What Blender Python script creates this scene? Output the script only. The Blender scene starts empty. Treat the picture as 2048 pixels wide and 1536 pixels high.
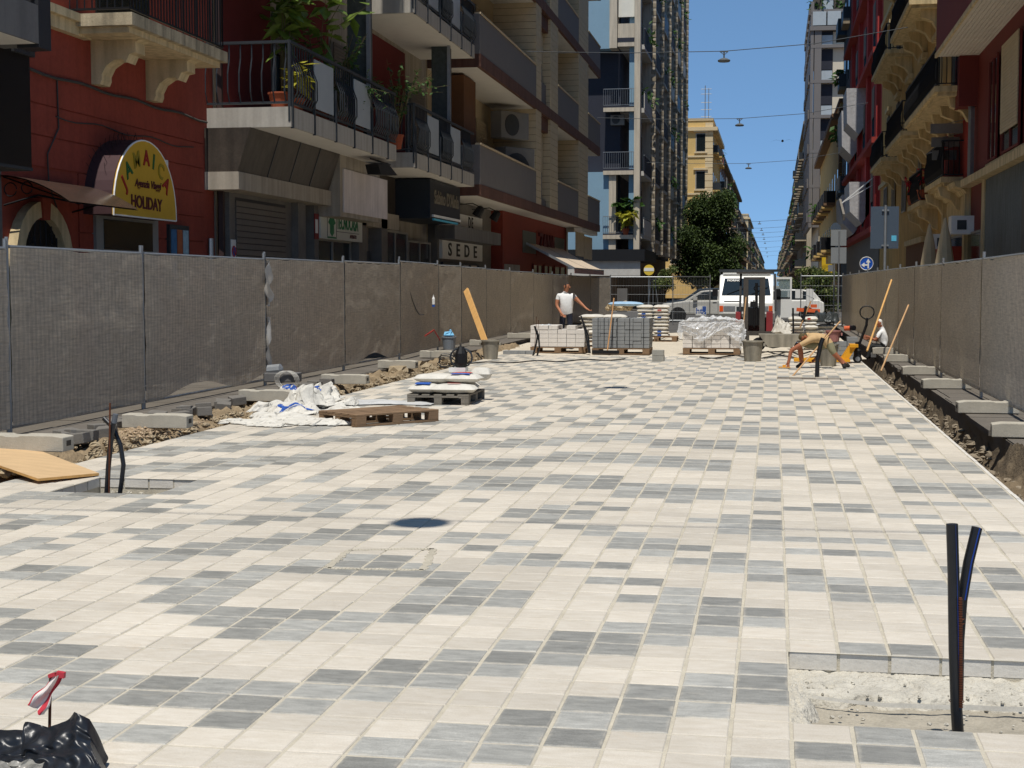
import bpy, math, random
from mathutils import Vector, Matrix, noise
random.seed(7)
S = bpy.context.scene
COL = S.collection
R = random.random
def U(a, b): return a + (b - a) * random.random()

# ---------------------------------------------------------------- camera
F, H, CX, CY, VX, VY = 2950., 1.65, 1024., 768., 1547., 570.
yaw = math.atan((VX - CX) / math.hypot(F, CY - VY)); pit = math.atan((CY - VY) / F)
fw = Vector((-math.sin(yaw) * math.cos(pit), math.cos(yaw) * math.cos(pit), -math.sin(pit)))
rt = Vector((math.cos(yaw), math.sin(yaw), 0)); up = rt.cross(fw)
cd = bpy.data.cameras.new('camera'); cam = bpy.data.objects.new('camera', cd); COL.objects.link(cam)
cd.sensor_width = 36; cd.lens = F / 2048 * 36; cd.clip_end = 6000; cd.clip_start = .1
mw = Matrix((rt, up, -fw)).transposed().to_4x4(); mw.translation = (0, 0, H); cam.matrix_world = mw
S.camera = cam
def ray(x, y): return fw + rt * ((x - CX) / F) - up * ((y - CY) / F)
def G(x, y, z=0.):
    d = ray(x, y); t = (z - H) / d.z; return Vector((d.x * t, d.y * t, z))
def W(x, y, X):                                    # point on the wall plane X = const
    d = ray(x, y); t = X / d.x; return Vector((X, d.y * t, H + d.z * t))
def V(x, y, Y):                                    # point on the cross plane Y = const
    d = ray(x, y); t = Y / d.y; return Vector((d.x * t, Y, H + d.z * t))
def Yx(x, X): return W(x, VY, X).y
def PX(p):
    q = Vector(p) - Vector((0, 0, H)); z = q.dot(fw); return CX + F * q.dot(rt) / z, CY - F * q.dot(up) / z

# ---------------------------------------------------------------- sky, sun, exposure
sdir = Vector((.006, -.36, .93)).normalized()
el = math.asin(sdir.z); az = math.atan2(sdir.x, sdir.y)
wd = bpy.data.worlds.new('World'); S.world = wd; wd.use_nodes = True
nt = wd.node_tree; bg = nt.nodes['Background']; sk = nt.nodes.new('ShaderNodeTexSky')
sk.sky_type = 'NISHITA'; sk.sun_disc = False; sk.sun_elevation = el; sk.sun_rotation = az
sk.air_density = .35; sk.dust_density = 0.0; sk.ozone_density = 3.0; sk.altitude = 3000
gm = nt.nodes.new('ShaderNodeGamma'); gm.inputs[1].default_value = .4; nt.links.new(sk.outputs[0], gm.inputs[0])      # even, deep Mediterranean blue over the whole dome
vt = nt.nodes.new('ShaderNodeVectorMath'); vt.operation = 'MULTIPLY'; vt.inputs[1].default_value = (1.35, 2.15, 2.95); nt.links.new(gm.outputs[0], vt.inputs[0])
nt.links.new(vt.outputs[0], bg.inputs[0]); bg.inputs[1].default_value = .115
sl = bpy.data.lights.new('sun', 'SUN'); so = bpy.data.objects.new('sun', sl); COL.objects.link(so)
sl.energy = 4.1; sl.angle = math.radians(.53); sl.color = (1, .955, .88)
so.rotation_euler = sdir.to_track_quat('Z', 'Y').to_euler(); so.location = (0, 0, 60)
S.view_settings.view_transform = 'Standard'; S.view_settings.look = 'None'
S.view_settings.exposure = 0.14; S.view_settings.gamma = 1
S.render.engine = 'CYCLES'

# ---------------------------------------------------------------- mesh helpers
ORG = {}
class MB:
    def __init__(s): s.v = []; s.f = []; s.mi = []; s.uv = []
    def poly(s, pts, m=0):
        n = len(s.v); s.v += [tuple(p) for p in pts]; s.f.append(tuple(range(n, n + len(pts)))); s.mi.append(m); return s
    def _add(s, vs, fs, m=0):
        n = len(s.v); s.v += [tuple(p) for p in vs]
        for f in fs: s.f.append(tuple(i + n for i in f)); s.mi.append(m)
        return s
    def box(s, x0, x1, y0, y1, z0, z1, m=0):
        if x0 > x1: x0, x1 = x1, x0
        if y0 > y1: y0, y1 = y1, y0
        if z0 > z1: z0, z1 = z1, z0
        v = [(x, y, z) for z in (z0, z1) for y in (y0, y1) for x in (x0, x1)]
        return s._add(v, [(0, 2, 3, 1), (4, 5, 7, 6), (0, 1, 5, 4), (2, 6, 7, 3), (0, 4, 6, 2), (1, 3, 7, 5)], m)
    def obox(s, c, a, b, d, m=0):                  # centre and three half vectors
        c, a, b, d = Vector(c), Vector(a), Vector(b), Vector(d)
        if a.cross(b).dot(d) < 0: d = -d
        v = [c + i * a + j * b + k * d for k in (-1, 1) for j in (-1, 1) for i in (-1, 1)]
        return s._add(v, [(0, 2, 3, 1), (4, 5, 7, 6), (0, 1, 5, 4), (2, 6, 7, 3), (0, 4, 6, 2), (1, 3, 7, 5)], m)
    def beam(s, p, q, w, h, m=0, ref=(0, 0, 1)):
        p, q = Vector(p), Vector(q); d = q - p; r = Vector(ref)
        if abs(d.normalized().dot(r)) > .98: r = Vector((0, 1, 0))
        a = d.cross(r).normalized(); b = a.cross(d).normalized()
        return s.obox((p + q) / 2, d / 2, a * w / 2, b * h / 2, m)
    def tube(s, pts, r, n=8, m=0, cap=True):
        pts = [Vector(p) for p in pts]; k = len(pts)
        rs = r if isinstance(r, (list, tuple)) else [r] * k
        base = len(s.v); a = None
        for i, p in enumerate(pts):
            d = (pts[min(i + 1, k - 1)] - pts[max(i - 1, 0)]).normalized()
            if a is None:
                q = Vector((0, 0, 1)) if abs(d.z) < .9 else Vector((0, 1, 0)); a = d.cross(q).normalized()
            else: a = (a - d * a.dot(d)).normalized()
            b = d.cross(a)
            for j in range(n):
                t = 2 * math.pi * j / n; s.v.append(tuple(p + (a * math.cos(t) + b * math.sin(t)) * rs[i]))
        for i in range(k - 1):
            for j in range(n):
                j2 = (j + 1) % n; o = base + i * n
                s.f.append((o + j, o + j2, o + n + j2, o + n + j)); s.mi.append(m)
        if cap:
            s.f.append(tuple(base + j for j in reversed(range(n)))); s.mi.append(m)
            s.f.append(tuple(base + (k - 1) * n + j for j in range(n))); s.mi.append(m)
        return s
    def lathe(s, c, prof, n=16, m=0, ax=None):     # prof [(r, h)] about +z through c, or about axis ax
        c = Vector(c); ax = Vector(ax or (0, 0, 1)).normalized()
        q = Vector((1, 0, 0)) if abs(ax.x) < .9 else Vector((0, 1, 0)); a = (q - ax * q.dot(ax)).normalized(); b = ax.cross(a)
        base = len(s.v)
        for r, h in prof:
            for j in range(n):
                t = 2 * math.pi * j / n; s.v.append(tuple(c + ax * h + (a * math.cos(t) + b * math.sin(t)) * max(r, 1e-4)))
        for i in range(len(prof) - 1):
            for j in range(n):
                j2 = (j + 1) % n; o = base + i * n
                s.f.append((o + j, o + j2, o + n + j2, o + n + j)); s.mi.append(m)
        s.f.append(tuple(base + j for j in reversed(range(n)))); s.mi.append(m)
        s.f.append(tuple(base + (len(prof) - 1) * n + j for j in range(n))); s.mi.append(m)
        return s
    def prism(s, poly, axis, a, b, m=0):           # extrude a 2-D polygon along axis 0/1/2 from a to b
        def P(u, w, t): return {0: (t, u, w), 1: (u, t, w), 2: (u, w, t)}[axis]
        n = len(poly); ar = sum(poly[i][0] * poly[(i + 1) % n][1] - poly[(i + 1) % n][0] * poly[i][1] for i in range(n))
        flip = (ar < 0) ^ (a > b) ^ (axis == 1)
        vs = [P(u, w, a) for u, w in poly] + [P(u, w, b) for u, w in poly]
        fs = [tuple(reversed(range(n))), tuple(range(n, 2 * n))] + [(i, (i + 1) % n, n + (i + 1) % n, n + i) for i in range(n)]
        if flip: fs = [tuple(reversed(f)) for f in fs]
        return s._add(vs, fs, m)
    def grid(s, nu, nv, fn, m=0, uv=None):
        base = len(s.v)
        for j in range(nv + 1):
            for i in range(nu + 1):
                s.v.append(tuple(fn(i / nu, j / nv)))
        for j in range(nv):
            for i in range(nu):
                o = base + j * (nu + 1) + i; s.f.append((o, o + 1, o + nu + 2, o + nu + 1)); s.mi.append(m)
                if uv: s.uv.append([uv(i / nu, j / nv), uv((i + 1) / nu, j / nv), uv((i + 1) / nu, (j + 1) / nv), uv(i / nu, (j + 1) / nv)])
        return s
    def lump(s, c, r, m=0, sq=1.0, seed=None):     # a rough stone: jittered cube-sphere
        c = Vector(c); ph = Vector((U(0, 99), U(0, 99), U(0, 99))); base = len(s.v); n = 5; k = 3
        r = Vector(r) if not isinstance(r, (int, float)) else Vector((r, r, r * sq))
        s.v.append(tuple(c - Vector((0, 0, r.z))))
        for i in range(1, k + 1):
            th = math.pi * i / (k + 1)
            for j in range(n):
                a = 2 * math.pi * (j + .5 * i) / n; q = U(.75, 1.15)
                s.v.append(tuple(c + Vector((r.x * math.sin(th) * math.cos(a) * q, r.y * math.sin(th) * math.sin(a) * q, -r.z * math.cos(th) * U(.8, 1.1)))))
        s.v.append(tuple(c + Vector((0, 0, r.z * U(.7, 1)))))
        top = base + 1 + k * n
        for j in range(n):
            j2 = (j + 1) % n
            s.f.append((base, base + 1 + j2, base + 1 + j)); s.mi.append(m)
            for i in range(k - 1):
                o = base + 1 + i * n; s.f.append((o + j, o + j2, o + n + j2, o + n + j)); s.mi.append(m)
            o = base + 1 + (k - 1) * n; s.f.append((o + j, o + j2, top)); s.mi.append(m)
        return s
    def leaf(s, c, d, nrm, L, wd, m=0):
        c, d, nrm = Vector(c), Vector(d).normalized(), Vector(nrm).normalized(); w = d.cross(nrm).normalized() * wd / 2
        return s.poly([c, c + d * L * .45 + w, c + d * L - nrm * L * .12, c + d * L * .45 - w], m)
    def build(s, name, mat, parent=None, loc=None, smooth=False, local=False, bevel=0):
        me = bpy.data.meshes.new(name)
        if local: o0 = Vector((0, 0, 0))
        elif parent: o0 = ORG.get(parent.name, Vector((0, 0, 0)))
        elif loc is not None: o0 = Vector(loc)
        else:
            xs = [p[0] for p in s.v]; ys = [p[1] for p in s.v]
            o0 = Vector(((min(xs) + max(xs)) / 2, (min(ys) + max(ys)) / 2, min(p[2] for p in s.v)))
        me.from_pydata([(p[0] - o0.x, p[1] - o0.y, p[2] - o0.z) for p in s.v], [], s.f)
        for mm in (mat if isinstance(mat, (list, tuple)) else [mat]): me.materials.append(mm)
        if any(s.mi): me.polygons.foreach_set('material_index', s.mi)
        if s.uv and len(s.uv) == len(s.f):
            ul = me.uv_layers.new(name='UVMap'); ul.data.foreach_set('uv', [c for f in s.uv for p in f for c in p])
        if smooth: me.polygons.foreach_set('use_smooth', [True] * len(me.polygons))
        me.update()
        ob = bpy.data.objects.new(name, me); COL.objects.link(ob)
        if parent: ob.parent = parent
        else: ob.location = Vector(loc) if loc is not None else o0
        ORG[ob.name] = o0 if not local else Vector((0, 0, 0))
        if bevel:
            b = ob.modifiers.new('bevel', 'BEVEL'); b.width = bevel; b.segments = 2; b.limit_method = 'ANGLE'
        return ob
def tag(o, label=None, cat=None, group=None, kind=None):
    if label: o['label'] = label
    if cat: o['category'] = cat
    if group: o['group'] = group
    if kind: o['kind'] = kind
    return o
def thing(name, loc, label, cat, group=None, rz=0.):
    o = bpy.data.objects.new(name, None); COL.objects.link(o); o.location = loc; o.rotation_euler.z = rz
    o.empty_display_size = .2; ORG[o.name] = Vector(loc); return tag(o, label, cat, group)
def dup(root, loc, rz=0., label=None, group=None, tilt=None, sc=None):
    def cp(o, par):
        c = o.copy(); COL.objects.link(c); c.parent = par
        for ch in o.children: cp(ch, c)
        return c
    r = cp(root, None); r.location = loc; r.rotation_euler = (tilt[0] if tilt else 0, tilt[1] if tilt else 0, rz)
    if sc: r.scale = sc
    ORG[r.name] = Vector(loc)
    if label: r['label'] = label
    if group: r['group'] = group
    return r
def part(name, mat, parent, fn, **k):
    m = MB(); fn(m); return m.build(name, mat, parent, **k)
def bx(name, mat, parent, *a, **k): return MB().box(*a).build(name, mat, parent, **k)
FONT = None
def text(st, name, parent, mat, size, pos, xd, ud, depth=.01, align='CENTER', shear=0., wid=None):
    cu = bpy.data.curves.new(name, 'FONT'); cu.body = st; cu.size = size; cu.extrude = depth / 2; cu.align_x = align; cu.align_y = 'CENTER'; cu.shear = shear; cu.resolution_u = 3; cu.offset = size * .018
    to = bpy.data.objects.new(name, cu); COL.objects.link(to)
    dg = bpy.context.evaluated_depsgraph_get(); me = bpy.data.meshes.new_from_object(to.evaluated_get(dg))
    bpy.data.objects.remove(to)
    xd, ud = Vector(xd).normalized(), Vector(ud).normalized(); n = xd.cross(ud); o0 = ORG.get(parent.name, Vector()) if parent else Vector()
    k = 1.
    if wid:
        xs = [v.co.x for v in me.vertices]; k = wid / max(1e-6, max(xs) - min(xs))
    for v in me.vertices:
        p = v.co.copy(); v.co = Vector(pos) + xd * p.x * k + ud * p.y + n * p.z - o0
    me.materials.clear(); me.materials.append(mat)
    ob = bpy.data.objects.new(name, me); COL.objects.link(ob); ob.parent = parent; ORG[ob.name] = o0; return ob

# ---------------------------------------------------------------- materials
def lin(c): return tuple((x / 255 / 12.92 if x <= 10 else ((x / 255 + .055) / 1.055) ** 2.4) for x in c)
MATS = {}
def mt(name, c, rough=.85, var=.12, sc=3., bump=0., bs=40., metal=0., spec=.3, stretch=(1, 1, 1), streak=0., trans=0., fine=.5):
    """procedural: two noises vary an sRGB 0-255 base colour; optional fine relief"""
    if name in MATS: return MATS[name]
    m = bpy.data.materials.new(name); m.use_nodes = True; n = m.node_tree; b = n.nodes['Principled BSDF']
    tc = n.nodes.new('ShaderNodeTexCoord'); mp = n.nodes.new('ShaderNodeMapping'); mp.inputs['Scale'].default_value = stretch
    n.links.new(tc.outputs['Object'], mp.inputs[0])
    n1 = n.nodes.new('ShaderNodeTexNoise'); n1.inputs['Scale'].default_value = sc; n1.inputs['Detail'].default_value = 6; n1.inputs['Roughness'].default_value = .65
    n.links.new(mp.outputs[0], n1.inputs['Vector'])
    cr = n.nodes.new('ShaderNodeMapRange'); cr.inputs[1].default_value = .25; cr.inputs[2].default_value = .75; cr.inputs[3].default_value = 1 - var; cr.inputs[4].default_value = 1 + var
    n.links.new(n1.outputs[0], cr.inputs[0])
    n2 = n.nodes.new('ShaderNodeTexNoise'); n2.inputs['Scale'].default_value = sc * 17; n2.inputs['Detail'].default_value = 3
    n.links.new(mp.outputs[0], n2.inputs['Vector'])
    c2 = n.nodes.new('ShaderNodeMapRange'); c2.inputs[1].default_value = .25; c2.inputs[2].default_value = .75; c2.inputs[3].default_value = 1 - var * fine; c2.inputs[4].default_value = 1 + var * fine
    n.links.new(n2.outputs[0], c2.inputs[0])
    mu = n.nodes.new('ShaderNodeMath'); mu.operation = 'MULTIPLY'; n.links.new(cr.outputs[0], mu.inputs[0]); n.links.new(c2.outputs[0], mu.inputs[1]); fac = mu.outputs[0]
    if streak:                                     # vertical run-off stains
        ms = n.nodes.new('ShaderNodeMapping'); ms.inputs['Scale'].default_value = (3, 3, .25); n.links.new(tc.outputs['Object'], ms.inputs[0])
        n3 = n.nodes.new('ShaderNodeTexNoise'); n3.inputs['Scale'].default_value = 2.2; n3.inputs['Detail'].default_value = 5; n.links.new(ms.outputs[0], n3.inputs['Vector'])
        c3 = n.nodes.new('ShaderNodeMapRange'); c3.inputs[1].default_value = .35; c3.inputs[2].default_value = .6; c3.inputs[3].default_value = 1 - streak; c3.inputs[4].default_value = 1.; n.links.new(n3.outputs[0], c3.inputs[0])
        m3 = n.nodes.new('ShaderNodeMath'); m3.operation = 'MULTIPLY'; n.links.new(fac, m3.inputs[0]); n.links.new(c3.outputs[0], m3.inputs[1]); fac = m3.outputs[0]
    vm = n.nodes.new('ShaderNodeVectorMath'); vm.operation = 'SCALE'; vm.inputs[0].default_value = lin(c); n.links.new(fac, vm.inputs['Scale'])
    n.links.new(vm.outputs[0], b.inputs['Base Color'])
    b.inputs['Roughness'].default_value = rough; b.inputs['Metallic'].default_value = metal; b.inputs['Specular IOR Level'].default_value = spec
    if bump:
        bn = n.nodes.new('ShaderNodeTexNoise'); bn.inputs['Scale'].default_value = bs; bn.inputs['Detail'].default_value = 4; n.links.new(mp.outputs[0], bn.inputs['Vector'])
        bu = n.nodes.new('ShaderNodeBump'); bu.inputs['Strength'].default_value = 1; bu.inputs['Distance'].default_value = bump; n.links.new(bn.outputs[0], bu.inputs['Height']); n.links.new(bu.outputs[0], b.inputs['Normal'])
    if trans:
        tr = n.nodes.new('ShaderNodeBsdfTranslucent'); n.links.new(vm.outputs[0], tr.inputs[0]); mx = n.nodes.new('ShaderNodeMixShader'); mx.inputs[0].default_value = trans
        n.links.new(b.outputs[0], mx.inputs[1]); n.links.new(tr.outputs[0], mx.inputs[2]); n.links.new(mx.outputs[0], n.nodes['Material Output'].inputs[0])
    MATS[name] = m; return m
def glassm(name, c=(30, 36, 38), rough=.06):
    m = mt(name, c, rough, .25, .8, spec=.6); return m
def clearm(name, fac=.55, c=(225, 232, 235), rough=.15):
    if name in MATS: return MATS[name]
    m = bpy.data.materials.new(name); m.use_nodes = True; n = m.node_tree; b = n.nodes['Principled BSDF']
    b.inputs['Base Color'].default_value = (*lin(c), 1); b.inputs['Roughness'].default_value = rough
    t = n.nodes.new('ShaderNodeBsdfTransparent'); mx = n.nodes.new('ShaderNodeMixShader'); no = n.nodes.new('ShaderNodeTexNoise'); no.inputs['Scale'].default_value = 3
    mr = n.nodes.new('ShaderNodeMapRange'); mr.inputs[3].default_value = fac - .15; mr.inputs[4].default_value = fac + .15; n.links.new(no.outputs[0], mr.inputs[0]); n.links.new(mr.outputs[0], mx.inputs[0])
    n.links.new(b.outputs[0], mx.inputs[1]); n.links.new(t.outputs[0], mx.inputs[2]); n.links.new(mx.outputs[0], n.nodes['Material Output'].inputs[0])
    MATS[name] = m; return m
PITCH, AX, AY = .222, .085, 6.69
def tilem(name, c1, c2, dark):
    m = bpy.data.materials.new(name); m.use_nodes = True; n = m.node_tree; b = n.nodes['Principled BSDF']; L = n.links.new
    ge = n.nodes.new('ShaderNodeNewGeometry'); sb = n.nodes.new('ShaderNodeVectorMath'); sb.operation = 'SUBTRACT'; sb.inputs[1].default_value = (AX, AY, -10.1); L(ge.outputs['Position'], sb.inputs[0])
    sn = n.nodes.new('ShaderNodeVectorMath'); sn.operation = 'SCALE'; sn.inputs['Scale'].default_value = 1 / PITCH; L(sb.outputs[0], sn.inputs[0])
    fl = n.nodes.new('ShaderNodeVectorMath'); fl.operation = 'FLOOR'; L(sn.outputs[0], fl.inputs[0])
    sx = n.nodes.new('ShaderNodeVectorMath'); sx.operation = 'MULTIPLY'; sx.inputs[1].default_value = (1, 1, 0); L(fl.outputs[0], sx.inputs[0])
    wn = n.nodes.new('ShaderNodeTexWhiteNoise'); L(sx.outputs[0], wn.inputs['Vector'])
    ad = n.nodes.new('ShaderNodeVectorMath'); ad.operation = 'MULTIPLY_ADD'; ad.inputs[1].default_value = (3.3, 7.7, 0); L(sx.outputs[0], ad.inputs[0]); L(ge.outputs['Position'], ad.inputs[2])
    mp = n.nodes.new('ShaderNodeMapping'); mp.inputs['Scale'].default_value = (1, 3.2, 1); L(ad.outputs[0], mp.inputs[0])
    a = n.nodes.new('ShaderNodeTexNoise'); a.inputs['Scale'].default_value = 7; a.inputs['Detail'].default_value = 7; a.inputs['Roughness'].default_value = .7; L(mp.outputs[0], a.inputs['Vector'])
    mx = n.nodes.new('ShaderNodeMix'); mx.data_type = 'RGBA'; mx.inputs[6].default_value = (*lin(c1), 1); mx.inputs[7].default_value = (*lin(c2), 1)
    r0 = n.nodes.new('ShaderNodeMapRange'); r0.inputs[1].default_value = .3; r0.inputs[2].default_value = .7; L(a.outputs[0], r0.inputs[0]); L(r0.outputs[0], mx.inputs[0])
    g = n.nodes.new('ShaderNodeTexNoise'); g.inputs['Scale'].default_value = 260; g.inputs['Detail'].default_value = 2; L(ge.outputs['Position'], g.inputs['Vector'])
    g2 = n.nodes.new('ShaderNodeMapRange'); g2.inputs[1].default_value = .3; g2.inputs[2].default_value = .7; g2.inputs[3].default_value = .8 if dark else .87; g2.inputs[4].default_value = 1.16 if dark else 1.08; L(g.outputs[0], g2.inputs[0])
    w2 = n.nodes.new('ShaderNodeMapRange'); w2.inputs[3].default_value = .64 if dark else .87; w2.inputs[4].default_value = 1.14 if dark else 1.06; L(wn.outputs['Value'], w2.inputs[0])
    # broad dusty / trodden areas
    d = n.nodes.new('ShaderNodeTexNoise'); d.inputs['Scale'].default_value = .55; d.inputs['Detail'].default_value = 4; L(ge.outputs['Position'], d.inputs['Vector'])
    d2 = n.nodes.new('ShaderNodeMapRange'); d2.inputs[1].default_value = .35; d2.inputs[2].default_value = .68; d2.inputs[3].default_value = .9; d2.inputs[4].default_value = 1.05; L(d.outputs[0], d2.inputs[0])
    k1 = n.nodes.new('ShaderNodeMath'); k1.operation = 'MULTIPLY'; L(g2.outputs[0], k1.inputs[0]); L(w2.outputs[0], k1.inputs[1])
    k2 = n.nodes.new('ShaderNodeMath'); k2.operation = 'MULTIPLY'; L(k1.outputs[0], k2.inputs[0]); L(d2.outputs[0], k2.inputs[1])
    vs = n.nodes.new('ShaderNodeVectorMath'); vs.operation = 'SCALE'; L(mx.outputs[2], vs.inputs[0]); L(k2.outputs[0], vs.inputs['Scale'])
    # light mortar haze and small brown stains
    st = n.nodes.new('ShaderNodeTexNoise'); st.inputs['Scale'].default_value = 2.3; st.inputs['Detail'].default_value = 9; st.inputs['Roughness'].default_value = .75; L(ge.outputs['Position'], st.inputs['Vector'])
    s2 = n.nodes.new('ShaderNodeMapRange'); s2.inputs[1].default_value = .60; s2.inputs[2].default_value = .78; s2.inputs[4].default_value = .55; L(st.outputs[0], s2.inputs[0])
    m2 = n.nodes.new('ShaderNodeMix'); m2.data_type = 'RGBA'; L(s2.outputs[0], m2.inputs[0]); L(vs.outputs[0], m2.inputs[6]); m2.inputs[7].default_value = (*lin((196, 186, 166) if dark else (188, 166, 138)), 1)
    fr = n.nodes.new('ShaderNodeVectorMath'); fr.operation = 'FRACTION'; L(sn.outputs[0], fr.inputs[0])
    ab = n.nodes.new('ShaderNodeVectorMath'); ab.operation = 'SUBTRACT'; ab.inputs[1].default_value = (.5, .5, 0); L(fr.outputs[0], ab.inputs[0])
    aa = n.nodes.new('ShaderNodeVectorMath'); aa.operation = 'ABSOLUTE'; L(ab.outputs[0], aa.inputs[0]); xy = n.nodes.new('ShaderNodeSeparateXYZ'); L(aa.outputs[0], xy.inputs[0])
    mxx = n.nodes.new('ShaderNodeMath'); mxx.operation = 'MAXIMUM'; L(xy.outputs[0], mxx.inputs[0]); L(xy.outputs[1], mxx.inputs[1])
    hz = n.nodes.new('ShaderNodeTexNoise'); hz.inputs['Scale'].default_value = 11; hz.inputs['Detail'].default_value = 6; hz.inputs['Roughness'].default_value = .7; L(ge.outputs['Position'], hz.inputs['Vector'])
    hm = n.nodes.new('ShaderNodeMath'); hm.operation = 'MULTIPLY_ADD'; hm.inputs[1].default_value = .34; L(hz.outputs[0], hm.inputs[0]); L(mxx.outputs[0], hm.inputs[2])
    h2 = n.nodes.new('ShaderNodeMapRange'); h2.inputs[1].default_value = .585; h2.inputs[2].default_value = .70; h2.inputs[4].default_value = .75 if dark else .5; L(hm.outputs[0], h2.inputs[0])
    m3 = n.nodes.new('ShaderNodeMix'); m3.data_type = 'RGBA'; L(h2.outputs[0], m3.inputs[0]); L(m2.outputs[2], m3.inputs[6]); m3.inputs[7].default_value = (*lin((192, 184, 168)), 1)
    L(m3.outputs[2], b.inputs['Base Color']); b.inputs['Roughness'].default_value = .75 if not dark else .6; b.inputs['Specular IOR Level'].default_value = .3
    bu = n.nodes.new('ShaderNodeBump'); bu.inputs['Distance'].default_value = .003; L(a.outputs[0], bu.inputs['Height']); L(bu.outputs[0], b.inputs['Normal'])
    return m
M_tw = tilem('tile_white', (212, 204, 190), (194, 184, 167), False)
M_td = tilem('tile_dark', (140, 139, 133), (182, 180, 172), True)
M_ts = mt('tile_side', (205, 200, 190), .9, .12, 9, .002, 60)
M_mortar = mt('mortar', (186, 178, 160), .95, .18, 6, .004, 120)
M_sand = mt('sand_bed', (196, 186, 168), .95, .14, 1.2, .01, 30)
M_clump = mt('mortar_clumps', (186, 180, 166), .95, .2, 9, .02, 38)
M_pitc = mt('pit_concrete', (160, 152, 136), .95, .25, 5, .012, 34)
M_dirt = mt('dirt', (140, 122, 96), .97, .3, 4, .02, 25)
M_rub = mt('rubble', (158, 142, 116), .95, .3, 5, .006, 40)
M_conc = mt('concrete_block', (172, 166, 152), .92, .14, 6, .003, 90)
M_walk = mt('sidewalk', (104, 98, 90), .92, .18, 1.5, .004, 60)
M_asph = mt('asphalt', (84, 82, 80), .93, .15, 1.0, .003, 90)
M_galv = mt('galvanised', (150, 153, 155), .45, .12, 9, metal=.6, spec=.5)
M_black = mt('black_metal', (22, 22, 24), .55, .2, 5)
M_pipe = mt('black_conduit', (24, 26, 30), .38, .3, 22, spec=.5)
M_rust = mt('rusty_steel', (92, 52, 32), .85, .3, 30, .002, 90)
M_wood = mt('pallet_wood', (128, 104, 80), .88, .28, 4, .003, 40, stretch=(1, 1, 6))
M_woodg = mt('grey_pallet_wood', (120, 114, 104), .9, .25, 4, .003, 40)
M_pine = mt('pine_board', (206, 160, 98), .75, .15, 3, .001, 40, stretch=(1, 6, 1))
M_ply = mt('plywood', (196, 166, 126), .8, .12, 2.5, stretch=(1, 5, 1))
M_bag = mt('cement_bag', (202, 198, 188), .75, .16, 5, .012, 14)
M_blue = mt('bag_blue', (44, 84, 160), .6, .15, 6)
M_redp = mt('bag_red', (176, 52, 44), .6, .15, 6)
M_white = mt('white_paint', (226, 226, 222), .5, .06, 3)
# ================================================================ SETTING: ground, road, paving
def struct(o): return tag(o, kind='structure')
struct(MB().poly([(-1500, -60, -.62), (1500, -60, -.62), (1500, 4000, -.62), (-1500, 4000, -.62)]).build('ground', M_dirt, loc=(0, 0, -.62)))
CROSS0, CROSS1 = 75.5, 94.
struct(MB().poly([(-7.2, 51.9, -.03), (2.3, 51.9, -.03), (2.3, CROSS0, -.03), (-7.2, CROSS0, -.03)]).poly([(-700, CROSS0, -.03), (700, CROSS0, -.03), (700, CROSS1, -.03), (-700, CROSS1, -.03)])
       .poly([(-7.2, CROSS1, -.03), (2.3, CROSS1, -.03), (2.3, 3500, -.03), (-7.2, 3500, -.03)]).build('road', M_asph, loc=(0, 0, -.03)))
struct(MB().grid(60, 30, lambda u, v: (-7.0 + 9.1 * u, 34.3 + 18 * v, -.025 + .02 * noise.noise((u * 22, v * 20, 1)) + .012 * noise.noise((u * 80, v * 60, 4)))).build('sand_bed', M_sand, loc=(0, 34, -.03), smooth=True))
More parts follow.
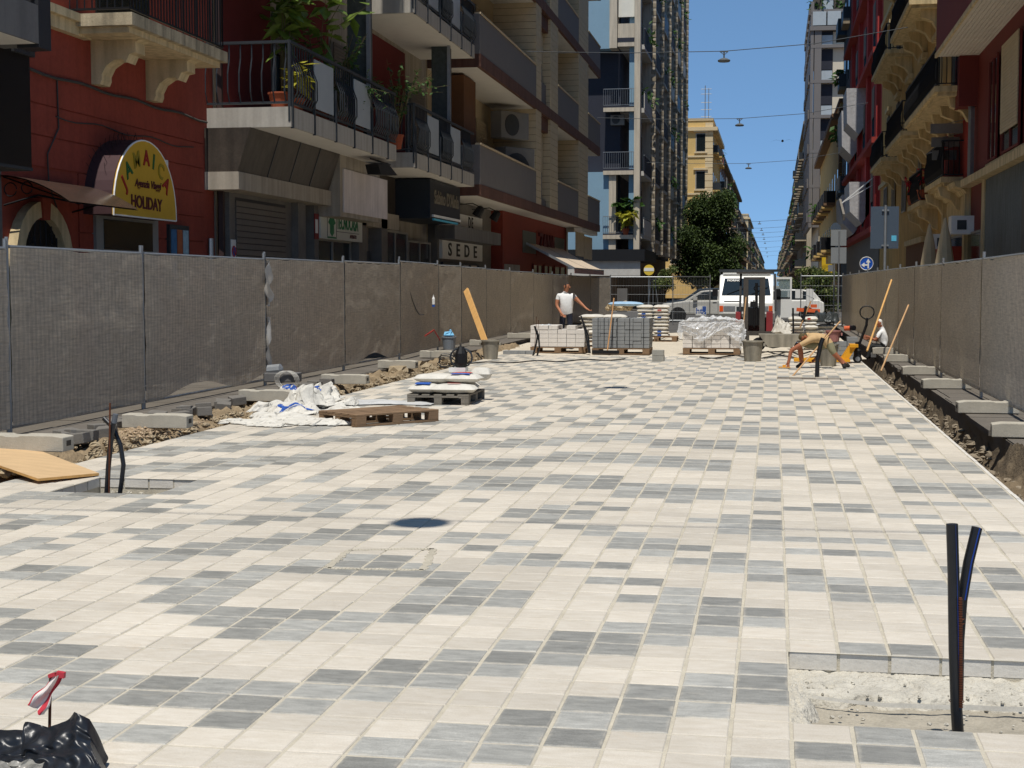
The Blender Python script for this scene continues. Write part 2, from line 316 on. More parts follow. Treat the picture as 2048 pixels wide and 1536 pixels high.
# --- dark tiles read off the photograph: (crop origin, scale, [(y, x0, x1)])
RUNS = [((0, 960, 2.926), [(90,0,250),(118,0,150),(80,950,1100),(105,880,1190),(130,820,1080),(155,1060,1290),(155,730,960),(180,640,1010),(212,540,740),(212,0,560),(240,0,480),(268,0,220),(20,1290,1480),(20,1540,1740),(45,1400,1830),(70,1500,1940),(92,1580,1760),(92,1870,2048),(118,1670,2048),(150,1790,2048),(180,1700,2048),(210,1480,1680),(210,1840,2048),(238,1240,1430),(238,1440,1780),(265,1020,1160),(265,1360,1560),(290,740,900),(290,930,1240),(318,430,640),(318,680,1010),(345,180,400),(345,550,740),(380,0,480),(415,0,180),(300,1830,2048),(330,1580,2030),(365,1320,1900),(395,1060,1240),(395,1270,1650),(430,740,1340),(465,440,1080),(505,110,780),(545,0,490),(590,0,170),(480,1700,1900),(480,1960,2048),(525,1400,2048),(568,1100,1560),(610,780,1480),(665,650,1400),(720,790,1290),(780,910,1690),(780,1700,1930),(840,1060,1600),(840,1620,2048),(920,1220,1810),(880,1600,2048),(700,0,130),(760,0,210),(820,0,360),(890,0,470),(960,0,600),(1040,0,740),(1130,20,880),(1220,80,1060),(1310,280,1360),(1230,1010,1350),(1360,1180,1590),(1430,400,780),(1440,720,1140),(1120,1830,2048),(1190,1450,1800),(1210,1760,2048),(1280,1330,1980)]),
 ((650, 1000, 2.866), [(25,20,240),(50,150,370),(80,0,150),(5,600,900),(30,1220,1400),(60,1030,1400),(90,1020,1560),(130,1150,1340),(165,1300,1480),(150,1500,1670),(190,1470,1840),(225,1640,2006),(255,1630,2006),(290,1810,2006),(75,1370,1560),(50,1600,1730),(20,1440,1590),(160,170,340),(185,20,480),(200,0,300),(185,700,880),(220,650,840),(220,890,1050),(250,1010,1220),(280,770,960),(310,940,1360),(345,960,1540),(380,1110,1540),(395,1540,1740),(430,1280,1500),(440,1500,1730),(480,1490,1940),(500,1940,2006),(545,1690,1910),(560,1920,2006),(320,110,480),(365,40,430),(375,430,620),(410,0,170),(415,150,590),(440,560,820),(490,490,760),(495,760,980),(540,460,720),(545,700,940),(550,940,1190),(595,400,1140),(645,340,850),(690,30,540),(755,0,230),(700,1600,1850),(640,1890,2006),(750,1310,1570),(770,1570,2006),(815,1000,1540),(835,1540,1810),(870,680,960),(880,950,1500),(930,310,900),(960,880,1160),(990,0,550),(1010,540,830),(1070,0,470),(1150,0,90),(1090,1730,2006),(1150,1380,2006),(1230,1020,1330),(1240,1340,2006),(1310,620,1640),(1400,180,900),(1440,870,1230),(1500,0,830),(1370,1270,1600)]),
 ((1300, 1000, 2.738), [(10,80,220),(10,1380,1530),(25,1540,1880),(40,890,1200),(60,740,1220),(75,1250,1400),(75,570,710),(100,380,550),(100,1430,1590),(115,200,700),(140,380,710),(150,1460,1880),(175,370,530),(185,550,710),(185,1480,2020),(210,550,720),(215,740,900),(215,1840,2040),(240,0,150),(240,930,1500),(265,760,900),(270,140,330),(275,1320,1510),(300,950,1320),(295,340,520),(325,140,510),(345,340,730),(375,340,520),(385,550,720),(400,760,940),(425,540,730),(435,760,1180),(470,760,1190),(440,1420,1600),(480,1210,1620),(540,1000,1420),(560,1230,1440),(525,1460,1640),(380,1800,2010),(400,1600,1800),(415,1830,2030),(460,1640,2048),(500,1730,1880),(500,60,290),(540,70,500),(590,50,740),(640,10,750),(620,1990,2048),(690,10,490),(680,520,740),(690,1780,2000),(750,0,230),(760,1830,2048),(830,1060,1310),(845,1330,1590),(920,490,760),(970,190,760),(1040,0,460),(1080,480,770),(1060,190,460),(1130,0,140),(1150,170,460),(1220,0,120),(1310,1150,1470),(1350,1500,1820),(1400,800,1130),(1410,1160,1470),(1440,450,780),(1440,1520,1830)])]
PR = [(oy + y / s, ox + a / s, ox + b / s) for (ox, oy, s), L in RUNS for y, a, b in L]
def hsh(i, j, k=0): return (math.sin(i * 127.1 + j * 311.7 + k * 74.7) * 43758.5453) % 1
def is_dark(i, j, x, y):
    px, py = PX((x, y, 0))
    if py > 1000 and -40 < px < 2090:
        hr = (py - VY) ** 2 / (F * H) * PITCH / 2 * .98
        for yy, a, b in PR:
            if a < px < b and abs(py - yy - .02 * (px - (a + b) / 2)) < hr: return True
        return False
    if y > 17.5:                                   # short dark runs along each column, half a period out of step with the next
        o = j + 4 * (i % 2) + int(2.2 * hsh(i, (j + 4 * (i % 2)) // 7, 3)); return o % 7 < 3 and hsh(i, o // 7, 6) > .08
    sh = .95 * min(0, i + 9) - .55 * max(0, i + 9); o = int(math.floor(j - sh + 1.6 * hsh(i, j // 9, 3))); return o % 8 < 3.4 and hsh(i, o // 8, 5) > .1   # stepped bands rising to the middle, falling to the right
I0, I1, J0, J1 = -29, 8, -14, 125
PITS = [(-26, -22, 19, 23, .3), (0, 9, -5, 0, .165), (0, 5, 88, 91, .1)]
def in_pit(i, j): return any(a <= i < b and c <= j < d for a, b, c, d, _ in PITS)
def tile_geo(m, x, y, z, mi, w=.2115, tx=0., ty=0.):
    h, c, dp = w / 2, .004, .082
    def T(a, b, q): return (x + a, y + b, z + q + tx * a + ty * b)
    v = [T(-h, -h, -dp), T(h, -h, -dp), T(h, h, -dp), T(-h, h, -dp), T(-h, -h, -c), T(h, -h, -c), T(h, h, -c), T(-h, h, -c)] + [T(a * (h - c), b * (h - c), 0) for a, b in ((-1, -1), (1, -1), (1, 1), (-1, 1))]
    n = len(m.v); m.v += v
    for f in ((0, 1, 5, 4), (1, 2, 6, 5), (2, 3, 7, 6), (3, 0, 4, 7)): m.f.append(tuple(k + n for k in f)); m.mi.append(2)
    for f in ((4, 5, 9, 8), (5, 6, 10, 9), (6, 7, 11, 10), (7, 4, 8, 11), (8, 9, 10, 11)): m.f.append(tuple(k + n for k in f)); m.mi.append(mi)
# joint mortar with the pits left open
xe = sorted({I0, I1} | {p for a, b, *_ in PITS for p in (a, min(b, I1))}); ye = sorted({J0, J1} | {p for _, _, c, d, _ in PITS for p in (c, d)})
mb = MB()
for a, b in zip(xe, xe[1:]):
    for c, d in zip(ye, ye[1:]):
        if not in_pit(a, c):
            x0, x1 = AX + a * PITCH, AX + b * PITCH + (.02 if b == I1 else 0); y0, y1 = AY + c * PITCH, AY + d * PITCH
            mb.poly([(x0, y0, -.0045), (x1, y0, -.0045), (x1, y1, -.0045), (x0, y1, -.0045)])
paving = struct(mb.build('paving', M_mortar, loc=(0, 0, 0)))
EDGE_R = AX + I1 * PITCH + .02; EDGE_L = AX + I0 * PITCH
# edge of the bedding slab below the tiles
part('bed_edge', M_pitc, paving, lambda m: m.box(EDGE_R - .05, EDGE_R - .002, 3.6, 34.4, -.6, -.006).box(EDGE_L + .004, EDGE_L + .06, 3.6, 34.4, -.6, -.006))
tl = []
for j in range(J0, J1):
    for i in range(I0, I1):
        if in_pit(i, j): continue
        x, y = AX + (i + .5) * PITCH, AY + (j + .5) * PITCH
        tl.append((i, j, x, y, is_dark(i, j, x, y)))
vis = []
for t in tl:
    px, py = PX((t[2], t[3], 0))
    if t[3] > 4 and -30 < px < 2078 and py < 1560: vis.append((-py, t))
vis.sort(key=lambda q: q[0]); near = [t for _, t in vis[:300]]; nearset = {(t[0], t[1]) for t in near}
protos = []
for dk in (0, 1):
    m = MB(); tile_geo(m, 0, 0, 0, dk); o = m.build('tile', [M_tw, M_td, M_ts], paving, local=True); protos.append(o.data); bpy.data.objects.remove(o)
for i, j, x, y, dk in near:
    o = bpy.data.objects.new('tile', protos[dk]); COL.objects.link(o); o.parent = paving
    o.location = (x + U(-.002, .002), y + U(-.002, .002), U(-.0012, .0018)); o.rotation_euler = (U(-.005, .005), U(-.005, .005), U(-.008, .008)); s = U(.975, 1.0); o.scale = (s, U(.97, 1.0), 1)
mb = MB()
for i, j, x, y, dk in tl:
    if (i, j) not in nearset: tile_geo(mb, x + U(-.003, .003), y + U(-.003, .003), U(-.0015, .002), int(dk), U(.2055, .2125), U(-.006, .006), U(-.006, .006))
tag(mb.build('more_tiles', [M_tw, M_td, M_ts], paving), kind='stuff')
# thin edging strip of cut tiles, right side
mb = MB()
for k in range(112):
    y = 4 + k * .27
    if y > 34: break
    mb.box(EDGE_R - .014, EDGE_R + .018, y, y + .262, -.09, U(-.002, .003))
mb.build('edging', M_ts, paving)
# --- pits
def fbm(p, o=4):
    return sum(noise.noise(p * (2 ** k)) / (1.7 ** k) for k in range(o))
for k, (a, b, c, d, dep) in enumerate(PITS):
    x0, x1, y0, y1 = AX + a * PITCH - .01, AX + b * PITCH + .01, AY + c * PITCH - .01, AY + d * PITCH + .01
    if k == 1: x1 = EDGE_R - .05
    struct(MB().grid(70 if k < 2 else 20, 60 if k < 2 else 20, lambda u, v: (x0 + (x1 - x0) * u, y0 + (y1 - y0) * v, -dep + .018 * fbm(Vector((u * 5 + k, v * 4, 1)), 5))).build('pit_floor', M_pitc if k != 2 else M_dirt, loc=(x0, y0, -.3), smooth=True))
    mb = MB().poly([(x0, y1, -.6), (x1, y1, -.6), (x1, y1, -.006), (x0, y1, -.006)]).poly([(x0, y0, -.6), (x0, y1, -.6), (x0, y1, -.006), (x0, y0, -.006)]).poly([(x1, y0, -.6), (x1, y1, -.6), (x1, y1, -.006), (x1, y0, -.006)])
    struct(mb.build('pit_wall', M_mortar, loc=(x0, y0, -.6)))
    if k < 2:                                      # crumbly bedding mortar left as a ledge along the back and left sides
        wd = .3 if k else .12
        def ledge(u, v):
            x = x0 + (x1 - x0) * u; e = v; f = wd * (1 + .25 * noise.noise((x * 3, 0, 5)) + .12 * noise.noise((x * 11, 0, 9))); q = Vector((x * 9, v * 4, k * 7.)); n1 = fbm(q, 5); y = y1 - f * v + .02 * n1
            return (x, y, -.083 - .03 * v - .022 * abs(n1) - (dep - .1) * max(0, (v - .82) / .18) ** 1.5)
        def side(u, v):
            y = y0 + .05 + (y1 - y0 - .06) * u; f = .13 * (1 + .3 * noise.noise((y * 5, 3, 5))); n1 = fbm(Vector((y * 10, v * 4, k * 3. + 9)), 5)
            return (x0 + f * v, y, -.083 - .04 * v - .018 * abs(n1) - (dep - .11) * max(0, (v - .6) / .4) ** 1.3)
        if k: tag(MB().grid(200, 34, ledge).grid(120, 22, side).build('mortar_ledge', M_clump, smooth=True), 'crumbly white mortar ledge along the edge of the %s pit' % ('left' if k == 0 else 'right'), 'mortar', kind='stuff')
        mb = MB()
        for q in range(110): mb.lump((U(x0 + .06, x1), U(y0, y1 - .2), -dep + .012 + (.0 if R() < .7 else .01)), U(.003, .012), sq=.7)
        if k == 0:
            for q in range(260): e = R(); mb.lump((U(x0 + .02, x1 - .02), y1 - .01 - .3 * e, -.13 - .15 * e ** .7 + U(-.01, .01)), U(.008, .035), sq=.8)
        for q in range(90 if k else 0): mb.lump((U(x0, x1), y1 - U(.05, wd), -.11 + U(-.012, .01)), U(.004, .012))
        tag(mb.build('gravel', M_clump), 'loose chips on the floor of the %s pit' % ('left' if k == 0 else 'right'), 'gravel', kind='stuff')
def sheet(u, v):
    x = AX + .1 + 1.66 * u; y = AY - .315 - .03 * math.sin(u * 4.2) - .02 * math.sin(u * 11)
    return (x, y - .006 * v + .012 * noise.noise((u * 14, 0, 2)), -.112 - .008 * math.sin(u * 5) - .02 * v * (.6 + .4 * math.sin(u * 3.1)))
tag(MB().grid(60, 5, sheet).build('membrane', mt('membrane', (176, 172, 162), .6, .2, 9), smooth=True), 'white membrane edge hanging out below the mortar in the pit at lower right', 'membrane')
# sandy repair frame around the old manhole tiles
fr_ = [G(697, 1101), G(868, 1098), G(846, 1141), G(655, 1137)]; mb = MB()
for k in range(4):
    a, b = fr_[k], fr_[(k + 1) % 4]
    for q in range(26):
        t0, t1 = q / 26, (q + 1) / 26; c = a.lerp(b, (t0 + t1) / 2); d = (b - a) / 26; n_ = Vector((-d.y, d.x, 0)).normalized() * (.016 + .012 * R()); c += n_ * U(-.4, .4)
        mb.obox((c.x, c.y, .0015), d * .55, n_, (0, 0, .0022))
tag(mb.build('mortar_frame', M_mortar), 'sandy mortar frame around the dark tiles of a manhole cover', 'mortar', kind='stuff')
# --- trenches beside the paving
def trench(name, xa, xb, ya, yb, zf, mat, nx, ny):
    return struct(MB().grid(nx, ny, lambda u, v: (xa(v) + (xb(v) - xa(v)) * u, ya + (yb - ya) * v, zf(u, v))).build(name, mat, loc=(xa(0), ya, -.6), smooth=True))
trench('trench_left', lambda v: EDGE_L + .004, lambda v: -7.22, 4, 40, lambda u, v: (-.34 + .36 * min(1, u * 1.7)) + .1 * noise.noise((u * 6, v * 60, 3)) + .05 * noise.noise((u * 17, v * 190, 8)) - (.05 if u < .12 else 0), M_dirt, 26, 330)
def zr(u, v):
    y = 4 + 32 * v; fill = max(0, 1 - abs(y - 14.6) / 2.2) * .3
    return -.5 + fill + .35 * max(0, u - .72) / .28 + .09 * noise.noise((u * 6, v * 70, 5)) + .05 * noise.noise((u * 15, v * 200, 9))
trench('trench_right', lambda v: EDGE_R + .015, lambda v: 2.42 + .05 * noise.noise((v * 30, 0, 0)), 4, 36, zr, mt('trench_dirt', (112, 98, 78), .97, .35, 4, .02, 25), 22, 300)
def rocks(name, label, n, fn, size, mat, cat='rubble'):
    m = MB()
    for _ in range(n):
        r = U(*size); m.lump(fn(r), (r * U(.8, 1.4), r * U(.8, 1.4), r * U(.6, 1)))
    return tag(m.build(name, mat), label, cat, kind='stuff')
rocks('rubble', 'broken stones and earth in the strip beside the left fence', 900, lambda r: (U(-7.18, EDGE_L - .05), U(11, 34), U(-.06, .03)), (.01, .06), M_rub)
rocks('gravel', 'reddish gravel heap beside the left paving edge', 800, lambda r: (lambda a, b: (-6.86 + a * .7, 15.6 + b, .03 + .07 * max(0, 1 - a * a * 9 - b * b * 1.5)))(random.gauss(0, .17), random.gauss(0, .5)), (.006, .022), mt('gravel_red', (178, 156, 128), .95, .25, 20), 'gravel')
rocks('rubble', 'stones and clods in the open trench beside the right fence', 700, lambda r: (U(EDGE_R + .05, 2.4), U(11, 31), U(-.42, -.2)), (.01, .06), mt('trench_stones', (134, 122, 104), .95, .3, 8))
for x, y, r, lb in ((-6.95, 27.0, .2, 'large broken stone at the trench edge behind the bagged pallet'), (-7.0, 28.6, .24, 'biggest boulder of broken paving under the left fence'), (-6.7, 30.4, .22, 'rough stone lump left of the tub with the plank')):
    m = MB(); m.lump((x, y, .02), (r * 1.2, r, r * .7)); m.lump((x + r * .7, y + r, -.02), (r * .7, r * .7, r * .5)); tag(m.build('broken_stone', M_rub), lb, 'stone')
# --- sidewalks: slab with a ragged edge, joints cut as separate flagstones
def walk(name, xin, xout, ya, yb, z, dx):
    sw = struct(bx(name, M_walk, None, min(xin, xout), max(xin, xout), ya, yb, -.5, z - .012))
    return sw
wl = walk('sidewalk_left', -7.2, -10.2, 2, CROSS0 - .5, .07, 0); wr = walk('sidewalk_right', 2.42, 5.4, 2, CROSS0 - .5, .04, 0)
for sw, xs, z, ya, yb in ((wl, (-7.2, -7.8, -8.4, -8.85, -9.3, -9.75, -10.19), .07, 11, 30), (wr, (2.42, 3.0, 3.6, 4.2, 4.8, 5.39), .04, 10, 34)):
    k = 0
    for a, b in zip(xs, xs[1:]):
        y = ya + U(0, .4)
        while y < yb and k < 296:
            L = U(.7, .95); x0, x1 = min(a, b) + .006, max(a, b) - .006
            if abs(a) in (7.2, 2.42): x1, x0 = (x1 - U(0, .1), x0) if a < 0 else (x1, x0 + U(-.08, .1))
            MB().box(x0, x1, y + .005, y + L - .005, z - .06, z + U(-.004, .004)).build('flagstone', M_walk, sw); y += L; k += 1
for s, xa, xb in ((-1, -200, -7.2), (1, 2.3, 200)):   # pavements beyond the crossing
    x0 = -10.2 if s < 0 else 2.3; x1 = -7.2 if s < 0 else 4.6
    struct(bx('sidewalk_far', M_walk, None, x0, x1, CROSS1 + 1, 900, -.5, .08))
# loose setts along the left edge
stn = mt('sett', (112, 108, 102), .9, .15, 7, .004, 60); n = 0
for k in range(42):
    y = U(13.2, 24); x = -7.12 + U(-.12, .22)
    o = MB().box(-.09, .09, -.1, .1, -.05, .06).build('sett', stn, None, loc=(0, 0, 0), local=True, bevel=.008)
    o.location = (x, y, .06 + U(0, .05)); o.rotation_euler = (U(-.15, .15), U(-.15, .15), U(0, 3)); tag(o, 'loose dark grey paving sett on the dirt edge of left sidewalk', 'paving stone', 'loose setts along the left sidewalk edge')

# ================================================================ FENCES
def clothm(name, c, vstr):
    m = bpy.data.materials.new(name); m.use_nodes = True; n = m.node_tree; L = n.links.new; b = n.nodes['Principled BSDF']
    uv = n.nodes.new('ShaderNodeTexCoord'); 
    def nz(scale, st, det=4):
        mp = n.nodes.new('ShaderNodeMapping'); mp.inputs['Scale'].default_value = st; L(uv.outputs['UV'], mp.inputs[0]); t = n.nodes.new('ShaderNodeTexNoise'); t.inputs['Scale'].default_value = scale; t.inputs['Detail'].default_value = det; t.inputs['Roughness'].default_value = .65; L(mp.outputs[0], t.inputs['Vector']); return t.outputs[0]
    a = nz(9, (.45, 4.2, 1), 7); v = nz(9, (5, .4, 1), 6); d = nz(1.3, (1, 1, 1))
    wv = n.nodes.new('ShaderNodeTexWave'); wv.inputs['Scale'].default_value = 3.2; wv.inputs['Distortion'].default_value = .5; L(uv.outputs['UV'], wv.inputs['Vector'])
    def mr(o, lo, hi):
        r = n.nodes.new('ShaderNodeMapRange'); r.inputs[1].default_value = .25; r.inputs[2].default_value = .75; r.inputs[3].default_value = lo; r.inputs[4].default_value = hi; L(o, r.inputs[0]); return r.outputs[0]
    k = None
    for o in (mr(a, .66, 1.28), mr(v, .76, 1.2), mr(d, .93, 1.06), mr(wv.outputs[0], 1 - vstr, 1 + vstr * .3)):
        if k is None: k = o
        else:
            q = n.nodes.new('ShaderNodeMath'); q.operation = 'MULTIPLY'; L(k, q.inputs[0]); L(o, q.inputs[1]); k = q.outputs[0]
    vs = n.nodes.new('ShaderNodeVectorMath'); vs.operation = 'SCALE'; vs.inputs[0].default_value = lin(c); L(k, vs.inputs['Scale']); L(vs.outputs[0], b.inputs['Base Color']); b.inputs['Roughness'].default_value = .9; b.inputs['Specular IOR Level'].default_value = .15
    tr = n.nodes.new('ShaderNodeBsdfTranslucent'); L(vs.outputs[0], tr.inputs[0]); mx = n.nodes.new('ShaderNodeMixShader'); mx.inputs[0].default_value = .45; L(b.outputs[0], mx.inputs[1]); L(tr.outputs[0], mx.inputs[2])
    tp = n.nodes.new('ShaderNodeBsdfTransparent'); m2 = n.nodes.new('ShaderNodeMixShader'); L(mr(a, .03, .14), m2.inputs[0]); L(mx.outputs[0], m2.inputs[1]); L(tp.outputs[0], m2.inputs[2]); L(m2.outputs[0], n.nodes['Material Output'].inputs[0])
    bu = n.nodes.new('ShaderNodeBump'); bu.inputs['Distance'].default_value = .012; L(a, bu.inputs['Height']); L(bu.outputs[0], b.inputs['Normal'])
    return m
M_net = clothm('netting_grey', (224, 211, 192), .1); M_net2 = clothm('netting_beige', (236, 224, 202), .32)
M_scrap = mt('torn_net', (205, 202, 196), .8, .12, 9, trans=.35)
def fence_panel(p, q, zb, zt, label, group, side, net=M_net, cloth=True, lift=0.):
    p, q = Vector((p[0], p[1], 0)), Vector((q[0], q[1], 0)); d = (q - p); L = d.length; d.normalize(); nr = Vector((-d.y, d.x, 0)) * side
    t = thing('site_fence', (p.x, p.y, zb), label, 'fence panel', group)
    for k, s in ((0, .02), (1, L - .02)):
        a = p + d * s; part('post', M_galv, t, lambda m: m.tube([(a.x, a.y, zb - .05), (a.x, a.y, zt + .09)], .021, 8))
    for nm, z in (('top_rail', zt - .01), ('bottom_rail', zb + .06)):
        part(nm, M_galv, t, lambda m: m.tube([(p.x + d.x * .04, p.y + d.y * .04, z), (q.x - d.x * .04, q.y - d.y * .04, z)], .019, 6))
    if not cloth:
        mb = MB()
        for k in range(1, int(L / .12)): a = p + d * k * .12; mb.tube([(a.x, a.y, zb + .06), (a.x, a.y, zt - .02)], .003, 3)
        for k in range(1, 5): z = zb + .06 + (zt - zb - .08) * k / 5; mb.tube([(p.x, p.y, z), (q.x, q.y, z)], .0035, 4)
        mb.build('wire_mesh', M_galv, t); return t
    sd = U(0, 99); nb = max(3, int(L / .6))
    def cl(u, v):
        s = .03 + (L - .06) * u; edge = min(u, 1 - u) * L
        z = zb + .05 + (zt - zb - .07) * v
        z -= .03 * v ** 8 * abs(math.sin(math.pi * u * nb)) * hsh(int(u * nb), int(sd))    # scalloped top hem between ties
        z += lift * (1 - v) ** 6 * (.5 + .5 * math.sin(u * 9 + sd)) 
        w = (1 if side < 0 else .45) * (.016 * noise.noise((s * .6 + sd, v * 1.6, 0)) + .007 * noise.noise((s * 2.0 + sd, v * 7, 2)) + .007 * noise.noise((s * 5, v * 22 + sd, 4)))
        if edge < .06: s += .03 * noise.noise((v * 9, sd, 1)) * (1 if u < .5 else -1)
        a = p + d * s + nr * (.028 + w * min(1, edge * 6 + .25)); return (a.x, a.y, z)
    mb = MB().grid(max(16, int(L * 11)), 26, cl, uv=lambda u, v: (u * L + sd, v * 2)); mb.build('netting', net, t, smooth=True)
    return t
ZL, ZT = .1, 2.07
lx = [5, 283, 525, 680, 798, 875, 921, 972, 1022, 1063, 1107, 1140, 1180]
off = {798: .12, 875: -.12, 921: .05}
lp = [(-7.9 + .0 + off.get(x, U(-.07, .07)), Yx(x, -7.9 + off.get(x, 0))) for x in lx]
lp = [(-7.86, lp[0][1] - 3.4)] + lp
ZLT = [2.04, 2.06, 2.06, 2.08, 2.1, 2.16, 2.14, 2.12, 2.1, 2.08, 2.05, 2.04, 2.03]
names = ['cut off by the left picture edge', 'in front of the travel agency door', 'with a torn white flap at its near post', 'in front of the roller shutter', 'in front of the estate agency sign', 'with the hanging black cable', 'behind the blue lidded bucket', 'behind the leaning plank', 'right behind the tub with the plank', 'left of the white paver pallet', 'just left of the standing man', 'right behind the standing man', 'last one before the open mesh panels']
for k in range(len(lp) - 1):
    fence_panel(lp[k], lp[k + 1], ZL, ZLT[k], 'left fence panel with grey netting, ' + names[k], 'netted panels of the left site fence', -1, lift=.16 if k in (4, 2) else .02)
rx = [(2.95, Yx(2140, 2.95))] + [(X, Yx(x, X)) for x, X in ((1967, 2.93), (1886, 2.9), (1832, 2.82), (1800, 2.8), (1775, 2.75), (1755, 2.75), (1735, 2.72), (1718, 2.7), (1700, 2.7), (1686, 2.7))]
rx = [(2.97, rx[0][1] - 3.4)] + rx
rn = ['nearest, beyond the picture edge', 'at the right picture edge', 'second from the right edge, above two concrete feet', 'third from the right edge', 'with the dark slit in its netting', 'beside the leaning thin pole', 'behind the sitting man', 'behind the tall sign pole', 'beyond the pallet truck handle', 'beyond the sign poles', 'far end of the right fence']
for k in range(len(rx) - 1):
    fence_panel(rx[k], rx[k + 1], .1, 2.03, 'right fence panel with beige striped netting, ' + rn[k], 'netted panels of the right site fence', 1, net=M_net2)
# far end: open mesh panels closing the site
e0 = lp[-1]; c0 = V(1220, 640, 66.); c1 = V(1420, 640, 66.); c2 = V(1345, 640, 62.5); c3 = V(1600, 640, 60.); c4 = rx[-1]
for a, b, lb in (((c0.x, 66), (c1.x, 66), 'open wire mesh panel in front of the silver car bonnet'), ((c2.x, 62.5), (c1.x, 66), 'slanting open mesh panel before the car wheel'), ((c3.x, 60), (c4[0], c4[1]), 'open wire mesh panel in front of the green hedge at right')):
    fence_panel(a, b, .02, 2.02, lb, 'open mesh panels at the far end', 1, cloth=False)
fence_panel(e0, (c0.x, 66), .05, 2.0, 'short netted panel joining the left fence to the mesh', 'netted panels of the left site fence', -1)
# torn flaps of netting at posts
def flap(p, h0, h1, wdt, label):
    mb = MB(); sd = U(0, 9)
    def fn(u, v):
        z = h0 + (h1 - h0) * v; w = wdt * math.sin(math.pi * min(1, max(0, v))) ** .7 * (.6 + .4 * noise.noise((v * 5, sd, 0)) + .2)
        return (p[0] + .06 + .05 * u * w + .03 * math.sin(v * 14 + u * 5), p[1] + (u - .35) * w * 1.1 + .04 * math.sin(v * 9), z)
    mb.grid(8, 24, fn); tag(mb.build('torn_netting', M_scrap, smooth=True), label, 'netting')
flap(lp[3], 1.32, 2.03, .3, 'torn white flap hanging at the third post of left fence'); flap(lp[3], .2, 1.15, .14, 'lower loose strip of netting at the third left post')
# concrete feet
def foot_mesh():
    m = MB(); L, w, h = .37, .115, .15
    pr = [(-L, 0), (L, 0), (L, h * .9), (L - .1, h), (-.05, h), (-.08, h * .93), (-.2, h * .93), (-.23, h), (-L, h)]
    m.prism(pr, 1, -w, w); return m
foot = foot_mesh().build('fence_foot', M_conc, None, loc=(0, 0, 0), local=True, bevel=.008)
MB().box(.355, .3735, -.045, .045, .05, .1).build('socket', mt('socket_shade', (70, 66, 60), .95), foot, local=True)  # solid dark box paints in the shade of the hollow end slot
fx = []
for k, (px_, py_) in enumerate(((135, 905), (377, 853), (585, 800), (734, 766), (833, 735), (907, 714), (990, 690), (1045, 675))):
    g = G(px_, py_, .09); fx.append((max(g.x, -7.4) - .36 if k < 6 else -7.42, g.y, .075 + (.03 if k == 0 else 0), U(-.1, .1)))
for k, (x, y, z, r) in enumerate(fx):
    lb = 'concrete fence foot with a slot in its end, ' + ['resting on the plywood board at left', 'second from the left, beside the gravel', 'behind the heap of empty bags', 'carrying the grey tool and cable', 'below the hanging black cable', 'under the grey lidded bucket', 'beside the tub with the plank', 'left of the white paver pallet'][k]
    if k == 0: o = foot; o.location = (x, y, z); o.rotation_euler.z = r; tag(o, lb, 'fence foot', 'concrete feet of the site fences')
    else: dup(foot, (x, y, z), r, lb, 'concrete feet of the site fences')
for k, (px_, py_) in enumerate(((2035, 868), (1930, 820), (1840, 772), (1795, 745), (1770, 720), (1752, 705))):
    g = G(px_, py_, .08); dup(foot, (2.66, g.y, .05), math.pi + U(-.1, .1), 'concrete fence foot on the right sidewalk, ' + ['nearest, half in shade', 'second nearest, above the trench', 'third from the right edge', 'fourth from the right edge, overhanging the trench', 'fifth, next to the thin pole', 'farthest, in front of the sitting man'][k], 'concrete feet of the site fences')
# ================================================================ BUILDINGS, shared pieces
FL, BL, FR, BR = -10.2, -8.6, 5.4, 4.3
M_glass = glassm('window_glass'); M_gdark = glassm('shop_glass', (34, 38, 38), .12)
M_frame = mt('window_frame', (150, 146, 138), .6); M_shut = mt('roller_shutter', (112, 106, 98), .6, .1, 3); M_shutw = mt('shutter_beige', (186, 170, 140), .7, .08, 3)
M_cream = mt('cream_stone', (206, 186, 146), .9, .12, 2, .004, 40, streak=.3); M_soffit = mt('white_soffit', (212, 208, 200), .85, .06, 2)
M_dsteel = mt('rail_steel', (62, 66, 70), .5, .15, 6, metal=.4); M_frost = mt('frosted_glass', (168, 176, 180), .35, .08, 2, spec=.5)
M_tar = mt('roof_tar', (90, 86, 82), .95)
def openwall(name, mat, parent, X, d, y0, y1, z0, z1, ops):      # wall slab on plane X (thickness d away from the street) with rectangular openings
    ys = sorted({y0, y1} | {v for o in ops for v in o[:2] if y0 < v < y1}); zs = sorted({z0, z1} | {v for o in ops for v in o[2:4] if z0 < v < z1}); m = MB()
    for zb, zt in zip(zs, zs[1:]):
        run = None
        for a, b in zip(ys, ys[1:]):
            hole = any(o[0] <= (a + b) / 2 <= o[1] and o[2] <= (zb + zt) / 2 <= o[3] for o in ops)
            if not hole: run = (run[0], b) if run else (a, b)
            if (hole or b == ys[-1]) and run: m.box(X, X - d, run[0], run[1], zb, zt); run = None
    return m.build(name, mat, parent)
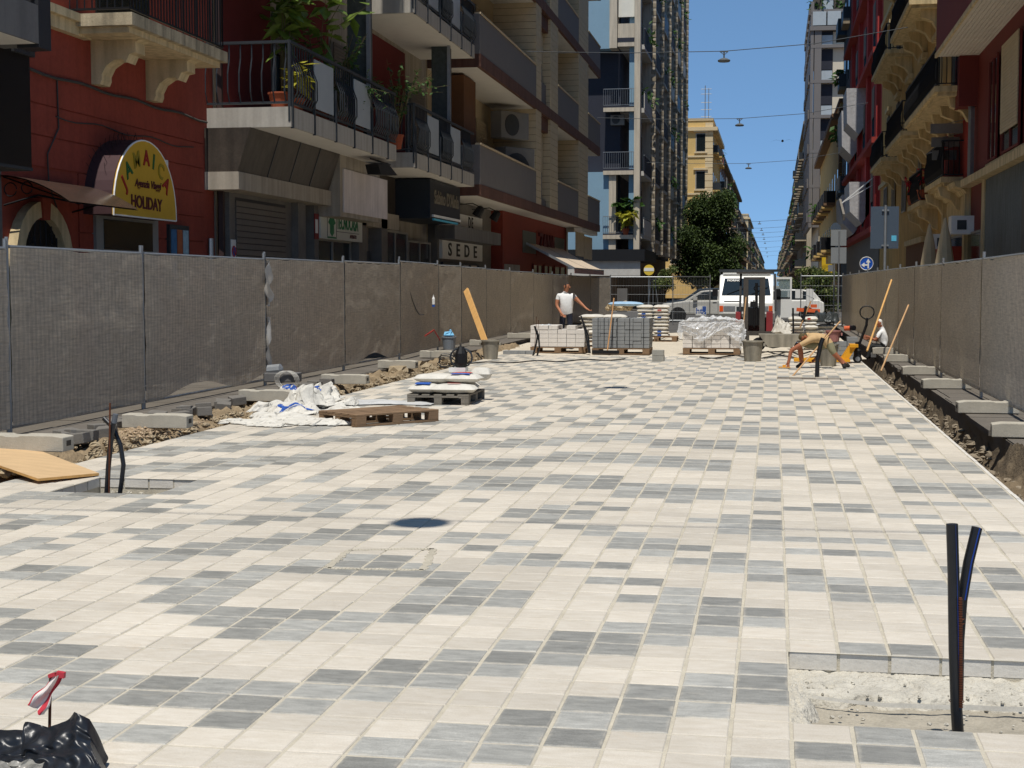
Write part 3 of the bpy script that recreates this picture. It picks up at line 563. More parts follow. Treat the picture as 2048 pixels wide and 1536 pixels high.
def window(parent, X, s, y0, y1, z0, z1, frame=None, pane=None, rec=.16, mull=True, shutter=0., shm=None):
    """recessed window in plane X; s = +1 faces +x. window part with frame, panes, shutter sub-parts"""
    fr = frame or M_frame; b = X - s * rec
    w = MB(); t = .055
    w.box(b, b + s * .05, y0, y0 + t, z0, z1).box(b, b + s * .05, y1 - t, y1, z0, z1).box(b, b + s * .05, y0 + t, y1 - t, z0, z0 + t).box(b, b + s * .05, y0 + t, y1 - t, z1 - t, z1)
    if mull: w.box(b, b + s * .05, (y0 + y1) / 2 - .03, (y0 + y1) / 2 + .03, z0 + t, z1 - t)
    o = w.build('window', fr, parent)
    bx('pane', pane or M_glass, o, b - s * .01, b + s * .015, y0 + .02, y1 - .02, z0 + .02, z1 - .02)
    if shutter > 0:
        m = MB(); zz = z1; zb = z1 - (z1 - z0) * shutter
        while zz > zb: m.box(b + s * .06, b + s * .085, y0 + .02, y1 - .02, zz - .075, zz - .006); zz -= .08
        m.build('shutter', shm or M_shut, o)
    return o
def bars(m, p, q, z0, z1, step, r=.008, bend=0., nr=(0, 0, 0), n=4):
    p, q = Vector(p), Vector(q); L = (q - p).length; k = max(1, int(L / step)); nr = Vector(nr)
    for i in range(k + 1):
        a = p + (q - p) * (i / k)
        if bend: m.tube([(a.x, a.y, z0), a.xy.to_3d() + Vector((0, 0, z0 + (z1 - z0) * .18)) + nr * bend, a.xy.to_3d() + Vector((0, 0, z0 + (z1 - z0) * .5)) + nr * bend, a.xy.to_3d() + Vector((0, 0, z0 + (z1 - z0) * .75)), (a.x, a.y, z1)], r, n, cap=False)
        else: m.tube([(a.x, a.y, z0), (a.x, a.y, z1)], r, n, cap=False)
def railing(parent, pts, z0, z1, mat, step=.12, r=.009, bend=0., s=1):
    rl = MB(); ba = MB()
    for p, q in zip(pts, pts[1:]):
        rl.beam((*p, z1), (*q, z1), .05, .04).beam((*p, z0 + .07), (*q, z0 + .07), .03, .03)
        d = Vector((q[0] - p[0], q[1] - p[1], 0)); nr = Vector((s, 0, 0)) if abs(d.x) < .1 else Vector((0, -1, 0))
        bars(ba, (*p, 0), (*q, 0), z0 + .07, z1, step, r, bend, nr)
    o = rl.build('railing', mat, parent); tag(ba.build('balusters', mat, o), kind='stuff'); return o
def balcony(parent, X0, X1, y0, y1, z, th, slab, rail, zr=1.0, step=.12, soff=None, bend=0., r=.009):
    s = 1 if X1 > X0 else -1
    b = bx('balcony', slab, parent, X0, X1, y0, y1, z, z + th)
    if soff: bx('soffit', soff, b, X0 + s * .02, X1 - s * .03, y0 + .03, y1 - .03, z - .004, z)
    e = .05; railing(b, [(X0, y0 + e), (X1 - s * e, y0 + e), (X1 - s * e, y1 - e), (X0, y1 - e)], z + th, z + th + zr, rail, step, r, bend, s); return b
def pot_plant(name, label, base, hgt, spread, nl, leafL, leafmat, potm=None, potr=.16, group=None, drop=0.):
    t = thing(name, base, label, 'plant', group); base = Vector(base)
    ph = potr * 1.5
    if potm: part('pot', potm, t, lambda m: m.lathe(base, [(potr * .7, 0), (potr, ph), (potr * 1.08, ph), (potr * 1.08, ph + .03), (potr * .9, ph + .03)], 14), smooth=False)
    st = MB(); lf = MB()
    for k in range(max(3, nl // 14)):
        a = U(0, 6.28); tip = base + Vector((math.cos(a) * spread * U(.3, 1), math.sin(a) * spread * U(.3, 1), ph + hgt * U(.55, 1) - drop * U(0, 1)))
        mid = base + Vector((math.cos(a) * spread * .25, math.sin(a) * spread * .25, ph + hgt * .6)); b0 = base + Vector((0, 0, ph * .8))
        st.tube([b0, mid, tip], [.012, .009, .004], 4)
        for q in range(14):
            t_ = U(.25, 1); p = b0.lerp(mid, t_ * 2) if t_ < .5 else mid.lerp(tip, t_ * 2 - 1)
            d = Vector((U(-1, 1), U(-1, 1), U(-.8, .5))); lf.leaf(p, d, (U(-.5, .5), U(-.5, .5), 1), leafL * U(.6, 1.2), leafL * .58)
    st.build('stem', mt('plant_stem', (92, 84, 58), .9), t); lf.build('leaves', leafmat, t); return t
M_lf1 = mt('leaf_rubber', (96, 118, 44), .45, .45, 9, spec=.5, trans=.3); M_lf2 = mt('leaf_green', (62, 92, 40), .6, .4, 9, trans=.3); M_lfy = mt('leaf_variegated', (176, 172, 62), .5, .35, 12, trans=.35); M_terra = mt('terracotta', (150, 78, 52), .85, .12, 8); M_flr = mt('flower_red', (178, 34, 44), .7, .3, 9)
def ac_unit(parent_name, label, c, s, wd=.8, ht=.55, dp=.3):
    """outdoor unit; fan side faces direction s = (dx, dy)"""
    c = Vector(c); d = Vector((s[0], s[1], 0)).normalized(); w = Vector((-d.y, d.x, 0)); t = thing('air_conditioner', c - Vector((0, 0, ht / 2)), label, 'air conditioner')
    MB().obox(c, w * wd / 2, d * dp / 2, Vector((0, 0, ht / 2))).build('casing', mt('ac_casing', (128, 126, 122), .6, .1, 3), t, bevel=.02)
    part('fan_grille', mt('ac_grille', (66, 68, 70), .6), t, lambda m: m.lathe(c + d * (dp / 2 + .002) - w * wd * .12, [(ht * .4, 0), (ht * .4, .015), (ht * .1, .03)], 20, ax=d)); return t

# ================================================================ LEFT ROW
# --- dark grey building at the very left: balcony end and black projecting sign
M_dg = mt('grey_render', (110, 108, 106), .85, .1, 1, streak=.2); M_dg2 = mt('dark_metal_panel', (46, 47, 50), .5, .15, 1.5)
b = thing('grey_building', (FL, 12, 0), 'dark grey building cut off by the left picture edge, balcony end showing', 'building')
bx('wall', M_dg, b, FL, FL - 8, 2, 18.4, -.3, 16)
s_ = bx('balcony', M_dg, b, FL, BL, 4, 16.72, 4.5, 4.95); bx('soffit', M_soffit, s_, FL, BL - .03, 4, 16.4, 4.494, 4.5); bx('edge_panel', M_dg2, s_, BL - .28, BL + .004, 16.45, 16.75, 4.46, 6.2)
railing(s_, [(BL - .06, 4), (BL - .06, 16.45)], 4.95, 6.0, M_black, .14, .012)
o = thing('projecting_sign', (FL, 16.6, 3.1), 'plain black box sign standing out from the wall at upper left', 'sign'); bx('sign_box', mt('sign_black', (16, 16, 18), .4), o, FL, -9.2, 16.1, 17.35, 3.12, 4.56); bx('top_cap', M_dg2, o, FL, -9.16, 16.9, 17.42, 4.5, 4.72); bx('lower_trim', M_dsteel, o, FL, -9.19, 16.1, 17.36, 3.08, 3.12)

# --- red building with the arched door and the travel agency
M_red = mt('red_render', (142, 64, 49), .9, .2, .8, .003, 50, streak=.1); RY0, RY1 = 18.4, 26.05
b = thing('red_building', (FL, 22, 0), 'red rendered old building with cream balcony, arched door and yellow shop sign', 'building')
aw, az = Yx(75, FL), 2.0
ops = [(aw - .62, aw + .62, -1, az + .4), (21.1, 23.3, -1, 2.72)]
openwall('wall', M_red, b, FL, 8, RY0, RY1, -.3, 14, [(o[0], o[1], o[2], o[3]) for o in []])
cr = MB(); zz = 2.1
for z0, z1 in ((2.1, 2.42), (2.44, 2.86), (2.88, 3.3), (3.32, 3.74), (3.76, 4.18), (4.2, 4.62)):
    for y0, y1 in ((18.42, aw - .95), (20.6, 25.5)):
        if z0 > 3.2: y0, y1 = (18.42, 25.5) if y0 < 20 else (0, 0)
        if y1 > y0: cr.box(FL, FL + .022, y0, y1, z0, z1)
cr.build('rusticated_courses', M_red, b)
bx('string_course', M_cream, b, FL, FL + .12, RY0, 20.9, 5.3, 5.48); bx('string_course', M_cream, b, FL, FL + .2, RY0, 21.0, 5.48, 5.6)
def arch(m, y, z0, zs, r0, r1, xa, xb, n=14, m_=0):             # half ring on legs
    ring = [(y - r1, z0)] + [(y - r1 * math.cos(math.pi * k / n), zs + r1 * math.sin(math.pi * k / n)) for k in range(n + 1)] + [(y + r1, z0)]
    inn = [(y + r0, z0)] + [(y + r0 * math.cos(math.pi * k / n), zs + r0 * math.sin(math.pi * k / n)) for k in range(n + 1)] + [(y - r0, z0)]
    inn = inn[::-1]
    for k in range(len(ring) - 1):
        m.prism([ring[k], ring[k + 1], inn[k + 1], inn[k]], 0, xa, xb, m_)
ad = part('arched_door', mt('door_dark', (30, 28, 26), .6), b, lambda m: m.prism([(aw - .6, 0), (aw + .6, 0)] + [(aw + .6 * math.cos(math.pi * k / 12), az + .6 * math.sin(math.pi * k / 12)) for k in range(13)], 0, FL, FL + .03))
part('stone_surround', M_cream, ad, lambda m: arch(m, aw, .05, az, .6, .82, FL, FL + .14)); part('keystone', M_red, ad, lambda m: m.prism([(aw - .09, az + .56), (aw + .09, az + .56), (aw + .13, az + .86), (aw - .13, az + .86)], 0, FL, FL + .17))
g_ = MB()
for k in range(-3, 4): g_.tube([(FL + .06, aw + k * .16, .1), (FL + .06, aw + k * .16, az + math.sqrt(max(0, .58 ** 2 - (k * .16) ** 2)))], .01, 4)
for sx in (-1, 1):
    for q in range(3):
        g_.tube([(FL + .07, aw + sx * (.3 + .13 * (1 - t / 14) * math.cos(t * .7)), az - .25 + q * .27 + .13 * (1 - t / 14) * math.sin(t * .7)) for t in range(14)], .009, 4)
g_.build('iron_grille', M_black, ad)
# shop door below the yellow sign
d_ = bx('shop_front', mt('alu_frame', (138, 138, 134), .5, .08, 3), b, FL, FL + .07, 21.05, 23.35, 0, 2.75)
for y0, y1, z0, z1 in ((21.4, 22.15, .2, 2.02), (22.25, 23.0, .2, 2.02), (21.3, 23.1, 2.2, 2.66)): bx('pane', M_gdark, d_, FL + .06, FL + .08, y0, y1, z0, z1)
# balcony with consoles
q = thing('cream_balcony', (FL, 22.3, 5.4), 'weathered cream stone balcony with scroll brackets on the red building', 'balcony')
bx('slab', mt('weathered_stone', (178, 164, 136), .92, .3, 3, .005, 30, streak=.45), q, FL, -9.2, 20.4, 24.2, 5.42, 5.6); bx('moulding', M_cream, q, FL, -9.3, 20.5, 24.1, 5.33, 5.42)
for y in (21.12, 23.1):
    pr = [(FL, 4.68), (FL + .14, 4.68), (FL + .17, 4.75), (FL + .17, 4.82), (FL + .24, 4.95), (FL + .38, 5.04), (FL + .5, 5.05), (FL + .56, 5.0), (FL + .6, 5.08), (FL + .62, 5.12), (FL + .72, 5.14), (FL + .72, 5.3), (FL + .8, 5.33), (FL, 5.33)]
    part('bracket', M_cream, q, lambda m: m.prism(pr, 1, y, y + .34))
railing(q, [(FL, 20.46), (-9.26, 20.46), (-9.26, 24.14), (FL, 24.14)], 5.6, 6.7, M_black, .11, .012)
bx('window_dark', M_gdark, b, FL, FL + .03, 21.3, 23.2, 5.6, 8.2)
# canopy over the arch
c_ = thing('glass_canopy', (FL, 19.4, 2.9), 'small curved smoked canopy on iron brackets over the arched door', 'canopy')
def cano(u, v): return (FL + 1.0 * v, 18.35 + 2.15 * u, 3.12 - .04 * v - .32 * v * v + .0 * u)
MB().grid(8, 8, cano).grid(8, 8, lambda u, v: (Vector(cano(1 - u, v)) - Vector((0, 0, .02)))).build('sheet', mt('smoked_sheet', (70, 56, 48), .25, .15, 2, spec=.5), c_, smooth=True)
for y in (18.45, 20.42): part('bracket', M_black, c_, lambda m: m.tube([(FL, y, 2.72), (FL + .5, y, 2.85), (FL + .97, y, 2.76)], .014, 5).tube([(FL + .1 + .09 * math.cos(t), y, 2.93 + .09 * math.sin(t)) for t in [k * .5 for k in range(13)]], .009, 4).tube([(FL + .34 + .08 * math.cos(t), y, 2.95 + .08 * math.sin(t)) for t in [k * .5 for k in range(13)]], .009, 4).tube([(FL, y, 3.1), (FL + .97, y, 2.77)], .01, 4))
# JAMAICA sign
SX = -9.72; sy, sw, sz, shh = 21.92, 1.17, 2.7, 1.2
j_ = thing('travel_agency_sign', (SX, sy, sz), 'yellow half-round travel agency sign with coloured lettering on red wall', 'sign')
el_ = [(sy + sw * math.cos(math.pi * k / 24), sz + shh * math.sin(math.pi * k / 24) ** .9) for k in range(25)]
part('hood', mt('sign_hood', (66, 44, 46), .7), j_, lambda m: m.prism([(sy + (y - sy) * 1.02, z + .01) for y, z in el_], 0, FL, SX - .01)); part('panel', mt('sign_yellow', (204, 160, 48), .5, .06, 1.5), j_, lambda m: m.prism(el_, 0, SX - .01, SX + .02))
part('rim', M_white, j_, lambda m: m.tube([(SX + .015, y, z) for y, z in el_] + [(SX + .015, el_[0][0], sz)], .014, 5))
cols = {'r': mt('letter_red', (150, 30, 28), .6), 'g': mt('letter_green', (36, 96, 48), .6), 'y': mt('letter_olive', (148, 128, 34), .6), 'd': mt('letter_maroon', (84, 22, 30), .6)}
for ch, a, c in zip('JAMAICA', (72, 50, 24, -1, -20, -42, -66), 'rgyrgyr'):
    ra = math.radians(a); p = (SX + .026, sy - math.sin(ra) * .84, sz + .30 + math.cos(ra) * .62); text(ch, 'lettering', j_, cols[c], .34, p, (0, math.cos(ra * .6), math.sin(ra * .6)), (0, -math.sin(ra * .6), math.cos(ra * .6)), .012)
text('Agenzia Viaggi', 'lettering', j_, cols['d'], .17, (SX + .026, sy + .06, sz + .52), (0, 1, 0), (0, 0, 1), .008, shear=.3); text('HOLIDAY', 'lettering', j_, cols['d'], .27, (SX + .026, sy, sz + .22), (0, 1, -.02), (0, .02, 1), .012)
sp = MB()
for k in range(4, 21):
    y, z = el_[k]
    for x in (FL + .1, FL + .3): sp.tube([(x, y, z), (x + U(-.05, .05), sy + (y - sy) * 1.12, z + .13)], .004, 3)
tag(sp.build('bird_spikes', M_black, j_), kind='stuff')
# house number, poster case, cables, downpipe
hn = thing('house_number', (FL + .03, Yx(327, FL), 3.1), 'small white house number plate right of the yellow sign', 'plate'); pc = W(327, 341, FL); bx('plate', M_white, hn, FL + .022, FL + .035, pc.y - .1, pc.y + .12, pc.z - .18, pc.z + .18); text('119', 'lettering', hn, cols['d'], .16, (FL + .04, pc.y, pc.z), (0, 1, 0), (0, 0, 1), .004)
po = thing('poster_case', (FL, 24.2, 1.4), 'glass poster case with travel prints beside the shop door', 'poster'); bx('case', M_dsteel, po, FL, FL + .08, 23.8, 24.65, 1.5, 2.68)
for k in range(6): bx('print', mt('print%d' % k, ((84, 140, 190), (190, 150, 90), (196, 190, 170), (60, 110, 150), (170, 96, 60), (150, 180, 190))[k], .6, .3, 9), po, FL + .08, FL + .086, 23.85 + .26 * (k % 3), 24.08 + .26 * (k % 3), 1.58 + .54 * (k // 3), 2.06 + .54 * (k // 3))
def wallcable(name, label, pts, r, mat=None): return tag(MB().tube(pts, r, 5).build(name, mat or mt('cable_grey', (70, 66, 62), .8)), label, 'cable')
wallcable('wall_cable', 'bundle of cables running under the cream balcony brackets', [(FL + .05, 18.4 + k * .38, 4.62 - .02 * k / 19 + .02 * math.sin(k * 1.3)) for k in range(20)], .022)
wallcable('wall_cable', 'thin cable sagging over the red wall above yellow sign', [(FL + .04, 19.9 + k * .3, 4.06 - .03 * math.sin(k)) for k in range(18)], .01)
wallcable('wall_cable', 'cable dropping down the red wall to the canopy', [(FL + .04, 19.95, 4.6), (FL + .04, 19.97, 3.9), (FL + .05, 19.6, 3.5), (FL + .05, 19.62, 3.1), (FL + .04, 19.9, 2.7)], .012)
wallcable('downpipe', 'brown rainwater downpipe between red and modern building', [(FL + .12, 26.08, -.1), (FL + .12, 26.08, 14)], .07, mt('downpipe_brown', (58, 40, 36), .6))
wallcable('cable_conduit', 'grey conduit beside the brown downpipe', [(FL + .06, 25.72, 0), (FL + .06, 25.72, 2.5)], .05, M_galv)

# --- modern grey building with bent-bar balconies
M_beige = mt('beige_panel', (168, 158, 142), .85, .1, 1.5, streak=.25); M_fasc = mt('dark_fascia', (70, 62, 54), .55, .3, 1.5, streak=.3); M_slab = mt('balcony_slab', (172, 166, 155), .88, .1, 1.5, streak=.2)
M_wine = mt('wine_wall', (104, 36, 34), .85, .12, 1); M_marb = mt('green_marble', (62, 70, 68), .4, .45, 9, spec=.5); M_gst = mt('grey_stone_clad', (112, 108, 102), .7, .2, 3)
b = thing('modern_building', (FL, 34, 0), 'modern grey building with bent bar balconies above shops', 'building'); MY0, MY1 = 26.1, 43.0
bx('wall', M_beige, b, FL, FL - 8, MY0, MY1, -.3, 22)
for f, z in enumerate((4.87, 8.55, 12.3)):
    for k, (y0, y1, mm) in enumerate(((26.3, 29.2, M_wine), (30.6, 33.2, M_wine), (35.4, 37.0, M_gst), (37.0, 40.4, M_wine))): bx('wall_panel', mm, b, FL, FL + .03, y0, y1, z, z + 3.2)
    for y0, y1 in ((29.3, 30.5), (33.3, 34.6), (40.6, 42.4)): window(b, FL + .2, 1, y0, y1, z, z + 2.4, M_frame, shutter=.35 if y0 < 33 else .7, shm=M_shut)
def mod_balcony(y0, y1, z, lab):
    t = thing('modern_balcony', (BL, (y0 + y1) / 2, z), lab, 'balcony', 'balconies of the modern building')
    bx('slab', M_slab, t, FL, BL, y0, y1, z, z + .36); bx('soffit', M_soffit, t, FL, BL - .04, y0 + .04, y1 - .04, z - .005, z)
    rl = MB().beam((BL - .03, y0, z + 1.52), (BL - .03, y1, z + 1.52), .07, .05).beam((BL - .03, y0, z + .44), (BL - .03, y1, z + .44), .05, .04).beam((FL, y0 + .03, z + 1.52), (BL - .03, y0 + .03, z + 1.52), .07, .05).beam((FL, y0 + .03, z + .44), (BL - .03, y0 + .03, z + .44), .05, .04).tube([(BL - .03, y0 + .02, z + .1), (BL - .03, y0 + .02, z + 1.55)], .035, 6)
    L = y1 - y0; y = y0 + .1; segs = []
    while y < y1 - .5:
        segs.append((y, min(y + 1.25, y1 - .1), 'b')); y += 1.3
        if y < y1 - 1.2: segs.append((y, y + 1.3, 'g')); y += 1.4
    for a, c, k in segs: rl.box(BL - .03, BL + .02, a - .04, a + .02, z - .02, z + 1.0)
    r_ = rl.build('railing', M_dsteel, t); ba = MB(); bars(ba, (FL, y0 + .03, 0), (BL - .1, y0 + .03, 0), z + .44, z + 1.5, .19, .014, .09, (0, -1, 0))
    for a, c, k in segs:
        if k == 'b': bars(ba, (BL - .03, a + .06, 0), (BL - .03, c, 0), z + .44, z + 1.5, .14, .014, .1, (1, 0, 0))
        else: bx('glass_panel', M_frost, r_, BL - .04, BL - .02, a + .08, c, z + .5, z + 1.42)
    tag(ba.build('balusters', M_dsteel, r_), kind='stuff'); return t
mod_balcony(25.75, 33.3, 4.5, 'first floor balcony with plants, nearest of the modern building'); mod_balcony(35.1, 42.3, 4.5, 'first floor balcony of the modern building over the dark shop sign')
mod_balcony(25.75, 33.3, 8.2, 'second floor balcony over the rubber plant, above the frame'); mod_balcony(35.1, 42.4, 8.2, 'second floor balcony of the modern building with white underside')
mod_balcony(25.75, 33.3, 11.95, 'third floor near balcony of the modern building'); mod_balcony(35.1, 42.4, 11.95, 'third floor far balcony of the modern building')
for px_, w_ in ((725, .42), (886, .5)):
    y = Yx(px_, -9.1); bx('column', M_marb, b, -9.35, -8.9, y - w_ / 2, y + w_ / 2, 4.87, 20); bx('downpipe', M_galv, b, -8.88, -8.8, y - w_ / 2 - .14, y - w_ / 2 - .05, 4.87, 20)
# shop level
bx('shop_cornice', M_beige, b, FL, -9.55, 25.6, 31.3, 3.38, 3.7); part('slanted_fascia', M_fasc, b, lambda m: m.prism([(FL, 3.7), (-9.58, 3.7), (-9.32, 4.49), (FL, 4.49)], 1, 25.62, 31.2))
for y in (27.2, 28.5, 29.8): part('fascia_joint', M_dsteel, b, lambda m: m.beam((-9.575, y, 3.7), (-9.315, y, 4.49), .02, .02))
bx('bay', M_beige, b, FL, -9.35, 31.3, 34.6, 3.15, 4.495)
rs = bx('shutter_frame', M_gst, b, FL, FL + .2, 26.3, 29.9, -.1, 3.38); m = MB(); z = 3.25
while z > .2: m.box(FL + .2, FL + .225, 26.6, 29.5, z - .11, z - .012); z -= .115
m.build('shutter', M_shut, rs); bx('shutter_back', M_dg2, rs, FL + .2, FL + .205, 26.6, 29.5, .1, 3.3)
for y0, y1 in ((29.9, 30.4), (31.0, 31.3), (34.5, 35.2), (36.6, 37.2)): bx('pillar', M_gst, b, FL, FL + .35, y0, y1, -.1, 3.38)
window(b, FL + .3, 1, 31.4, 34.4, .1, 2.7, M_frame, M_gdark); bx('service_door', mt('metal_door', (66, 70, 76), .6), b, FL, FL + .08, 35.3, 36.5, 0, 2.5)
window(b, FL + .3, 1, 37.3, 40.0, .1, 3.1, M_frame, M_gdark); window(b, FL + .3, 1, 40.1, 42.8, .1, 2.9, M_frame, M_gdark)
bx('recess_fascia', M_fasc, b, FL, FL + .25, 34.6, 38.4, 3.5, 4.49); bx('lower_band', M_beige, b, FL, FL + .35, 34.6, 38.4, 3.1, 3.5)
bx('gate_pipe', M_galv, b, FL + .05, FL + .14, 30.6, 30.69, 0, 3.3)
t = thing('blank_sign_panel', (-9.3, 33, 3.2), 'pale blank sign board on the beige bay of the modern building', 'sign'); a, c = W(687, 385, -9.33), W(774, 385, -9.33); bx('panel', mt('blank_white', (214, 204, 200), .7, .1, 2, streak=.15), t, -9.346, -9.32, max(a.y, 31.4), min(c.y, 35.4), 3.25, 4.2)
t = thing('estate_agency_sign', (-9.85, 33, 2.7), 'white estate agency board with green logo and lettering', 'sign'); gr = mt('logo_green', (22, 116, 74), .5); bx('board', mt('sign_white', (206, 208, 198), .5, .05, 2), t, FL + .2, -9.82, 31.35, 34.7, 2.68, 3.34)
text('TECNOCASA', 'lettering', t, gr, .42, (-9.815, 33.45, 3.06), (0, 1, 0), (0, 0, 1), .01, wid=1.75); text('AFFILIATO', 'lettering', t, cols['d'], .12, (-9.815, 33.9, 2.78), (0, 1, 0), (0, 0, 1), .006)
part('logo', gr, t, lambda m: m.prism([(32.2, 3.26), (32.48, 3.05), (32.34, 3.0), (32.34, 2.82), (32.2, 2.74), (32.06, 2.82), (32.06, 3.0), (31.92, 3.05)], 0, -9.822, -9.812).prism([(31.85, 2.7), (32.55, 2.7), (32.55, 2.735), (31.85, 2.735)], 0, -9.822, -9.813))
part('frame_line', M_dsteel, t, lambda m: m.box(-9.82, -9.814, 31.84, 31.86, 2.74, 3.28).box(-9.82, -9.814, 32.54, 32.56, 2.74, 3.28).box(-9.82, -9.814, 31.86, 34.4, 3.27, 3.285).box(-9.82, -9.814, 32.56, 34.4, 2.86, 2.872))
t = thing('dark_shop_sign', (-9, 40.3, 3.4), 'dark navy box sign with raised metal lettering under balcony', 'sign'); bx('box', mt('navy_sign', (36, 42, 50), .45), t, FL, -9.0, 38.4, 42.2, 3.42, 4.46); text('Sabino D’Alola', 'lettering', t, mt('brass_grey', (150, 142, 124), .4, metal=.5), .5, (-8.995, 40.4, 4.0), (0, 1, 0), (0, 0, 1), .03, wid=3.1)
part('awning_cassette', M_white, t, lambda m: m.beam((-8.98, 38.6, 3.5), (-8.98, 42.1, 3.5), .07, .06)); part('light_strip', mt('cyan_strip', (80, 180, 210), .5), t, lambda m: m.beam((-8.96, 38.6, 3.4), (-8.96, 41.6, 3.4), .05, .05))
t = thing('projector_lamps', (-8.8, 36, 4.3), 'dark cluster of flood lamps under the first floor balcony edge', 'lamp'); p = W(760, 335, -8.75); part('bar', M_black, t, lambda m: m.tube([(-8.75, p.y - .8, 4.42), (-8.75, p.y + .9, 4.42)], .02, 5)); part('lamp_head', M_black, t, lambda m: m.prism([(p.y - .7, 4.3), (p.y + .1, 4.4), (p.y + 1, 4.18), (p.y - .5, 4.1)], 0, -8.9, -8.6))
# plants on the first balcony
pot_plant('rubber_plant', 'tall rubber plant with big yellow-green leaves on the near balcony', (BL - .6, Yx(560, BL - .6) + .2, 4.88), 2.6, .9, 84, .44, M_lf1, M_terra, .24); pot_plant('rubber_plant', 'second rubber plant reaching over the balcony rail', (BL - .5, Yx(640, BL - .5), 4.88), 2.7, 1.2, 84, .42, M_lf1, M_terra, .2)
pot_plant('potted_plant', 'yellow variegated leaves poking through the balcony bars', (BL - .2, Yx(598, BL - .2), 4.88), .75, .4, 60, .34, M_lfy, M_terra, .14); pot_plant('potted_plant', 'small leafed shrub hanging over the middle of the near balcony', (BL - .25, Yx(722, BL - .2), 4.88), 1.3, .7, 300, .11, M_lf2, M_terra, .16, drop=.8); pot_plant('potted_plant', 'bushy fig spreading over the far end of the near balcony', (BL - .3, Yx(800, BL - .2), 4.88), 1.75, 1.5, 380, .13, M_lf2, M_terra, .2)
pot_plant('potted_plant', 'dark green plant behind the frosted panel of near balcony', (BL - .35, Yx(690, BL - .3), 4.88), 1.9, .8, 260, .12, M_lf2, M_terra, .16)

# --- brown and beige building with loggias
M_brn = mt('brown_band', (104, 72, 60), .8, .15, 1.2, streak=.3); M_par = mt('grey_parapet', (118, 114, 112), .8, .1, 1.5, stretch=(1, 8, 1)); M_tile = mt('beige_clinker', (196, 178, 146), .75, .1, 4); M_gap = mt('clinker_joint', (92, 82, 68), .9)
b = thing('loggia_building', (BL, 58, 0), 'brown and beige building with recessed loggias and grey parapets', 'building'); LY = [43.2, 53.7, 54.9, 57.2, 59.2, 65.6, 69.0, 73.8]
bx('rear_wall', M_tile, b, FL, FL - 9, LY[0], LY[-1], -.3, 24); bx('ground_wall', M_gst, b, FL + .004, FL + .3, LY[0], 51.7, -.3, 4.28)
FZ = [(4.3, 4.63, 5.8), (8.07, 8.46, 9.62), (11.9, 12.28, 13.4), (15.7, 16.08, 17.2), (19.5, 19.88, 21)]
for f, (z0, z1, zp) in enumerate(FZ):
    bx('floor_band', M_brn, b, FL, BL + .02, LY[0], LY[-1], z0, z1); part('soffit', M_soffit, b, lambda m: m.box(FL, BL - .1, LY[0] + .05, LY[-1] - .05, z0 - .006, z0))
    for y0, y1 in ((LY[0], LY[1]), (LY[4], LY[5]), (LY[6], LY[7])):
        bx('parapet', M_par, b, BL - .12, BL, y0, y1 - .003, z1, zp); bx('coping', M_tile, b, BL - .15, BL + .03, y0, y1 - .003, zp, zp + .05)
    bx('end_parapet', M_par, b, FL, BL - .12, LY[0], LY[0] + .1, z1, zp)
    zt = FZ[f + 1][0] if f + 1 < len(FZ) else 23.4
    for y0, y1 in ((LY[1], LY[2]), (LY[3], LY[4]), (LY[5], LY[6])):
        bx('pier_core', M_gap, b, FL, BL - .02, y0 + .02, y1 - .02, z1, zt); m = MB(); z = z1 + .01
        while z < zt - .1: m.box(FL, BL, y0, y1, z, min(z + .235, zt - .01)); z += .25
        tag(m.build('clinker_courses', M_tile, b), kind='stuff')
    bx('spandrel', M_par, b, FL, BL - .18, LY[2], LY[3], z1, z1 + .9 if f else z1 + .3); bx('lintel', M_brn, b, FL, BL - .1, LY[2], LY[3], zt - .55, zt)
    window(b, BL - .2, 1, LY[2] + .1, LY[3] - .1, z1 + .95 if f else z1 + .35, zt - .56, M_frame, M_glass, shutter=.6, shm=M_shutw)
    for y0, y1 in ((46, 48), (50, 52), (60.5, 62.5), (70, 72)): window(b, FL + .2, 1, y0, y1, z1, zt - .7, M_frame, M_glass, shutter=.5, shm=M_shutw)
bx('roof_slab', M_brn, b, FL - 9, BL + .02, LY[0], LY[-1], 23.4, 23.8)
bx('partition', mt('brown_wall', (104, 70, 46), .85), b, FL, FL + .9, 44.2, 46.0, 4.63, 8.0)
ac_unit('', 'large white outdoor unit standing on the lower loggia balcony', (-9.2, Yx(1030, -9.2), 5.6), (1, -.6), 1.6, 1.9, .5); ac_unit('', 'smaller white outdoor unit hung above the large one', (-9.3, Yx(1020, -9.3), 7.3), (1, -.6), 1.5, .95, .5)
# red corner shop
M_rsh = mt('red_shopfront', (128, 54, 42), .75, .1, 1.2); bx('shopfront', M_rsh, b, FL, -9.5, 51.8, 68.2, -.1, 4.29)
for y0, y1, z0, z1 in ((56.0, 59.2, 2.9, 3.75), (64.4, 67.4, 2.9, 3.75)): bx('pane', mt('sign_glass', (84, 92, 88), .3), b, -9.5, -9.48, y0, y1, z0, z1)
for y0, y1 in ((58.2, 60.6), (61.0, 63.6), (64, 67.5)): window(b, -9.3, 1, y0, y1, .1, 2.5, M_rsh, M_gdark)
bx('side_panel', M_beige, b, -9.5, -9.46, 52.1, 55.2, 0, 2.4)
t = thing('shop_lettering', (-9.48, 61.8, 3), 'large dark red letters on the red corner shop', 'sign'); text('ZANA', 'lettering', t, cols['d'], 1.05, (-9.46, 61.8, 3.35), (0, 1, 0), (0, 0, 1), .12, wid=4.4); bx('backing', M_rsh, t, -9.498, -9.47, 59.4, 64.2, 2.85, 3.85)
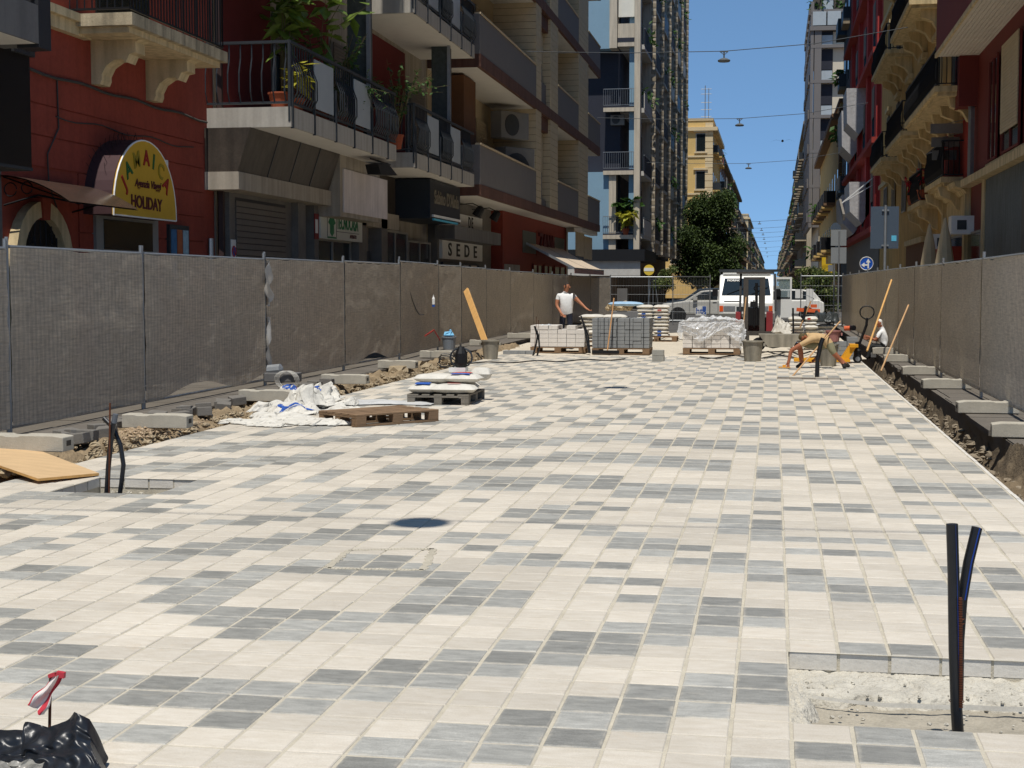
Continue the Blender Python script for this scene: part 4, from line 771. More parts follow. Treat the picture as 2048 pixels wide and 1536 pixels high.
t = thing('awning', (-9, 62, 2.2), 'open cream awning over the red corner shop', 'awning'); M_awn = mt('awning_cream', (214, 196, 172), .85, .06, 2, trans=.2)
for y0, y1 in ((56.8, 61.6), (61.8, 66.8)): part('canvas', M_awn, t, lambda m: m.grid(6, 8, lambda u, v: (-9.5 + 1.9 * v, y0 + (y1 - y0) * u, 3.3 - 1.0 * v - .06 * math.sin(math.pi * v))))
part('valance', mt('awning_mauve', (168, 132, 126), .8), t, lambda m: m.box(-7.6, -7.58, 56.8, 66.8, 2.1, 2.3)); part('front_bar', M_galv, t, lambda m: m.beam((-7.6, 56.8, 2.3), (-7.6, 66.8, 2.3), .05, .05)); part('arm', M_galv, t, lambda m: m.beam((-9.5, 56.78, 3.28), (-7.6, 56.78, 2.29), .05, .09))
t = thing('rolled_awning', (-8.9, 71, 3), 'beige drop awning half rolled up past the red shop', 'awning'); part('canvas', mt('awning_beige', (186, 168, 138), .85), t, lambda m: m.box(-9.0, -8.96, 67.6, 70.6, 3.0, 4.1).box(-9.0, -8.96, 70.7, 73.7, 2.9, 4.0)); part('cassette', M_white, t, lambda m: m.box(-9.05, -8.7, 67.5, 73.7, 4.1, 4.28))
t = thing('white_shop_sign', (-9.8, 46, 2.4), 'white sign board with spaced black letters past the navy sign', 'sign'); bx('board', M_white, t, FL + .3, -9.8, 43.4, 49.6, 2.45, 3.9); text('S  E  D  E', 'lettering', t, M_black, .55, (-9.795, 46.4, 2.72), (0, 1, 0), (0, 0, 1), .02, wid=4.4); text('D E', 'lettering', t, M_black, .5, (-9.795, 47.6, 3.66), (0, 1, 0), (0, 0, 1), .02); bx('grey_band', M_dg, t, -9.8, -9.2, 42.4, 49.8, 3.0, 3.4)
window(b, FL + .48, 1, 43.6, 46.2, .1, 2.35, M_dsteel, M_gdark); window(b, FL + .48, 1, 46.4, 49.2, .1, 2.35, M_dsteel, M_gdark)
for y in (45.5, 48.3):
    t = thing('spot_lamp', (-9, y, 3.9), 'black spot lamp on a curved arm over the white sign, %s one' % ('near' if y < 46 else 'far'), 'lamp'); part('arm', M_black, t, lambda m: m.tube([(-9.9, y, 4.15), (-9.3, y, 4.2), (-9.0, y, 4.05)], .015, 5)); part('head', M_black, t, lambda m: m.lathe((-9.0, y, 4.1), [(.05, 0), (.12, .05), (.16, .35), (.02, .36)], 10, ax=(-.5, 0, -.8)))

t = thing('no_parking_sign', (FL + .2, 26.45, 1.6), 'small no parking notice beside the roller shutter', 'sign'); bx('plate', M_white, t, FL + .2, FL + .215, 26.34, 26.58, 1.5, 2.5); part('disc', M_blue, t, lambda m: m.lathe((FL + .215, 26.46, 2.28), [(.1, 0), (.1, .006)], 18, ax=(1, 0, 0))); part('ring', M_redp, t, lambda m: m.tube([(FL + .222, 26.46 + .095 * math.cos(a), 2.28 + .095 * math.sin(a)) for a in [k * .35 for k in range(19)]], .012, 4)); part('bar', M_redp, t, lambda m: m.beam((FL + .224, 26.39, 2.35), (FL + .224, 26.53, 2.21), .01, .02))
t = thing('red_notice', (FL + .36, 31.15, 2.4), 'dark red notice plate left of the estate agency board', 'sign'); bx('plate', mt('notice_red', (120, 34, 36), .6), t, FL + .35, FL + .365, 30.98, 31.28, 2.65, 3.2); bx('print', M_white, t, FL + .365, FL + .369, 31.02, 31.2, 2.78, 3.08)
# ================================================================ TOWER beyond the crossing, left
M_twc = mt('tower_cream', (196, 184, 164), .85, .08, 1.2, streak=.2); M_twb = mt('tower_blue', (128, 158, 176), .8, .06, .6); M_twd = mt('tower_navy', (44, 46, 56), .7, .15, .5); M_twg = mt('tower_grey', (190, 186, 178), .8)
b = thing('tower_block', (BL, 110, 0), 'tall cream, blue and black apartment tower beyond the crossing', 'building'); TY0, TY1, TH = 96., 143., 46.
bx('core', M_twd, b, BL - 1.4, -34, TY0 + 1.3, TY1, 3.9, TH); bx('ground_floor', mt('tower_ground', (120, 104, 86), .8, .2, .6), b, BL - 1.6, -34, TY0 + 1.6, TY1 - 1, -.2, 3.9)
xa, xc = V(1206, 300, TY0).x, V(1268, 300, TY0).x
# face towards the crossing
bx('corner_pier', M_twc, b, BL - .38, BL, TY0, TY0 + .9, 3.9, TH); bx('corner_pier', M_twb, b, BL - .75, BL - .38, TY0 + .5, TY0 + 1.2, 3.9, TH)
bx('blue_wall', M_twb, b, -34, V(1219, 50, TY0).x, TY0 + .2, TY0 + 1.3, 16.9, TH); bx('cream_strip', M_twc, b, V(1219, 50, TY0).x, V(1234, 50, TY0).x, TY0, TY0 + 1.3, 16.9, TH)
bx('blue_wall', M_twb, b, -20, V(1217, 400, TY0).x, TY0 + .4, TY0 + 1.3, 3.9, 9.0); bx('cream_strip', M_twc, b, V(1217, 400, TY0).x, V(1231, 400, TY0).x, TY0 + .2, TY0 + 1.3, 3.9, 9.0)
for k, zc in enumerate((5.0, 9.15, 13.2, 17.3, 21.4, 25.5, 29.6)):
    if zc < 16:
        s_ = bx('balcony', M_twd, b, xa, BL - .4, TY0 + .1, TY0 + 1.3, zc - .3, zc); bx('slab_edge', M_twc, s_, xa, BL - .4, TY0 + .05, TY0 + .1, zc - .36, zc - .1)
        railing(s_, [(xa, TY0 + .14), (BL - .42, TY0 + .14)], zc, zc + 1.1, M_galv, .14, .012)
    else:
        s_ = bx('balcony', M_twc, b, V(1235, 50, TY0).x, BL - .4, TY0 + .12, TY0 + 1.3, zc - .3, zc + 1.15); bx('blind', mt('blind_white', (224, 220, 206), .7, .06, 2), s_, V(1236, 50, TY0).x, BL - .42, TY0 + .3, TY0 + .34, zc + 1.6, zc + 3.7); bx('shadow_strip', M_twd, s_, V(1235, 50, TY0).x, BL - .4, TY0 + .1, TY0 + .12, zc + .0, zc + .25)  # solid navy strip paints the shade of a gap on the balcony front
ac_unit('', 'outdoor unit on the navy wall of the tower', (V(1235, 240, TY0 + 1).x, TY0 + 1.1, V(1235, 240, TY0 + 1).z), (0, -1), .9, .65, .35)
# street face: piers and balconies
for k in range(6):
    y = TY0 + .9 + k * 7.7; bx('pier', M_twc, b, BL - .5, BL + .42, y + 6.3, y + 6.75, 3.9, TH)
    m = MB(); z = 4.2
    while z < 40: m.box(BL + .1, BL + .43, y + 6.28, y + 6.77, z, z + .3); z += .5
    tag(m.build('pier_courses', mt('pier_brick', (150, 138, 118), .85, .2, 4), b), kind='stuff')
    for f in range(9):
        zc = 5.0 + 4.08 * f
        s_ = bx('balcony', M_twg, b, BL - 1.4, BL + .18, y + .2, y + 6.2, zc - .3, zc); bx('front_panel', (M_twg, M_twd, M_twb, M_twd)[(k * 3 + f * 2 + int(hsh(k, f) * 2)) % 4], s_, BL + .15, BL + .2, y + .2, y + 6.2, zc - .1, zc + .95); bx('rail', M_galv, s_, BL + .14, BL + .22, y + .2, y + 6.2, zc + 1.0, zc + 1.06)
        if hsh(k, f, 2) < .4:
            m = MB()
            for q in range(26): m.leaf((BL + U(0, .5), y + U(.4, 6), zc + U(.7, 1.4)), (U(-1, 1), U(-1, 1), U(-1, .6)), (U(-1, 1), U(-1, 1), 1), .45, .2)
            tag(m.build('planting', M_lf2, s_), kind='stuff')
bx('canopy', mt('black_canopy', (26, 27, 30), .6), b, BL - 14, BL + .4, TY0 - .6, TY0 + 9, 3.2, 3.95); bx('canopy_band', M_twg, b, BL - 14, BL + .1, TY0 - .4, TY0 - .3, 2.25, 3.2)
bx('roof', M_tar, b, BL, -34, TY0 + .3, TY1, TH, TH + .3)
t = pot_plant('potted_plant', 'spiky plants on the low corner balcony of the tower', (BL - 1.0, TY0 + .5, 5.0), 2.2, 1.2, 160, .7, M_lf2, M_terra, .3); pot_plant('potted_plant', 'yellow plants hanging over the low corner balcony of the tower', (BL - .9, TY0 + .2, 4.9), 1.2, 1.0, 140, .5, M_lfy, M_terra, .25)

# ================================================================ RIGHT ROW
M_mar = mt('maroon_panel', (108, 42, 36), .7, .1, 1); M_marble = mt('dark_marble', (86, 92, 94), .45, .75, 3.2, stretch=(1, 3.2, .4), spec=.3, fine=1.); M_rib = mt('ribbed_soffit', (206, 198, 186), .8, .05, 2)
b = thing('maroon_building', (FR, 36, 0), 'maroon modern building with white ribbed bay underside at upper right', 'building'); bx('wall', M_mar, b, FR, FR + 8, 20, 43, -.2, 22)
s_ = bx('bay', M_mar, b, BR, FR, 20, 42.2, 7.9, 20); m = MB(); x = BR + .04
while x < FR - .05: m.box(x, x + .085, 20, 42.15, 7.86, 7.9); x += .1
m.build('ribbed_soffit', M_rib, s_); bx('soffit_edge', M_cream, s_, BR - .03, BR + .03, 20, 42.24, 7.84, 7.95)
bx('return_panel', M_mar, b, FR - .5, FR, 42.0, 43.0, 6.5, 7.86)
for y0, y1, sh in ((34.4, 36.9, .8), (37.8, 39.2, .0), (28, 31, .6)): window(b, FR - .22, -1, y0, y1, 4.75, 7.3, M_mar, M_glass, shutter=sh, shm=M_shutw)
bx('window_sill', M_cream, b, FR - .1, FR, 33.6, 39.6, 4.62, 4.72)
bx('shop_wall', M_marble, b, FR - .06, FR, 30, 39.7, -.1, 4.35); bx('shop_cornice', M_cream, b, FR - .3, FR, 28, 43, 4.36, 4.56); bx('light_pilaster', M_cream, b, FR - .1, FR, 39.7, 40.15, 0, 4.36); bx('stone_end', M_gst, b, FR - .09, FR, 30, 33.8, 0, 3.9)
s_ = window(b, FR - .2, -1, 40.3, 47.4, .1, 3.1, M_frame, M_gdark)
wallcable('downpipe', 'grey downpipe at the corner of the maroon building', [(FR - .14, 42.1, 4.6), (FR - .14, 42.1, 6.4), (FR - .2, 42.3, 6.9), (FR - .2, 42.3, 7.85)], .09, M_galv)
# old cream building
M_ych = mt('ochre_render', (196, 158, 96), .9, .14, .9, streak=.3); M_yst = mt('ochre_stone', (204, 182, 138), .9, .14, 1.5, streak=.35)
b = thing('cream_building', (FR, 60, 0), 'old ochre building with long iron balconies on stone brackets', 'building'); bx('wall', M_ych, b, FR, FR + 9, 43.02, 79, -.2, 19.5); bx('red_wall', mt('red_wall', (150, 52, 44), .85, .1, 1), b, FR - .03, FR, 43.03, 49.8, 4.56, 6.8)
bx('shop_panel', M_cream, b, FR - .05, FR, 43.03, 48.6, 3.0, 4.2); part('shop_cornice', M_yst, b, lambda m: m.prism([(FR, 4.2), (FR - .12, 4.2), (FR - .2, 4.32), (FR - .42, 4.4), (FR - .46, 4.55), (FR, 4.55)], 1, 43.03, 50.2))
for y in (43.1, 48.5): bx('pilaster', M_yst, b, FR - .16, FR, y, y + .4, 0, 4.2)
bx('wood_panel', mt('brown_boarding', (112, 74, 44), .8, .15, 3, stretch=(1, 4, 1)), b, FR - .12, FR, 55, 62, .9, 3.2); bx('wood_cornice', M_cream, b, FR - .2, FR, 55, 62, 3.2, 3.4)
for z in (8.0, 12.0, 15.8): bx('string_course', M_yst, b, FR - .12, FR, 43.03, 79, z + 2.7 if z > 8 else 6.55, z + 2.95 if z > 8 else 6.75)
for z0 in (7.15, 11.2, 15.2):
    for y0 in (46, 51, 56, 61.5, 67, 72.5):
        o_ = window(b, FR - .2, -1, y0, y0 + 1.3, z0, z0 + 2.5, mt('green_shutter', (58, 66, 60), .7), M_glass, shutter=.9, shm=mt('persiana', (84, 78, 66), .75)); bx('surround', M_yst, o_, FR - .07, FR, y0 - .25, y0 - .02, z0, z0 + 2.7); bx('surround', M_yst, o_, FR - .07, FR, y0 + 1.32, y0 + 1.55, z0, z0 + 2.7); bx('pediment', M_yst, o_, FR - .2, FR, y0 - .3, y0 + 1.6, z0 + 2.7, z0 + 2.9)
for y0 in (57, 63.5, 69, 74): window(b, FR - .2, -1, y0, y0 + 1.6, 4.7, 6.4, M_frame, M_glass)
def stone_balcony(y0, y1, z, lab, X1=BR, mesh=False, nb=5):
    t = thing('stone_balcony', (FR, (y0 + y1) / 2, z), lab, 'balcony', 'iron railed balconies of the right row')
    bx('slab', M_yst, t, FR, X1, y0, y1, z, z + .16); bx('moulding', M_yst, t, FR, X1 + .1, y0 + .1, y1 - .1, z - .1, z)
    for k in range(nb):
        y = y0 + .4 + (y1 - y0 - 1.2) * k / max(1, nb - 1)
        part('bracket', M_yst, t, lambda m: m.prism([(FR, z - .8), (FR - .15, z - .75), (FR - .3, z - .5), (FR - .62, z - .36), (FR - .68, z - .1), (FR, z - .1)], 1, y, y + .4))
    railing(t, [(FR, y0 + .05), (X1 + .05, y0 + .05), (X1 + .05, y1 - .05), (FR, y1 - .05)], z + .16, z + 1.2, M_black, .13, .012, .06, -1)
    if mesh: part('screen', mt('screen_black', (30, 31, 34), .8), t, lambda m: m.box(X1 + .07, X1 + .09, y0 + .1, y1 - .1, z + .2, z + 1.15))
    return t
stone_balcony(42.4, 52.2, 6.95, 'long balcony with dark screened railing beside the white bay', mesh=True); stone_balcony(53.4, 60.8, 6.85, 'ochre balcony with curved bars, second along the right row', nb=4); stone_balcony(63, 70, 6.75, 'ochre balcony with dark railing, third along the right row', mesh=True, nb=3)
stone_balcony(51, 59, 10.9, 'upper balcony of the ochre building nearest the maroon bay', nb=4); stone_balcony(61.5, 70, 10.9, 'upper balcony of the ochre building toward the red house', nb=4); stone_balcony(51, 70, 14.9, 'top balcony of the ochre building', nb=6)
stone_balcony(44.6, 49.4, 4.62, 'low blue-black panelled balcony over the shop cornice', 4.75, True, 2); stone_balcony(51, 55.5, 4.3, 'low balcony with red flowers beside the blue-black one', 4.75, False, 2)
pot_plant('flowering_plant', 'red flowers on the low balcony of the ochre building', (4.9, 51.4, 4.5), .9, .5, 70, .22, M_flr, M_terra, .2); pot_plant('flowering_plant', 'second clump of red flowers further along the low balcony', (4.85, 54.6, 4.5), .8, .5, 60, .22, M_flr, M_terra, .2)
for y, z in ((47.6, 2.72), (42.6, 3.05)):
    t = thing('white_box', (FR - .4, y, z), 'white metal box mounted on the shop front, %s' % ('left one above the umbrella' if y > 45 else 'right one beside marble'), 'box'); bx('casing', M_white, t, FR - .6, FR, y - .35, y + .35, z, z + .5); bx('grille', mt('ac_grille', (66, 68, 70)), t, FR - .45, FR - .2, y - .36, y - .35, z + .12, z + .38)
bx('awning_box', mt('red_canvas', (150, 54, 40), .8), b, FR - .5, FR, 43.6, 47.2, 2.35, 2.75)
for px_, lb in ((1888, 'near'), (1857, 'far')):
    y = Yx(px_, 4.4); t = thing('closed_umbrella', (4.4, y, .05), 'closed cream parasol behind the right fence, %s one' % lb, 'umbrella'); part('cover', mt('parasol_cloth', (206, 186, 150), .85, .1, 3), t, lambda m: m.lathe((4.4, y, .9), [(.24, 0), (.3, .4), (.27, 1.2), (.14, 2.0), (.03, 2.5)], 9)); part('pole', M_galv, t, lambda m: m.tube([(4.4, y, .05), (4.4, y, 1)], .03, 6))
for k in range(3):
    t = thing('blade_sign', (FR - .6, 44.4 + k * .6, 5.5), 'grey blade shaped wall bracket sign under the long balcony, number %s from left' % ('one', 'two', 'three')[k], 'sign'); bx('plate', M_gst, t, FR - 1.0 + .1 * k, FR - .1, 44.3 + k * .7, 44.36 + k * .7, 6.0 - .32 * k, 6.28 - .32 * k); part('stay', M_galv, t, lambda m: m.tube([(FR, 44.33 + k * .7, 6.4 - .3 * k), (FR - .9, 44.33 + k * .7, 6.2 - .32 * k)], .012, 4))
# red house with wrapped balconies
M_rh = mt('brick_red_render', (172, 66, 62), .88, .12, 1, streak=.2); b = thing('red_house', (FR, 95, 0), 'narrow red house with plastic wrapped balconies on the right', 'building')
bx('wall', M_rh, b, FR, FR + 9, 79, 113, -.2, 24); bx('ground_floor', M_gst, b, FR - .05, FR, 79, 113, -.2, 4.4)
for y in (80, 88, 97, 106): bx('pilaster', M_rh, b, FR - .22, FR, y, y + 1.4, 4.5, 23)
for z in (4.4, 9.0, 13.6, 18.2, 22.8): bx('cornice', mt('red_cornice', (150, 58, 50), .85), b, FR - .5, FR, 79, 113, z, z + .3)
for z in (5.2, 9.8, 14.4, 19): 
    for y in (83.4, 92, 101): window(b, FR - .2, -1, y, y + 2, z, z + 2.7, mt('teal_frame', (46, 84, 96), .6), M_glass, shutter=.6)
M_wrap = mt('wrap_plastic', (186, 184, 182), .55, .2, 3, .02, 6, trans=.15)
for (y0, y1, z0, z1), lb in (((93, 97.5, 10.8, 13.6), 'upper'), ((99.5, 105, 10.0, 13.0), 'upper rear'), ((88, 94, 5.2, 7.6), 'lower'), ((97, 106, 4.9, 7.4), 'lower rear')):
    t = thing('wrapped_balcony', (BR, y0, z0), 'balcony wrapped in grey plastic sheeting on red house, %s one' % lb, 'balcony', 'wrapped balconies'); n_ = 8
    part('slab', M_rh, t, lambda m: m.box(FR, BR + .05, y0 + .1, y1 - .1, z0 + .7, z0 + .9))
    part('sheeting', M_wrap, t, lambda m: m.prism([(FR, z0 + .6), (FR - .4, z0), (BR, z0 + .7), (BR - .06, z1), (FR, z1)], 1, y0, y1))
t = thing('scaffold_hoist', (4.6, 84, 6), 'white tilted folding awning arms on the red house', 'awning'); part('arm', M_white, t, lambda m: m.beam((FR, 84, 7.6), (3.7, 84.5, 6.2), .05, .06).beam((FR, 84, 7.2), (3.7, 84.5, 6.2), .04, .04)); part('cassette', mt('awning_grey', (120, 114, 104), .8), t, lambda m: m.beam((3.7, 82, 5.3), (3.7, 87, 6.4), .12, .35))
# ---- generic blocks further along both sides
def block(name, label, s, X, y0, y1, h, wm, tm, fl=4.1, bay=4.2, bal=.9, front=False, seed=0, rail=M_dsteel, step=.45, dep=14):
    b = thing(name, (X, (y0 + y1) / 2, 0), label, 'building'); bx('wall', wm, b, X, X - s * dep, y0, y1, -.2, h); bx('cornice', tm, b, X + s * .7, X - s * dep, y0 - .4, y1 + .2, h - 1.4, h - .9); bx('roof_edge', tm, b, X + s * .1, X - s * dep, y0 - .1, y1, h, h + .35)
    nf = int((h - 2) / fl); nb = max(1, int((y1 - y0) / bay)); wn = MB(); rl = MB()
    for f in range(nf):
        z = 4.6 + f * fl
        if z + 2.6 > h - 1.4: break
        for k in range(nb):
            y = y0 + (k + .5) * (y1 - y0) / nb; r = hsh(k, f, seed); wn.box(X - s * .02, X + s * .02, y - .6, y + .6, z, z + 2.5)
            if r < .86:
                L = 1.5 if r < .6 else 1.9; d = bal * (1 if r < .7 else 1.35); o = bx('balcony', tm if r < .6 else wm, b, X, X + s * d, y - L, y + L, z - .25, z); rl.box(X + s * d, X + s * (d - .05), y - L, y + L, z, z + (1.0 if r > .3 else .9)); rl.box(X, X + s * d, y - L - .02, y - L + .03, z, z + 1.0)
                if r < .16:
                    m = MB()
                    for q in range(30): m.leaf((X + s * U(.3, d + .3), y + U(-L, L), z + U(.3, 1.5)), (U(-1, 1), U(-1, 1), U(-1, .5)), (U(-1, 1), U(-1, 1), 1), .7, .35)
                    tag(m.build('planting', M_lf2, o), kind='stuff')
                elif .3 < r < .42: bx('laundry' if r < .36 else 'blind', mt('laundry%d' % int(r * 100), ((190, 186, 180), (196, 120, 110), (120, 150, 180), (214, 206, 190))[int(r * 1000) % 4], .85), o, X + s * (d + .02), X + s * (d + .06), y - L * .8, y + L * .7, z - .1, z + 1.6)
        if front:
            for k in range(3): 
                xw = X - s * (1.6 + k * 3.4); fo = bx('window', M_frame, b, xw - .75, xw + .75, y0 - .03, y0, z, z + 2.6); bx('pane', M_glass, fo, xw - .6, xw + .6, y0 - .04, y0 - .03, z + .1, z + 2.45); bx('lintel', tm, fo, xw - 1, xw + 1, y0 - .25, y0, z + 2.7, z + 2.95); bx('sill', tm, fo, xw - .9, xw + .9, y0 - .2, y0, z - .2, z)
            bx('string_course', tm, b, X + s * .1, X - s * dep, y0 - .12, y0, z - .75, z - .5)
    tag(wn.build('windows', M_glass, b), kind='stuff'); tag(rl.build('railings', rail, b), kind='stuff')
    if front:
        m = MB()
        for k in range(int(h / .9)):
            if .9 * k + .85 < h: m.box(X + s * .06, X - s * 1.0, y0 - .07, y0 + 1, k * .9, k * .9 + .82)
        tag(m.build('quoins', tm, b), kind='stuff')
    return b
M_yl = mt('yellow_palazzo', (206, 174, 112), .88, .1, .4); M_ylt = mt('yellow_trim', (210, 190, 152), .88, .1, .5); M_gb = mt('grey_beige', (160, 144, 120), .88, .18, .3, streak=.2); M_gb2 = mt('stone_grey', (178, 166, 144), .88, .15, .3, streak=.2); M_pk = mt('dusty_pink', (176, 138, 118), .88, .15, .3); M_bn = mt('brown_old', (122, 96, 74), .88, .2, .3)
block('yellow_palazzo', 'yellow ochre palazzo with cornice behind the large tree', -1 * -1, BL, 209, 238, 24.5, M_yl, M_ylt, 5.2, 5, .8, True, 1)
block('apartment_house', 'pink house with laundry balconies behind the yellow palazzo', 1, BL, 238.5, 292, 23, M_pk, M_gb, 4.2, 5, 1.0, False, 2); block('apartment_house', 'pale blank-walled house with satellite dishes on the left row', 1, BL, 300, 372, 23.5, M_gb2, M_gb, 4.1, 6, 1.0, False, 3)
block('apartment_house', 'brown house with dense balconies down the left row', 1, BL, 373, 480, 20, M_bn, M_gb, 4.1, 7, 1.1, False, 4); block('stone_palazzo', 'stone palazzo with heavy cornice far down the left row', 1, BL, 500, 590, 25, M_gb2, M_ylt, 4.6, 7, .6, True, 5); block('apartment_house', 'grey hazy house at the far end of the left row', 1, BL, 600, 800, 22, M_gb, M_gb2, 4.2, 9, 1.2, False, 6); block('apartment_house', 'last pale house on the left before the sky gap', 1, BL + .6, 815, 1250, 21, M_gb2, M_gb, 4.2, 14, 1.4, False, 7)
block('dark_teal_house', 'narrow dark teal house front behind the red house', -1, FR, 113.2, 124, 27, mt('teal_dark', (54, 74, 90), .8), M_gb, 4.2, 5, .5, False, 8, dep=9)
block('old_cornice_house', 'old brownish house with overhanging cornice and iron balconies on right', -1, FR - .2, 124.5, 176, 16.5, M_yl, M_bn, 4.2, 5.5, 1.0, True, 9, M_black)
# modern tower on the right
M_sl = mt('slate_frame', (116, 112, 110), .7, .06, .4); b = thing('slate_tower', (4.0, 190, 0), 'tall slate and cream tower with roof garden on the right', 'building'); X = 4.0; y0 = 180.
bx('core', mt('tower_panel', (206, 196, 176), .85, .06, .3), b, X + 1.2, X + 14, y0 + .6, y0 + 34, 0, 31.5); bx('corner_pier', M_sl, b, X, X + .35, y0, y0 + 34, 8.5, 35); bx('corner_pier', M_sl, b, X + .45, X + 1.25, y0, y0 + .6, 8.5, 31.6); bx('terrace_wall', mt('terrace_dark', (86, 80, 72), .8), b, X + .3, X + 14, y0 + 1, y0 + 33, 34, 35.6)
for f in range(7):
    z = 9.3 + f * 4.1; bx('floor_band', M_sl, b, X, X + 14, y0 - .02, y0 + .6, z - .22, z + .15); o = bx('loggia', M_twd, b, X + 1.25, X + 2.6, y0 + .55, y0 + .62, z + .15, z + 3.8); bx('glass_rail', M_frost, o, X + 1.3, X + 2.55, y0 + .4, y0 + .45, z + .2, z + 1.3); bx('frame', M_black, o, X + 1.3, X + 2.55, y0 + .38, y0 + .52, z + 1.3, z + 1.4)
    for k in range(5): bx('balcony', M_sl, b, X - .2, X, y0 + 2 + k * 6, y0 + 6 + k * 6, z - .1, z + 1.0)
o = bx('roof_terrace', M_sl, b, X - .1, X + 14, y0 - .2, y0 + 34, 31.6, 32.1)
for k in range(6): bx('glass_rail', M_frost, o, X + .2 + k * 1.7, X + 1.75 + k * 1.7, y0 - .1, y0 - .05, 32.2, 33.8)
m = MB()
for q in range(140): m.leaf((X + U(-.2, 4), y0 + U(0, 2), U(34, 36.4)), (U(-1, 1), U(-1, 1), U(-1, 1)), (U(-1, 1), U(-1, 1), 1), .7, .3)
tag(m.build('roof_garden', M_lf2, o), kind='stuff')
bx('chimney', M_white, b, X + 2.6, X + 5, y0 + 3, y0 + 6, 35.6, 44); bx('tall_wall', M_white, b, X + 4.4, X + 8, y0 + 2, y0 + 8, 31.5, 50)
block('apartment_house', 'white topped house with hanging greenery past the slate tower', -1, 5.0, 236, 330, 28, M_gb2, M_gb, 4.2, 6, 1.3, False, 10); block('apartment_house', 'dark house with crowded balconies further on the right', -1, 5.0, 331, 470, 25, M_bn, M_gb, 4.2, 8, 1.3, False, 11); block('apartment_house', 'grey house on the right near the vanishing point', -1, 4.8, 471, 720, 24, M_gb, M_gb2, 4.2, 11, 1.4, False, 12); block('apartment_house', 'farthest house on the right beside the sky gap', -1, 4.6, 722, 1250, 22, M_gb2, M_gb, 4.2, 16, 1.6, False, 13)
# side walls of the blocks that face the crossing streets (left of the tower, right of the red house) are real depth already
t = thing('roof_antenna', (V(1410, 240, 212).x, 214, 24.8), 'lattice antenna on the yellow palazzo roof', 'antenna'); ax_ = V(1410, 240, 214).x
part('mast', M_galv, t, lambda m: m.tube([(ax_, 214, 24.6), (ax_, 214, 30)], .06, 4).tube([(ax_ + .5, 214, 24.6), (ax_ + .5, 214, 29.6)], .05, 4)); part('crossbar', M_galv, t, lambda m: [m.tube([(ax_ - .6, 214, z), (ax_ + .9, 214, z)], .04, 4) for z in (25.6, 26.6, 27.6, 28.8, 29.5)])
t = thing('satellite_dish', (BL + .5, 296, 13), 'white satellite dish on the left row', 'dish'); p = V(1455, 401, 299); part('dish', M_white, t, lambda m: m.lathe(p, [(.02, 0), (.6, .1), (.95, .3), (1.0, .35)], 14, ax=(.5, -1, .3))); part('bracket', M_galv, t, lambda m: m.tube([p, (BL - .1, 300, p.z - .5)], .06, 5))
# ================================================================ TREES
def tree(name, label, base, h, rx, ry, z0, nl, L, cols_, trunk_r=.16, seed=1):
    rs = random.Random(seed); t = thing(name, base, label, 'tree' if h > 3 else 'shrub'); base = Vector(base); tk = MB(); cl = []
    u = lambda a, b: a + (b - a) * rs.random()
    tk.tube([base, base + Vector((u(-.1, .1), u(-.1, .1), z0 * .6)), base + Vector((u(-.2, .2), 0, z0))], [trunk_r, trunk_r * .8, trunk_r * .65], 7)
    for k in range(34 if h > 5 else 16):
        a = u(0, 6.28); rr = math.sqrt(rs.random()); zz = u(.1, 1); f = math.sin(math.pi * (.12 + .78 * zz)) ** .6; c = base + Vector((math.cos(a) * rr * rx * .8 * f, math.sin(a) * rr * ry * .8 * f, z0 + (h - z0) * zz)); cl.append(c)
        tk.tube([base + Vector((0, 0, z0 * u(.75, 1))), base.lerp(c, .55) + Vector((0, 0, .3)), c], [trunk_r * .45, trunk_r * .25, .02], 5)
    tk.build('trunk', mt('bark', (78, 66, 54), .95, .3, 4), t); m = MB()
    for k in range(nl):
        c = rs.choice(cl); q = Vector((rs.gauss(0, 1), rs.gauss(0, 1), rs.gauss(0, 1))); q.normalize(); r = rs.random() ** .4; p = c + Vector((q.x * rx * .38, q.y * ry * .38, q.z * (h - z0) * .17)) * r
        if p.z < z0 * .75: continue
        m.leaf(p, (u(-1, 1), u(-1, 1), u(-1, .4)), (u(-1, 1), u(-1, 1), 1.2), L * u(.6, 1.3), L * .5, rs.randrange(len(cols_)))
    m.build('crown', cols_, t); return t
GR = [mt('foliage_a', (64, 82, 42), .7, .3, 6, trans=.3), mt('foliage_b', (86, 104, 52), .65, .3, 6, trans=.3), mt('foliage_c', (46, 60, 34), .7, .3, 6, trans=.25)]; GR2 = [mt('foliage_d', (120, 126, 74), .65, .3, 6, trans=.3), mt('foliage_e', (92, 108, 56), .65, .3, 6, trans=.3), GR[0]]
tree('street_tree', 'large dark green evergreen street tree past the tower', (V(1422, 560, 128).x, 128, .08), 8.7, 2.9, 2.8, 1.6, 26000, .27, GR, .22, 3); tree('street_tree', 'second dark tree merging with the large one in front of the palazzo', (V(1398, 560, 136).x, 136, .08), 8.4, 2.6, 2.6, 1.8, 18000, .27, GR, .22, 9)
tree('olive_shrub', 'small olive green tree in front of the tower ground floor', (V(1331, 560, 99).x, 99, .08), 2.85, .95, .9, 1.2, 2600, .14, GR2, .09, 4); tree('hedge_shrub', 'leafy green shrub right of the white van', (V(1612, 560, 72).x, 72, 0), 2.35, 1.2, .9, .5, 3600, .15, GR2, .1, 5); tree('hedge_shrub', 'leafy green shrub behind the notice boards', (V(1650, 560, 71).x, 71, 0), 2.25, 1.0, .9, .5, 3000, .15, GR2, .1, 6)
